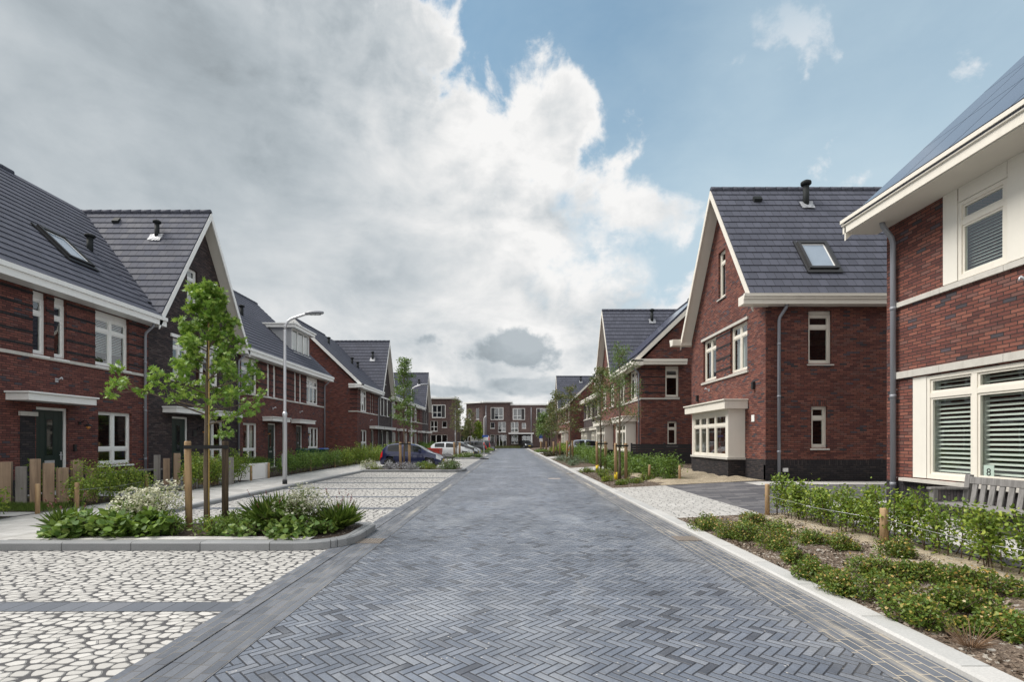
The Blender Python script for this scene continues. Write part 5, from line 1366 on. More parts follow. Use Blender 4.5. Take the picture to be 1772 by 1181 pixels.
def hedge(label, p0, p1, zb, h, width, dens, lsize, mat_, seed, bare=.35, group='young hedges along the front gardens', shoots=1., shape='oval', stem_n=None, tight=1.):
    """row of separate young shrubs grown together: bare stems below, leaves in clumps above"""
    rng = np.random.default_rng(seed); L = math.hypot(p1[0] - p0[0], p1[1] - p0[1]); u = np.array([(p1[0] - p0[0]) / L, (p1[1] - p0[1]) / L, 0]); v = np.array([-u[1], u[0], 0])
    t = thing('hedge', ((p0[0] + p1[0]) / 2, (p0[1] + p1[1]) / 2, zb), label, 'hedge', group)
    o = np.array([p0[0], p0[1], zb]); sb = MB(); LP = []; LD = []
    n = stem_n or int(L * 8)
    for i in range(n):
        s = (i + rng.uniform(0, 1)) / n * L; w_ = rng.normal() * width * .18; b = o + u * s + v * w_ + (0, 0, -.04)
        hh = h * (rng.uniform(.70, 1.06) + (rng.uniform() < .16) * rng.uniform(.1, .35) * shoots) * (1 + .10 * math.sin(s * 2.3 + seed))
        tip = b + u * rng.normal() * .10 + v * rng.normal() * width * .33 + (0, 0, hh); m_ = (b + tip) / 2 + rng.normal(size=3) * .02
        sb.tube([b, m_, tip], [.008, .006, .003], 4, cap=False)
        k = int(dens * 2.6 * hh / h * rng.uniform(.6, 1.4)); f = bare + (1 - bare) * rng.uniform(0, 1, (k, 1)) ** .8
        sp_ = (.05 + .09 * (1 - np.abs(f - .62))) * tight
        pp = b + (tip - b) * f + rng.normal(size=(k, 3)) * np.array([1, 1, .7]) * sp_
        LP.append(pp)
    sb.build('stems', MT['stem'], t, recalc=False)
    leaves('foliage', np.concatenate(LP), lsize, shape, mat_, t, rng, up=.45)
    return t
def mound(name, label, c, r, h, n, lsize, shape, mat_, seed, cat='shrub', group=None, flowers=None, up=.4, sub=7, twigs=True):
    """low rounded plant: several overlapping clumps of leaves over short twigs"""
    rng = np.random.default_rng(seed); t = thing(name, c, label, cat, group); LP = []; FP = []
    tw = MB()
    for k in range(sub):
        a = rng.uniform(0, 6.28); d_ = r * rng.uniform(.15, .72); cx, cy = c[0] + math.cos(a) * d_, c[1] + math.sin(a) * d_; hh = h * rng.uniform(.6, 1.05) * (1 - .35 * d_ / r)
        rr = r * rng.uniform(.34, .55); q = cloud(rng, n // sub, (cx, cy, c[2] + hh * .55), (rr, rr, hh * .55), .45); LP.append(q[q[:, 2] > c[2] + .01])
        if twigs:
            for _ in range(4): tw.tube([(c[0] + rng.normal() * r * .1, c[1] + rng.normal() * r * .1, c[2] - .03), (cx + rng.normal() * rr * .6, cy + rng.normal() * rr * .6, c[2] + hh * .9)], [.006, .003], 4, cap=False)
        if flowers:
            q = cloud(rng, flowers[1] // sub, (cx, cy, c[2] + hh * .62), (rr * .95, rr * .95, hh * .55), .85); FP.append(q[q[:, 2] > c[2] + hh * .55])
    if twigs: tw.build('twigs', MT['stem'], t, recalc=False)
    leaves('foliage', np.concatenate(LP), lsize, shape, mat_, t, rng, up=up)
    if flowers: leaves('blossoms', np.concatenate(FP), flowers[2], 'dot', flowers[0], t, rng, up=.8)
    return t
def tuft(name, label, c, r, h, n, mat_, seed, cat='grass tuft', group=None, spikes=None):
    rng = np.random.default_rng(seed); t = thing(name, c, label, cat, group)
    a = rng.uniform(0, 6.28, n); d_ = r * .35 * np.sqrt(rng.uniform(0, 1, n)); P = np.stack([c[0] + np.cos(a) * d_, c[1] + np.sin(a) * d_, np.full(n, c[2])], 1)
    out = np.stack([np.cos(a) * rng.uniform(.05, 1.5, n), np.sin(a) * rng.uniform(.05, 1.5, n), np.ones(n)], 1); out /= np.linalg.norm(out, axis=1)[:, None]
    V_, c_ = leaf_verts(P, h, 'blade', rng, dirv=out, jit=.55, cup=.38); fast_mesh('blades', V_, c_, MT[mat_], t)
    if spikes:
        sb = MB(); FP = []
        for _ in range(spikes[1]):
            a_ = rng.uniform(0, 6.28); q = np.array([c[0] + math.cos(a_) * r * .3, c[1] + math.sin(a_) * r * .3, c[2]]); e = q + (math.cos(a_) * r * rng.uniform(.3, 1.3), math.sin(a_) * r * rng.uniform(.3, 1.3), spikes[2] * rng.uniform(.7, 1.1))
            sb.tube([q, (q + e) / 2 + (0, 0, .03), e], [.003, .0025, .002], 4, cap=False)
            k = 16; f = rng.uniform(0, 1, (k, 1)); FP.append(e + (e - q) * f * .16 + rng.normal(size=(k, 3)) * .006)
        sb.build('flower_stems', MT['leaf_grass'], t, recalc=False); leaves('blossoms', np.concatenate(FP), .014, 'dot', spikes[0], t, rng, up=.2)
    return t
def GP(px, py, z=0.):          # ground point seen at a photo pixel
    D = (HC - z) * FPX / (py - 763); return ((px - 885) * D / FPX, D, z)

# near island
IZ = .10
young_tree('young_tree', 'young maple with bright green leaves, tied between two stakes on the near left island', (-5.16, 8.72, IZ), 4.10, 1.72,
           lambda t: (1.17 - .92 * t ** .9) * (1.05 if t < .14 else .80), 32, 24, .080, 'star', 'leaf_maple', 5, trunk_r=.048, rise=.22, cl=.135, group='young street trees', cane=True, sub=4)
stakes([(-5.40, 8.62), (-4.90, 8.80)], IZ, 1.49, True, ('stake', 'stake_dark'), .052, 'black rubber strap joining the two stakes of the near maple', labels=['pale debarked stake left of the near maple trunk', 'dark mossy stake right of the near maple trunk'])
mb = MB(); mb.hexa([(-5.10, 8.52, IZ - .02), (-4.96, 8.52, IZ - .02), (-4.96, 8.60, IZ - .02), (-5.10, 8.60, IZ - .02), (-5.09, 8.53, IZ + .17), (-4.97, 8.53, IZ + .19), (-4.97, 8.59, IZ + .19), (-5.09, 8.59, IZ + .17)])
tag(mb.build('yellow_marker', MT['yellow'], None, bevel=.01), 'small yellow marker at the foot of the dark stake on the near island', 'marker')
PG = 'perennials on the near planting island'
def big_leaf(label, c, r, h, n, seed, size=.105, mat_='leaf_broad'):
    return mound('leafy_perennial', label, c, r, h, n, size, 'broad', mat_, seed, 'perennial', PG, up=.7, sub=11)
big_leaf('broad leaved green perennial spilling over the left corner of the near island', (-6.72, 7.98, IZ), .40, .34, 520, 1)
big_leaf('tall broad leaved clump, second from the left on the near island', (-6.35, 8.15, IZ), .52, .52, 780, 2)
big_leaf('darker broad leaved clump left of the near pale stake', (-5.82, 8.12, IZ), .46, .44, 620, 3, .11, 'leaf_hedge_dark')
big_leaf('broad leaved clump at the back left of the near island', (-6.45, 8.75, IZ), .5, .50, 560, 4)
big_leaf('leafy clump at the right end of the near island beside the kerb', (-3.42, 8.05, IZ), .46, .30, 640, 6, .085)
big_leaf('tall leafy clump under the right hand cream flowers', (-3.75, 8.6, IZ), .52, .50, 640, 7, .08)
big_leaf('small leafy clump at the front edge right of the near maple', (-4.15, 8.05, IZ), .30, .28, 260, 8, .075)
big_leaf('trailing leafy plant at the right tip of the near island', (-3.02, 8.35, IZ), .30, .22, 260, 17, .07)
mound('white_aster', 'bushy plant with cream white flower heads left of the pale stake', (-5.9, 8.55, IZ), .58, .84, 900, .06, 'lance', 'leaf_grass', 9, 'flowering plant', PG, flowers=('flower_white', 3000, .034), sub=13)
mound('white_aster', 'bushy plant with cream white flower heads at the right of the near island', (-3.55, 8.65, IZ), .58, .72, 900, .06, 'lance', 'leaf_grass', 10, 'flowering plant', PG, flowers=('flower_white', 2000, .032), sub=12)
for i, (x, y, r, h, lb) in enumerate([(-5.48, 8.25, .22, .42, 'grass tuft at the foot of the pale stake'), (-4.72, 8.22, .32, .40, 'wide grass tuft right of the yellow marker'), (-4.4, 8.5, .30, .46, 'tall grass tuft in the middle of the near island'), (-4.05, 8.72, .30, .5, 'grass tuft with dark red spikes beside the right hand cream flowers'), (-2.95, 8.75, .26, .40, 'grass tuft with dark red spikes at the right back of the near island'), (-4.75, 8.75, .28, .42, 'grass tuft just behind the dark stake'), (-7.3, 8.5, .26, .35, 'grass tuft with red spikes near the pavement corner')]):
    if i not in (3, 4, 6):
        mound('fine_leaved_perennial', lb.replace('grass tuft', 'fine leaved plant'), (x, y, IZ), r * 1.15, h * .85, 620, .075, 'lance', 'leaf_grass', 330 + i, 'perennial', PG, up=.25, sub=8); continue
    tuft('grass_tuft', lb, (x, y, IZ), r, h * .86, 520, 'leaf_grass', 30 + i, 'grass tuft', PG, spikes=('flower_red', 12, .55) if i in (3, 4, 6) else None)
# island two
G2 = 'plants on the second planting island'; 
def isl(px, py=812): p = GP(px, py, IZ); return p
young_tree('young_tree', 'slender upright young tree with small leaves on the second left island', (-5.55, 26.6, IZ), 5.6, 1.75, lambda t: 1.0 - .6 * t if t > .15 else .85, 32, 24, .085, 'oval', 'leaf_tree', 8, trunk_r=.05, rise=1.3, cl=.24, group='young street trees', sub=3)
stakes([(-5.72, 26.55), (-5.30, 26.7)], IZ, 1.42, True, ('stake', 'stake'), .065, 'black strap on the stakes of the second island tree', labels=['left stake of the second island tree', 'right stake of the second island tree'])
mound('lavender', 'grey lavender bush left of the second island stakes', (-6.3, 26.6, IZ), .5, .42, 520, .10, 'lance', 'leaf_lav', 40, 'lavender', G2, up=.1)
mound('lavender', 'wide grey lavender bush at the second island stakes', (-5.4, 26.35, IZ), .75, .45, 800, .10, 'lance', 'leaf_lav', 41, 'lavender', G2, up=.1)
mound('lime_shrub', 'lime green plant at the left of the second island', (-7.0, 26.4, IZ), .48, .38, 460, .07, 'lance', 'leaf_lime', 42, 'shrub', G2)
mound('lime_shrub', 'lime green plant right of the lavender on the second island', (-4.2, 26.35, IZ), .55, .46, 560, .07, 'lance', 'leaf_lime', 43, 'shrub', G2)
mound('green_shrub', 'mid green shrub at the right end of the second island', (-3.3, 26.6, IZ), .72, .62, 900, .07, 'oval', 'leaf_tree', 44, 'shrub', G2, flowers=('flower_red', 260, .03))
mound('white_aster', 'cream flowered plant at the left tip of the second island', (-7.5, 26.9, IZ), .45, .5, 260, .06, 'lance', 'leaf_grass', 45, 'flowering plant', G2, flowers=('flower_white', 420, .04))
mound('green_shrub', 'dark green shrub behind the lavender on the second island', (-4.7, 27.2, IZ), .55, .5, 500, .07, 'oval', 'leaf_hedge_dark', 46, 'shrub', G2)
# island three and beyond
G3 = 'plants on the farther planting islands'
young_tree('young_tree', 'thin sparse young tree on the third left island', (-4.85, 45.2, IZ), 5.0, 1.9, lambda t: .7 - .35 * t, 18, 10, .10, 'oval', 'leaf_dull', 12, trunk_r=.055, rise=1.1, cl=.25, group='young street trees')
stakes([(-5.0, 45.1), (-4.55, 45.25)], IZ, 1.35, False, ('stake', 'stake'), .085, labels=['left stake of the third island tree', 'right stake of the third island tree'])
mound('lavender', 'grey lavender bush on the third island', (-5.9, 45, IZ), .75, .5, 420, .13, 'lance', 'leaf_lav', 50, 'lavender', G3, up=.1)
mound('white_aster', 'dark shrub dotted with white flowers on the third island', (-4.1, 45.1, IZ), 1.0, .62, 800, .10, 'oval', 'leaf_hedge_dark', 51, 'flowering plant', G3, flowers=('flower_white', 320, .06))
mound('green_shrub', 'green shrub at the street end of the third island', (-2.95, 45.2, IZ), .6, .40, 380, .10, 'oval', 'leaf_tree', 52, 'shrub', G3)
mound('green_shrub', 'green shrub on the fourth island beside the parked black car', (-3.3, 60.8, IZ), .8, .5, 300, .14, 'oval', 'leaf_tree', 53, 'shrub', G3)
mound('green_shrub', 'green shrub on the fifth island near the road end', (-3.2, 73.8, IZ), .9, .5, 300, .16, 'oval', 'leaf_hedge', 54, 'shrub', G3)
young_tree('young_tree', 'thin young tree on the fourth left island', (-4.9, 61, IZ), 5.0, 2.2, lambda t: 1.0 - .6 * t, 16, 9, .15, 'oval', 'leaf_dull', 13, trunk_r=.06, rise=.9, cl=.35, group='young street trees')
young_tree('street_tree', 'small yellow green tree in front of the brown side wing at the street end', ((828 - 885) * 98 / 890, 98, 0), 4.8, 1.4, lambda t: 1.3 - .9 * t, 22, 30, .22, 'oval', 'leaf_hedge', 14, trunk_r=.07, rise=.8, cl=.5, group='trees at the street end')
young_tree('street_tree', 'dull green tree in the gap beside the low garage', ((810 - 885) * 102 / 890, 102, 0), 5.0, 1.2, lambda t: 1.7 - 1.2 * t, 24, 34, .22, 'oval', 'leaf_dull', 15, trunk_r=.08, rise=.8, cl=.55, group='trees at the street end')
young_tree('street_tree', 'thin leafy tree left of the third street lamp', ((797 - 885) * 86 / 890, 86, 0), 7.2, 2.4, lambda t: 1.3 - .8 * t, 16, 9, .2, 'oval', 'leaf_dull', 16, trunk_r=.07, rise=.9, cl=.45, group='trees at the street end')
mound('green_shrub', 'tall green shrub in front of the last left gable', (-11.5, 70, .1), 1.7, 2.1, 900, .2, 'oval', 'leaf_tree', 55, 'shrub', G3)
# left hedges
HG = 'young hedges along the front gardens'
hedge('hedge patch at the very left edge behind the short post', (-9.95, 9.0), (-10.0, 10.05), .08, .74, .4, 80, .05, 'leaf_hedge', 60)
hedge('bushy hedge in front of the first ground floor window, between two posts', (-9.85, 11.6), (-9.9, 13.75), .08, .84, .5, 120, .048, 'leaf_hedge', 61)
hedge('short hedge behind the near maple, in front of the dark gable house', (-9.85, 15.4), (-9.9, 18.9), .08, .95, .5, 110, .055, 'leaf_hedge', 62, stem_n=30)
hedge('long hedge beside the street lamp, along the second and third doors', (-9.75, 21.4), (-9.85, 29.2), .08, .95, .5, 66, .058, 'leaf_hedge_dark', 63, stem_n=74)
hedge('hedge stretch in front of the bare gable wall, feathery shoots on top', (-9.8, 29.3), (-9.9, 39.0), .08, 1.0, .55, 56, .07, 'leaf_hedge', 64, stem_n=80, bare=.2)
hedge('bright hedge behind the dark blue car', (-9.9, 39.1), (-9.9, 54.), .08, 1.05, .6, 46, .10, 'leaf_hedge', 65, stem_n=80, bare=.15)
hedge('farthest left hedge along the last houses', (-9.9, 54.2), (-9.9, 69.), .08, 1.05, .6, 40, .12, 'leaf_hedge_dark', 66, stem_n=60, bare=.15)
# right hedges
hedge('near hedge on the right with bare stems and a wire, in front of the bench', (5.52, 4.4), (5.25, 10.15), .07, .80, .36, 66, .046, 'leaf_hedge', 70, bare=.34, stem_n=92, shape='oval', tight=.6)
hedge('dense hedge between the staked trees and the sand yard', (5.95, 18.4), (4.85, 26.0), .12, .85, .7, 76, .062, 'leaf_hedge_dark', 71, bare=.12, stem_n=84)
hedge('hedge in front of the silver car', (5.2, 29.4), (5.2, 43.8), .12, 1.0, .7, 52, .085, 'leaf_hedge_dark', 72, bare=.1, stem_n=90)
hedge('yellow green hedge beyond the silver car on the right', (5.9, 49.2), (5.9, 61.8), .12, 1.05, .7, 46, .12, 'leaf_hedge', 73, bare=.1, stem_n=70)
# low shrubs of the near right bed: place by where each one shows
LG = 'low shrubs in the near right bed'
low = [(1220, 915, 24), (1262, 930, 26), (1297, 938, 32), (1334, 952, 32), (1338, 930, 28), (1403, 946, 26), (1448, 958, 27), (1410, 1000, 30), (1385, 975, 26), (1462, 1024, 34), (1508, 1002, 36), (1526, 1040, 44), (1556, 975, 30), (1562, 1012, 32), (1602, 1008, 26), (1598, 1080, 44), (1645, 1022, 34), (1662, 1062, 44), (1715, 1040, 38), (1730, 1095, 36), (1765, 1110, 34), (1300, 912, 20), (1690, 1095, 26)]
lt_ = ['first low shrub at the far left tip of the near right bed', 'low shrub second along the kerb in the near right bed', 'full low shrub third from the far end of the near right bed', 'broad low shrub at the kerb side, far third of the right bed', 'low shrub behind the broad one, under the corner stake', 'dark low shrub beside the bare sand patch', 'round low shrub standing alone left of the pale hedge stake', 'lone kerb side shrub with orange tips between two groups', 'small shrub joining the far group to the lone kerb side one',
       'left shrub of the middle group in the near right bed', 'back left shrub of the middle group in the near right bed', 'large orange tipped shrub at the kerb in the middle group', 'shrub right at the foot of the pale hedge stake', 'shrub in front of the pale hedge stake, middle group', 'narrow dark shrub right of the pale hedge stake', 'large front shrub with orange tips by the kerb, near group', 'tall dark shrub heading the near group of the right bed', 'big orange tipped shrub in the middle of the near group', 'dark shrub at the back of the near group by the sand', 'right hand shrub of the near group over bare gravel', 'shrub cut by the right edge of the photo, near bed', 'small pale shrub at the back of the far group', 'low shrub between the two big ones of the near group']
for i, (px, py, rp) in enumerate(low):
    c = GP(px, py, .07); r = rp * c[1] / FPX
    mound('low_shrub', lt_[i], (c[0], c[1], zr_(c[0]) - .01), r * 1.30, r * 1.30, int(800 + rp * 34), .029, 'oval', 'leaf_low', 100 + i, 'shrub', LG, flowers=('leaf_tip', int(60 + 90 * (i % 3 == 0) + 60 * (i % 5 == 1)), .020), sub=9)
t_ = thing('dead_twigs', GP(1680, 1120, .07), 'bare brown dead twigs in the gravel of the near right bed', 'dead plant'); rng = np.random.default_rng(3); c0 = np.array(GP(1680, 1120, .07)); mb = MB()
for _ in range(60):
    a = rng.uniform(0, 6.28); e = c0 + (math.cos(a) * rng.uniform(.05, .22), math.sin(a) * rng.uniform(.05, .22), rng.uniform(.02, .18)); mb.tube([c0 + (math.cos(a) * .03, math.sin(a) * .03, 0), e], [.003, .0015], 4, cap=False)
mb.build('twigs', MT['twig_dry'], t_, recalc=False)
# bark chips and small stones lying on the beds
def chips(name, x0, x1, y0, y1, n, size, seed, zf, mat_='chip'):
    rng = np.random.default_rng(seed); P = np.stack([rng.uniform(x0, x1, n), rng.uniform(y0, y1, n), np.zeros(n)], 1); P[:, 2] = [zf(x) + .018 for x in P[:, 0]]
    o = leaves(name, P, size, 'chip', mat_, None, rng, up=.7, jit=.7); tag(o, kind='stuff'); return o
chips('bark_chips', 3.3, 5.2, 2.9, 10.2, 9000, .030, 1, zr_)
chips('bark_chips', 3.3, 5.2, 16.9, 26, 2500, .04, 2, zr_)
# the second right bed
TR = 'young street trees'
young_tree('young_tree', 'loose crowned young tree tied between stakes beside the pale drive apron', (4.15, 19.75, .1), 4.9, 1.9, lambda t: 1.15 - .75 * t, 26, 34, .075, 'lance', 'leaf_tree', 21, trunk_r=.055, rise=.75, cl=.26, group=TR)
stakes([(3.98, 19.6), (4.42, 19.85)], .1, 1.40, True, ('stake', 'stake'), .058, 'black strap on the stakes of the nearest right tree', yellow=[0], labels=['left stake with yellow wrap of the nearest right tree', 'right stake of the nearest right tree'])
young_tree('young_tree', 'second young tree on the right, dark thin trunk between stakes', (4.45, 25.6, .1), 4.9, 2.0, lambda t: 1.2 - .8 * t, 22, 22, .085, 'oval', 'leaf_dull', 22, trunk_r=.05, rise=.8, cl=.30, group=TR)
stakes([(4.22, 25.3), (4.7, 25.7)], .1, 1.45, True, ('stake', 'stake'), .066, 'black strap on the stakes of the second right tree', yellow=[0], labels=['left stake with yellow wrap of the second right tree', 'right stake of the second right tree'])
young_tree('young_tree', 'sparse bronze young tree on the right near the silver car', (4.3, 37.5, .1), 5.2, 1.7, lambda t: 1.25 - .8 * t, 22, 15, .11, 'oval', 'leaf_dull', 23, trunk_r=.055, rise=.9, cl=.34, group=TR)
stakes([(4.05, 37.3), (4.45, 37.5)], .1, 1.5, False, ('stake', 'stake'), .08, labels=['left stake of the bronze young tree', 'right stake of the bronze young tree'])
young_tree('young_tree', 'thin tree beyond the silver car on the right', (4.4, 50., .1), 6.0, 1.9, lambda t: 1.4 - .8 * t, 24, 14, .14, 'oval', 'leaf_dull', 24, trunk_r=.06, rise=.9, cl=.4, group=TR)
stakes([(4.1, 49.8), (4.7, 50.)], .1, 1.4, False, ('stake', 'stake'), .085, labels=['left stake of the thin tree beyond the silver car', 'right stake of the thin tree beyond the silver car'])
young_tree('young_tree', 'round headed dark tree at the right of the road end', (4.2, 68., .1), 4.6, 1.5, lambda t: 1.7 - 1.1 * t, 24, 26, .17, 'oval', 'leaf_tree', 25, trunk_r=.07, rise=.7, cl=.5, group=TR)
stakes([(3.9, 67.8), (4.6, 68.)], .1, 1.4, False, ('stake', 'stake'), .1, labels=['left stake of the dark tree at the road end', 'right stake of the dark tree at the road end'])
young_tree('young_tree', 'young tree between the bronze tree and the road end', (4.5, 58., .1), 5.4, 1.7, lambda t: 1.3 - .8 * t, 20, 15, .15, 'oval', 'leaf_dull', 26, trunk_r=.06, rise=.9, cl=.42, group=TR)
G4 = 'ground plants in the far right beds'
for i, (x, y, r, h, m_, lb) in enumerate([(3.75, 31.5, .62, .45, 'leaf_blue', 'grey green ground plant at the near end of the far bed'), (4.4, 33., .75, .5, 'leaf_blue', 'grey green ground plant beside the hedge of the silver car'), (3.9, 34.8, .75, .5, 'leaf_blue', 'grey green ground plant second along the kerb'), (4.5, 36.6, .8, .55, 'leaf_blue', 'grey green ground plant in front of the bronze tree'), (3.8, 39., .7, .5, 'leaf_blue', 'grey green ground plant behind the bronze tree stakes'), (4.3, 41.5, .8, .5, 'leaf_blue', 'grey green ground plant nearest the silver car'),
        (3.9, 50., .8, .42, 'leaf_plum', 'plum brown ground plant beyond the silver car'), (4.6, 52., .9, .45, 'leaf_plum', 'plum brown ground plant at the thin tree'), (4.0, 54.5, .9, .42, 'leaf_plum', 'plum brown ground plant farther along the bed'), (4.8, 57., 1., .8, 'leaf_lime', 'yellow green shrub at the far right bed'), (5.2, 60., 1., 1.0, 'leaf_lime', 'taller yellow green shrub at the far right bed'), (4.0, 67., 1., .5, 'leaf_grass', 'green ground plant near the road end'), (4.1, 72., 1.1, .5, 'leaf_blue', 'grey green ground plant at the road end'),
        (3.75, 17.6, .30, .22, 'leaf_low', 'small low shrub at the near edge of the tree bed'), (4.35, 18.0, .36, .26, 'leaf_low', 'low shrub in front of the right stake'), (3.6, 19.2, .35, .3, 'leaf_lime', 'lime plant at the yellow wrapped stake'), (4.9, 19.0, .40, .3, 'leaf_low', 'low shrub right of the nearest right tree'), (3.75, 21.5, .4, .32, 'leaf_low', 'low shrub between the two staked trees'), (4.2, 23., .42, .34, 'leaf_low', 'low shrub in front of the second right tree'), (3.6, 24.6, .34, .3, 'leaf_low', 'low shrub beside the kerb at the second right tree'), (4.7, 21.6, .4, .35, 'leaf_low', 'low shrub against the dense hedge')]):
    mound('ground_plant', lb, (x, y, zr_(x)), r, h, 420 if i < 13 else 560, .09 if i < 6 else (.14 if i < 13 else .05), 'lance' if m_ == 'leaf_blue' else 'oval', m_, 200 + i, 'plant', G4)
# front lawn patch on the left
rng = np.random.default_rng(77); n = 5200; P = np.stack([rng.uniform(-12.6, -9.95, n), rng.uniform(10.9, 12.1, n), np.full(n, .09)], 1)
dirs = np.stack([rng.normal(size=n) * .35, rng.normal(size=n) * .35, np.ones(n)], 1); v_, c_ = leaf_verts(P, .09, 'blade', rng, dirv=dirs); v_ = v_
tag(fast_mesh('lawn_grass', v_, c_, MT['leaf_grass']), 'short green grass in front of the oak posts', 'grass', kind='stuff')
mound('fern', 'pale green leafy plant showing behind the tallest oak post', (-11.9, 13.1, .1), .5, 1.05, 260, .16, 'lance', 'leaf_hedge', 301, 'plant')
n = 2600; P = np.stack([rng.uniform(-9.7, 0, n) * 0 + rng.uniform(fx_(845), fx_(900), n), rng.uniform(105.6, 109, n) , np.full(n, 0.)], 1) if True else None
dirs = np.stack([rng.normal(size=n) * .4, rng.normal(size=n) * .4, np.ones(n)], 1); v_, c_ = leaf_verts(P, .5, 'blade', rng, dirv=dirs)
tag(fast_mesh('verge_grass', v_, c_, MT['leaf_dull']), 'tall dull grass in front of the block at the road end', 'grass', kind='stuff')

# ---------------------------------------------------------------- cars
def cat_interp(xs, ys, x):
    return float(np.interp(x, xs, ys))
PAINT = {}
def paint(name, col, metal=.25):
    m = M(name); n = m.noise(m.pos(), 2., 2.); return m.set(tuple(col) + (1,), rough=.28, metal=metal, spec=.5, coat=1.)
MT['amber'] = plain('amber_lens', (.7, .3, .02), .2, .05)
MT['tail'] = plain('red_lens', (.55, .02, .02), .15, .05)
MT['head'] = plain('clear_lens', (.62, .65, .68), .08, .05)
MT['plate'] = plain('yellow_plate', (.80, .58, .04), .4, .02)
MT['alloy'] = plain('alloy_rim', (.55, .56, .58), .3, .05, metal=.7)
MT['trim'] = plain('black_trim', (.012, .012, .013), .55, .1)
MT['cabin'] = plain('dark_cabin', (.02, .02, .022), .9, .1)
def car(name, label, L, W, Hh, style, col, loc, rz, cat='car', group='cars parked in the bays', metal=.25):
    """nose along +x, origin on the ground under the middle"""
    t = local_thing(name, label, cat, group); pm = paint(name + '_paint', col, metal)
    #           fraction of length:      belt height, roof height, half width
    if style == 'hatch':
        xs = [0, .015, .05, .10, .17, .25, .35, .45, .55, .63, .70, .76, .82, .88, .94, .98, 1.]
        bl = [.40, .56, .66, .68, .68, .675, .67, .665, .66, .65, .64, .625, .60, .57, .51, .44, .36]
        rf = [.42, .60, .80, .93, .98, 1., 1., .995, .965, .89, .79, .70, .625, .58, .515, .445, .37]
        wd = [.80, .90, .95, .975, .985, .99, 1., 1., 1., .995, .985, .975, .965, .94, .88, .78, .62]
        glass = (.13, .66); ws = (.575, .765); rw = (.035, .13)
    elif style == 'suv':
        xs = [0, .012, .04, .08, .15, .25, .35, .45, .55, .62, .68, .73, .79, .86, .93, .98, 1.]
        bl = [.42, .60, .67, .68, .68, .68, .675, .67, .665, .66, .655, .65, .635, .61, .56, .47, .38]
        rf = [.44, .66, .88, .96, .99, 1., 1., .99, .965, .90, .81, .72, .655, .62, .565, .475, .39]
        wd = [.84, .92, .96, .98, .99, 1., 1., 1., 1., 1., .99, .985, .975, .95, .90, .80, .66]
        glass = (.10, .62); ws = (.555, .73); rw = (.02, .10)
    elif style == 'van':
        xs = [0, .01, .03, .06, .15, .3, .5, .65, .76, .82, .87, .91, .95, .98, 1.]
        bl = [.50, .56, .57, .575, .575, .575, .57, .57, .565, .56, .53, .50, .45, .40, .34]
        rf = [.52, .90, .97, .99, 1., 1., 1., .99, .95, .82, .66, .54, .47, .41, .35]
        wd = [.90, .96, .98, .99, 1., 1., 1., 1., 1., 1., .98, .96, .92, .85, .72]
        glass = (.70, .84); ws = (.755, .885); rw = (.01, .03)
    NS = 64; st = np.linspace(0, 1, NS) ** 1.0
    body = MB(); gls = {('side_window', 1): MB(), ('side_window', -1): MB(), ('windscreen', 0): MB(), ('rear_window', 0): MB()}
    wr = .145 * Hh / 1.48 * 1.48 if False else .30; ax = (.165 * L + (.0 if style != 'van' else .3), .80 * L)
    rows = []
    for f in st:
        b, r_, w_ = cat_interp(xs, bl, f) * Hh, cat_interp(xs, rf, f) * Hh, cat_interp(xs, wd, f) * W / 2
        zb = .17 * Hh / 1.48 * (1 + .35 * max(0, (abs(f - .5) - .40) / .10)) + .02
        cab = max(0., min(1., (r_ - b) / (.30 * Hh)))
        rw_ = w_ * (1 - .23 * cab)
        x = f * L
        rows.append([(x, w_ * .90, zb), (x, w_ * .965, zb + .10), (x, w_ * .985, (zb + b) * .42), (x, w_ * 1.0, b * .72), (x, w_ * .975, b * .93), (x, w_ * .945, b),
                     (x, w_ * .945 + (rw_ - w_ * .945) * .5, b + (r_ - b) * .48), (x, rw_ * .97, b + (r_ - b) * .88), (x, rw_ * .88, b + (r_ - b) * .975), (x, rw_ * .5, r_ + .006), (x, 0, r_ + .015)])
    K = len(rows[0])
    for sgn in (1, -1):
        for i in range(NS - 1):
            f = (st[i] + st[i + 1]) / 2
            for k in range(K - 1):
                q = [rows[i][k], rows[i + 1][k], rows[i + 1][k + 1], rows[i][k + 1]]
                cx = sum(p[0] for p in q) / 4; cz = sum(p[2] for p in q) / 4
                q = [(p[0], p[1] * sgn, p[2]) for p in q]
                if k < 4 and min(math.hypot(cx - a, cz - wr) for a in ax) < wr * 1.14: continue
                cab = (cat_interp(xs, rf, f) - cat_interp(xs, bl, f))
                if k in (5, 6) and glass[0] < f < glass[1] and cab > .17 and abs(f - (glass[0] * .55 + glass[1] * .45)) > .012: gls['side_window', sgn].poly(q, 0, True)
                elif k >= 7 and ws[0] < f < ws[1]: gls['windscreen', 0].poly(q, 0, True)
                elif k >= 7 and rw[0] < f < rw[1]: gls['rear_window', 0].poly(q, 0, True)
                else: body.poly(q, 0, True)
    for i, mi in ((0, 0), (NS - 1, 0)):
        p = rows[i]; body.poly([(a, y, z) for a, y, z in p] + [(a, -y, z) for a, y, z in reversed(p[:-1])], 0)
    def weld(o):
        bm = bmesh.new(); bm.from_mesh(o.data); bmesh.ops.remove_doubles(bm, verts=bm.verts, dist=.0005); bmesh.ops.recalc_face_normals(bm, faces=bm.faces); bm.to_mesh(o.data); bm.free()
    bo = body.build('body', pm, t, recalc=False); weld(bo)
    for k, m_ in gls.items():
        if m_.f:
            o = m_.build(k[0], MT['carglass'], t, recalc=False); weld(o)
    ub = MB(); ub.box(L * .05, L * .95, -W * .40, W * .40, .2, .42 * Hh); ub.build('underbody', MT['trim'], t)
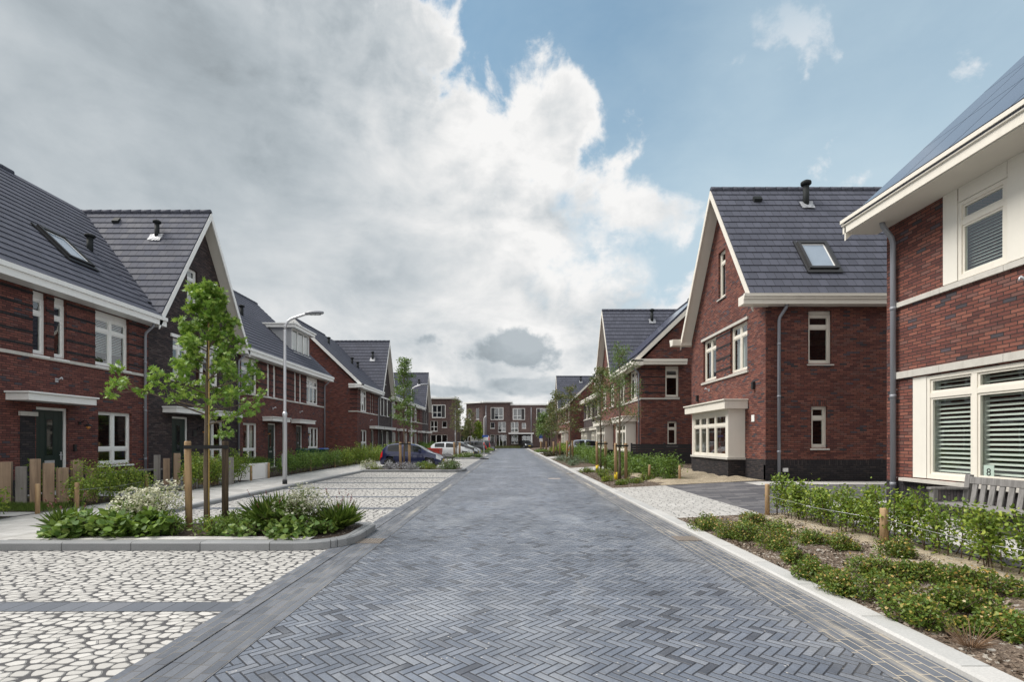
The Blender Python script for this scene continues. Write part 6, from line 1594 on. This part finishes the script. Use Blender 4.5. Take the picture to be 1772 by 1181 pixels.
    for a in ax:
        for s in (1, -1):
            y = s * (W / 2 - .10); wb = MB()
            prof = [(-.10, wr * .62), (-.10, wr * .92), (-.07, wr), (.07, wr), (.10, wr * .92), (.10, wr * .62)]; N = 22; b0 = len(wb.v)
            for j in range(N):
                c_, s_ = math.cos(2 * math.pi * j / N), math.sin(2 * math.pi * j / N)
                for dy, rr in prof: wb.v.append((a + c_ * rr, y + s * dy, wr + s_ * rr))
            for j in range(N):
                for k in range(6):
                    k2 = (k + 1) % 6; j2 = (j + 1) % N; wb.f.append((b0 + j * 6 + k, b0 + j * 6 + k2, b0 + j2 * 6 + k2, b0 + j2 * 6 + k)); wb.mi.append(0); wb.sm.append(False)
            wo_ = wb.build('wheel', MT['rubber'], t)
            rb = MB(); yo = y + s * .075
            for k in range(5):
                th = 2 * math.pi * k / 5 + .3; c_, s_ = math.cos(th), math.sin(th); p_, q_ = -s_, c_; R1 = wr * .63; hw = .045
                rb.hexa([(a + p_ * hw, yo - s * .02, wr + q_ * hw), (a - p_ * hw, yo - s * .02, wr - q_ * hw), (a + c_ * R1 - p_ * hw * .8, yo - s * .02, wr + s_ * R1 - q_ * hw * .8), (a + c_ * R1 + p_ * hw * .8, yo - s * .02, wr + s_ * R1 + q_ * hw * .8),
                         (a + p_ * hw, yo + s * .012, wr + q_ * hw), (a - p_ * hw, yo + s * .012, wr - q_ * hw), (a + c_ * R1 - p_ * hw * .8, yo + s * .012, wr + s_ * R1 - q_ * hw * .8), (a + c_ * R1 + p_ * hw * .8, yo + s * .012, wr + s_ * R1 + q_ * hw * .8)])
            rb.tube([(a, yo - s * .05, wr), (a, yo + s * .02, wr)], wr * .17, 10)
            for j in range(N):
                c0, s0 = math.cos(2 * math.pi * j / N), math.sin(2 * math.pi * j / N); c1, s1 = math.cos(2 * math.pi * (j + 1) / N), math.sin(2 * math.pi * (j + 1) / N)
                rb.poly([(a + c0 * wr * .56, yo, wr + s0 * wr * .56), (a + c1 * wr * .56, yo, wr + s1 * wr * .56), (a + c1 * wr * .66, yo + s * .02, wr + s1 * wr * .66), (a + c0 * wr * .66, yo + s * .02, wr + s0 * wr * .66)])
            rb.build('rim', MT['alloy'], wo_, recalc=False)
            db = MB(); db.tube([(a, y - s * .04, wr), (a, y + s * .03, wr)], wr * .6, 16); db.build('brake_disc', MT['trim'], wo_)
            for_arch = MB(); for_arch.tube([(a, s * W * .25, wr), (a, s * (W * .5 - .16), wr)], wr * 1.10, 18); for_arch.build('wheel_well', MT['trim'], t)
    def sect(f, k, out=.004):
        b = min(NS - 1, int(f * (NS - 1))); p = rows[b][k]; return p
    for s in (1, -1):
        for nm, fa, fb, ka, kb, m_ in (('headlight', .905, .985, 3, 5, 'head'), ('tail_light', .008, .060 if style != 'van' else .02, 3, 5, 'tail')):
            hb = MB(); ia, ib = int(fa * (NS - 1)), max(int(fa * (NS - 1)) + 1, int(fb * (NS - 1)))
            if nm == 'tail_light': ia = 0; ib = 3; kb = 6 if style == 'hatch' else 7
            for i in range(ia, ib):
                for k in range(ka, kb):
                    q = [rows[i][k], rows[i + 1][k], rows[i + 1][k + 1], rows[i][k + 1]]; hb.poly([(p[0] + (.006 if fa > .5 else -.006), (p[1] + .008) * s, p[2] + .002) for p in q], 0, True)
            if hb.f: hb.build(nm, MT[m_], t, recalc=False)
        mb = MB(); xm = L * (ws[0] + .085); zm = cat_interp(xs, bl, .6) * Hh + .07; ym = W / 2 * .97
        mb.hexa([(xm - .10, s * ym, zm - .06), (xm + .02, s * ym, zm - .06), (xm + .06, s * (ym + .19), zm - .04), (xm - .08, s * (ym + .19), zm - .04), (xm - .10, s * ym, zm + .05), (xm + .00, s * ym, zm + .05), (xm + .02, s * (ym + .19), zm + .08), (xm - .08, s * (ym + .19), zm + .08)])
        mb.build('wing_mirror', pm, t, bevel=.015)
        sb = MB(); sb.box(ax[0] + wr * 1.2, ax[1] - wr * 1.2, s * W * .468 - .012, s * W * .468 + .012, .17, .27); sb.build('door_sill', MT['trim'], t)
        hd = MB()
        for f in (.34, .54): hd.box(L * f - .09, L * f + .07, s * W * .488 - .016, s * W * .488 + .02, cat_interp(xs, bl, f) * Hh * .84, cat_interp(xs, bl, f) * Hh * .84 + .03)
        hd.build('door_handle', pm, t)
    pb = MB(); pb.box(-.012, .02, -.26, .26, .42 * Hh / 1.48 * 1.2, .42 * Hh / 1.48 * 1.2 + .11); pb.build('number_plate', MT['plate'], t)
    pb = MB(); pb.box(L - .03, L + .012, -.26, .26, .40, .51); pb.build('number_plate', MT['plate'], t)
    gb = MB(); gb.box(L - .05, L - .004, -W * .28, W * .28, .25, .36); gb.build('grille', MT['trim'], t)
    # shift so that the origin is under the middle
    for ch in t.children: ch.location.x -= L / 2
    t.location = loc; t.rotation_euler.z = rz
    return t
car('hatchback', 'dark blue small hatchback parked behind the second planting island', 3.55, 1.64, 1.42, 'hatch', (.006, .012, .065), (-5.75, 30.1, .01), 0, metal=.1)
car('hatchback', 'white hatchback parked behind the third planting island, rear towards the pavement', 4.1, 1.75, 1.42, 'hatch', (.70, .72, .74), (-5.62, 48.6, .01), 0, metal=0.)
car('hatchback', 'black hatchback parked just beyond the white one', 4.3, 1.78, 1.48, 'hatch', (.012, .013, .016), (-5.45, 51.9, .01), 0)
car('hatchback', 'silver white hatchback between the two black cars, nose at the street', 4.2, 1.76, 1.46, 'hatch', (.48, .50, .52), (-5.3, 54.6, .01), 0, metal=.5)
car('estate_car', 'dark grey car with a red tail light towards the street, beyond the silver one', 4.4, 1.8, 1.5, 'hatch', (.03, .03, .034), (-5.3, 65.2, .01), R(180))
car('suv', 'dark blue car seen from behind near the road end, yellow plate', 4.4, 1.85, 1.62, 'suv', (.018, .022, .035), (-3.75, 80., .01), R(80))
car('hatchback', 'silver hatchback parked on the right drive, red tail light towards the street', 4.1, 1.75, 1.5, 'hatch', (.42, .46, .50), (7.0, 45.6, .16), 0, metal=.6)
car('suv', 'black car parked under the white carport roof at the street end', 4.3, 1.85, 1.6, 'suv', (.010, .010, .012), ((910 - 885) * 106.5 / 890, 107., .05), R(-70))
car('camper_van', 'white camper van parked in front of the block at the street end', 5.6, 2.1, 2.5, 'van', (.62, .62, .60), ((823 - 885) * 99.5 / 890, 101., .02), R(175), 'van', None, metal=0)
# red tipping trailer behind the blue car
t = thing('trailer', (-5.7, 36.2, 0), 'open red trailer standing behind the dark blue hatchback', 'trailer')
mb = MB()
def taper(mb, x0, x1, y0, y1, z0, z1, o): mb.hexa([(x0, y0, z0), (x1, y0, z0), (x1, y1, z0), (x0, y1, z0), (x0 - o, y0 - o, z1), (x1 + o, y0 - o, z1), (x1 + o, y1 + o, z1), (x0 - o, y1 + o, z1)])
taper(mb, -6.5, -5.0, 35.4, 35.46, .50, 1.05, .05); taper(mb, -6.5, -5.0, 36.9, 36.96, .50, 1.05, .05); taper(mb, -6.5, -6.44, 35.46, 36.9, .5, 1.05, .05); taper(mb, -5.06, -5.0, 35.46, 36.9, .5, 1.05, .05); mb.box(-6.5, -5., 35.46, 36.9, .46, .50)
mb.box(-6.6, -4.9, 35.30, 35.38, .98, 1.06); mb.build('tub', MT['red_skip'], t)
for y in (35.35, 37.0): mb = MB(); mb.tube([(-5.75, y - .07, .28), (-5.75, y + .07, .28)], .28, 16); mb.build('wheel', MT['rubber'], t)
mb = MB(); mb.box(-6.4, -4.0, 36.12, 36.24, .38, .46); mb.box(-4.2, -4.12, 36.14, 36.22, 0, .4); mb.box(-6.4, -5.1, 35.5, 36.9, .40, .455); mb.build('chassis', MT['black'], t)

# ---------------------------------------------------------------- street lamps
def street_lamp(loc, label):
    t = local_thing('street_lamp', label, 'street lamp', 'street lamps along the left pavement'); H = 5.88
    mb = MB(); mb.tube([(0, 0, .0), (0, 0, 2.35), (0, 0, 2.43), (0, 0, 2.50)], [.072, .070, .085, .05], 16); mb.tube([(0, 0, 2.49), (0, 0, H - .55)], [.05, .045], 14, cap=False)
    pts = [(0, 0, H - .55)] + [(.42 - .42 * math.cos(R(a)), 0, H - .55 + .42 * math.sin(R(a))) for a in range(15, 76, 15)] + [(.66, 0, H - .03), (.80, 0, H + .0)]
    mb.tube(pts, [.045] * len(pts), 14); mb.build('pole', MT['steel'], t)
    mb = MB(); mb.tube([(0, 0, -.02), (0, 0, .14)], .078, 16); mb.build('foot_sleeve', MT['rubber'], t)
    mb = MB(); mb.box(-.078, -.066, -.05, .05, .6, 1.05); mb.build('service_hatch', MT['steel'], t)
    # flat oval head
    mb = MB(); N = 20; lv = [(0, -.045, .62), (.3, -.055, .95), (.55, -.03, 1.), (.8, .015, .96), (1., .045, .5)]; base = len(mb.v)
    for fz, dz_, sc_ in lv:
        for j in range(N):
            th = 2 * math.pi * j / N; x = 1.02 + math.cos(th) * .33 * sc_; y = math.sin(th) * .145 * sc_; mb.v.append((x, y, H + .03 + dz_ + (x - .8) * .06))
    for k in range(len(lv) - 1):
        for j in range(N): j2 = (j + 1) % N; mb.f.append((k * N + j, k * N + j2, (k + 1) * N + j2, (k + 1) * N + j)); mb.mi.append(0); mb.sm.append(True)
    mb.f.append(tuple(range(N))[::-1]); mb.mi.append(0); mb.sm.append(False); e = (len(lv) - 1) * N; mb.f.append(tuple(range(e, e + N))); mb.mi.append(0); mb.sm.append(False)
    ho = mb.build('lamp_head', MT['zinc'], t)
    mb = MB(); mb.box(.84, 1.22, -.09, .09, H - .035, H - .022); mb.build('lens', MT['head'], ho)
    t.location = loc
    return t
l0 = street_lamp((-7.82, 17.75, SWZ), 'tall steel street lamp with a flat head, nearest on the left pavement')
for p, lb in (((-7.85, 40.4, SWZ), 'second steel street lamp, behind the second island tree'), ((-7.7, 70.5, SWZ), 'third steel street lamp, far off beside the flat roofed block')):
    c_ = copy_tree(l0); c_.location = p; c_['label'] = lb
# sign pole on the third island's corner
x, y = -2.34, 43.9
t = thing('sign_pole', (x, y, .0), 'white sign pole with a blue plate on a dark foot at the third island', 'sign pole')
mb = MB(); mb.tube([(x, y, .0), (x, y, 3.45), (x + .03, y, 3.58), (x + .10, y, 3.66), (x + .20, y, 3.68)], .032, 8); mb.build('pole', MT['white_sign'], t)
mb = MB(); mb.box(x - .30, x + .38, y - .22, y + .22, -.0, .07); mb.build('foot', MT['rubber'], t)
mb = MB(); mb.box(x - .13, x + .36, y - .05, y - .03, 1.88, 2.06); mb.build('name_plate', MT['blue_sign'], t)
mb = MB(); mb.tube([(x, y, 1.18), (x, y, 1.42)], .036, 8); mb.build('red_band', MT['red_sign'], t)
x, y = 4.6, 80.
t = thing('parking_sign', (x, y, .1), 'small blue sign on a pole at the right of the road end', 'sign')
mb = MB(); mb.tube([(x, y, 0), (x, y, 2.6)], .04, 8); mb.build('pole', MT['steel'], t)
mb = MB(); mb.box(x - .28, x + .28, y - .06, y - .04, 1.95, 2.55); mb.build('sign_plate', MT['blue_sign'], t)
mb = MB(); mb.box(x - .25, x + .25, y - .06, y - .04, 1.40, 1.90); mb.build('lower_plate', MT['white_sign'], t)
# ---------------------------------------------------------------- posts
def round_post(x, y, zb, h, label, r=.042, tilt=0., mat_='stake'):
    t = local_thing('hedge_post', label, 'post', 'round posts along the hedges'); mb = MB(); mb.tube([(0, 0, -.15), (0, 0, h - .015), (0, 0, h)], [r * 1.03, r, r * .86], 12); mb.build('post', MT[mat_], t)
    t.location = (x, y, zb); t.rotation_euler = (0, R(tilt), 0.4 * x); return t
hp = round_post(-9.72, 10.55, .09, .62, 'round post at the far left corner of the lawn')
LP_ = [(-9.63, 11.4, .09, .58, 0, 'round post at the left end of the hedge under the first window'), (-9.75, 13.75, .09, .60, 0, 'round post at the right end of the hedge under the first window'), (-9.75, 15.4, .09, .62, 6, 'leaning round post left of the pale stake on the pavement edge'), (-9.72, 19.2, .09, .58, 0, 'round post beside the white planter'), (-9.7, 20.55, .09, .62, 0, 'round post just left of the street lamp'),
       (-9.72, 24.9, .09, .6, 0, 'first round post right of the street lamp'), (-9.75, 28.4, .09, .6, 0, 'second round post right of the street lamp'), (-9.76, 30.6, .09, .6, 0, 'third round post right of the street lamp'), (-9.78, 34.4, .09, .6, 0, 'fourth round post right of the street lamp'), (-9.8, 37.6, .09, .6, 0, 'fifth round post right of the street lamp'), (-9.82, 45, .09, .6, 0, 'round post nearest the dark blue car'),
       (5.18, 7.15, .1, .56, 0, 'pale round post standing in front of the near right hedge'), (5.0, 10.05, .09, .66, 0, 'round post at the far end of the near right hedge'), (5.05, 18.9, .13, .58, 5, 'leaning round post in front of the dense right hedge'), (5.92, 18.1, .13, .60, 0, 'round post at the near end of the dense right hedge'), (5.2, 4.5, .1, .62, 0, 'round post at the near end of the right hedge')]
for x, y, zb, h, tl, lb in LP_:
    c_ = copy_tree(hp); c_.location = (x, y, zb); c_.rotation_euler = (0, R(tl), x); c_.scale.z = h / .62; c_['label'] = lb
    if x > 5 and y < 8: c_.scale = (1.25, 1.25, h / .62)
mb = MB(); mb.tube([(5.18, 7.15, .50), (5.22, 5.8, .45), (5.2, 4.5, .52)], .0035, 5); mb.tube([(5.0, 10.05, .52), (5.1, 8.6, .47), (5.18, 7.15, .50)], .0035, 5)
tag(mb.build('fence_wire', MT['steel'], None), 'thin wire strung between the posts of the near right hedge', 'wire')
mb = MB(); mb.tube([(-9.63, 11.4, .50), (-9.7, 12.6, .47), (-9.75, 13.75, .52)], .0035, 5)
tag(mb.build('fence_wire', MT['steel'], None), 'thin wire strung along the hedge under the first window', 'wire')
# square oak posts
def oak_post(x, y, h, label, mat_='oak', w=.20, rz=.6):
    t = thing('oak_post', (x, y, .09), label, 'post', 'square oak posts in the front gardens'); mb = MB(); mb.box(x - w / 2, x + w / 2, y - w / 2, y + w / 2, -.1, h); o = mb.build('post', MT[mat_], t, bevel=.008)
    t.rotation_euler.z = rz; return t
for i, (px, top, m_, lb) in enumerate([(11, 800, 'oak', 'square oak post at the left edge of the photo'), (37, 808, 'oak_grey', 'short grey square post, second from the left edge'), (61, 795, 'oak', 'tallest square oak post left of the first door'), (84, 802, 'oak', 'square oak post right of the tallest one'), (108, 810, 'oak', 'short square oak post half hidden by the first hedge'), (133, 797, 'oak', 'square oak post rising behind the first hedge'), (159, 811, 'oak', 'low square oak post behind the first hedge')]):
    D_ = 12.35 + (.5 if i > 4 else 0); oak_post((px - 885) * D_ / FPX, D_, HC - (top - 763) * D_ / FPX, lb, m_, rz=.62 + .07 * i)
for i, (px, top, lb) in enumerate([(272, 788, 'tall square post left of the short hedge at the dark gable'), (288, 794, 'square post second at the dark gable garden'), (306, 785, 'square post behind the pale stake'), (327, 793, 'square post between stake and maple trunk'), (349, 789, 'square post left of the dark stake'), (371, 795, 'square post behind the dark stake'), (397, 792, 'square post at the right of the dark gable garden')]):
    D_ = 17.6; oak_post((px - 885) * D_ / FPX, D_, HC - (top - 763) * D_ / FPX, lb, 'oak' if i % 3 else 'oak_grey', w=.19, rz=.55 + .1 * i)
# ---------------------------------------------------------------- garden things
t = thing('garden_bench', (-12.5, 17.2, .1), 'simple plank bench on black legs under the first ground floor window', 'bench')
mb = MB(); mb.box(-12.75, -12.35, 15.9, 18.35, .56, .61); mb.build('seat', MT['oak_grey'], t, bevel=.005)
for y in (16.1, 18.15): mb = MB(); mb.box(-12.72, -12.38, y - .04, y + .04, .05, .56); mb.build('leg', MT['black'], t)
# weathered bench in front of the nearest right house, facing the street
bx0, ba, bb = 6.95, 5.9, 8.22
t = thing('wooden_bench', (bx0, 7.05, .2), 'weathered grey wooden bench with slatted back in front of the louvred window', 'bench'); zg = .20
for y in (ba, bb - .09):
    mb = MB(); mb.hexa([(bx0 + .20, y, zg), (bx0 + .29, y, zg), (bx0 + .29, y + .09, zg), (bx0 + .20, y + .09, zg), (bx0 + .30, y, zg + .86), (bx0 + .37, y, zg + .86), (bx0 + .37, y + .09, zg + .86), (bx0 + .30, y + .09, zg + .86)]); mb.build('rear_leg', MT['bench'], t, bevel=.008)
    mb = MB(); mb.box(bx0 - .28, bx0 - .20, y, y + .09, zg - .1, zg + .62); mb.build('front_leg', MT['bench'], t, bevel=.008)
    mb = MB(); mb.box(bx0 - .32, bx0 + .30, y + .0, y + .09, zg + .622, zg + .66); mb.build('armrest', MT['bench'], t, bevel=.006)
mb = MB(); mb.hexa([(bx0 + .287, ba + .09, zg + .72), (bx0 + .327, ba + .09, zg + .72), (bx0 + .327, bb - .09, zg + .72), (bx0 + .287, bb - .09, zg + .72), (bx0 + .298, ba + .09, zg + .83), (bx0 + .338, ba + .09, zg + .83), (bx0 + .338, bb - .09, zg + .83), (bx0 + .298, bb - .09, zg + .83)]); mb.build('top_rail', MT['bench'], t, bevel=.006)
y = ba + .17
while y < bb - .17:
    mb = MB(); mb.hexa([(bx0 + .245, y, zg + .42), (bx0 + .270, y, zg + .42), (bx0 + .270, y + .085, zg + .42), (bx0 + .245, y + .085, zg + .42), (bx0 + .295, y, zg + .72), (bx0 + .320, y, zg + .72), (bx0 + .320, y + .085, zg + .72), (bx0 + .295, y + .085, zg + .72)]); mb.build('back_slat', MT['bench'], t, bevel=.004); y += .148
for k in range(5): mb = MB(); mb.box(bx0 - .27 + k * .105, bx0 - .18 + k * .105, ba + .0, bb, zg + .40, zg + .425); mb.build('seat_slat', MT['bench'], t, bevel=.004)
# white planter
t = thing('planter', (-10.4, 20.6, .1), 'low white planter with rounded end and grass on top, beside the pavement', 'planter')
mb = MB(); pts = [(-11.6, 20.0), (-10.4, 20.0)] + [(-10.4 + .62 * math.sin(R(a)), 20.62 - .62 * math.cos(R(a))) for a in range(15, 180, 15)] + [(-10.4, 21.24), (-11.6, 21.24)]
k = len(pts); mb.v += [(x, y, .05) for x, y in pts] + [(x, y, .70) for x, y in pts]
for j in range(k): j2 = (j + 1) % k; mb.f.append((j, j2, k + j2, k + j)); mb.mi.append(0); mb.sm.append(False)
mb.f.append(tuple(range(k, 2 * k))); mb.mi.append(0); mb.sm.append(False); mb.build('tub', MT['planter'], t)
rng = np.random.default_rng(9); n = 1500; P = np.stack([rng.uniform(-11.5, -9.95, n), rng.uniform(20.1, 21.15, n), np.full(n, .69)], 1); dv = np.stack([rng.normal(size=n) * .3, rng.normal(size=n) * .3, np.ones(n)], 1)
v_, c_ = leaf_verts(P, .24, 'blade', rng, dirv=dv); fast_mesh('planter_grass', v_, c_, MT['leaf_grass'], t)
# wheelie bins
def bin_(x, y, lid, label):
    t = thing('wheelie_bin', (x, y, .1), label, 'bin', 'wheelie bins by the doors'); mb = MB(); mb.hexa([(x - .22, y - .24, .2), (x + .22, y - .24, .2), (x + .22, y + .24, .2), (x - .22, y + .24, .2), (x - .28, y - .29, 1.06), (x + .28, y - .29, 1.06), (x + .28, y + .29, 1.06), (x - .28, y + .29, 1.06)]); mb.build('body', MT['bin_green'], t, bevel=.02)
    mb = MB(); mb.hexa([(x - .31, y - .32, 1.063), (x + .31, y - .32, 1.063), (x + .31, y + .32, 1.063), (x - .31, y + .32, 1.063), (x - .26, y - .27, 1.14), (x + .26, y - .27, 1.14), (x + .26, y + .27, 1.14), (x - .26, y + .27, 1.14)]); mb.build('lid', MT[lid], t, bevel=.015)
    for s in (-1, 1): mb = MB(); mb.tube([(x - .28, y + s * .2 - .03, .2), (x - .28, y + s * .2 + .03, .2)], .1, 12); mb.build('wheel', MT['rubber'], t)
bin_(-11.95, 29.4, 'bin_green', 'green wheelie bin by the second row house door'); bin_(-11.7, 30.3, 'bin_green', 'green wheelie bin next to the blue lidded one'); bin_(-11.5, 31.3, 'bin_blue', 'wheelie bin with a blue lid')
# gravel and paths in the front gardens
sheet('garden_path', -13.4, -9.86, 13.9, 15.3, .096, 'pave_tile'); sheet('garden_gravel', -13.4, -9.9, 15.9, 19.0, .094, 'gravel')
sheet('garden_path', -13.4, -9.86, 19.4, 21.0, .097, 'pave_tile') ; sheet('garden_path', -13.4, -9.86, 10.2, 10.8, .097, 'pave_tile')
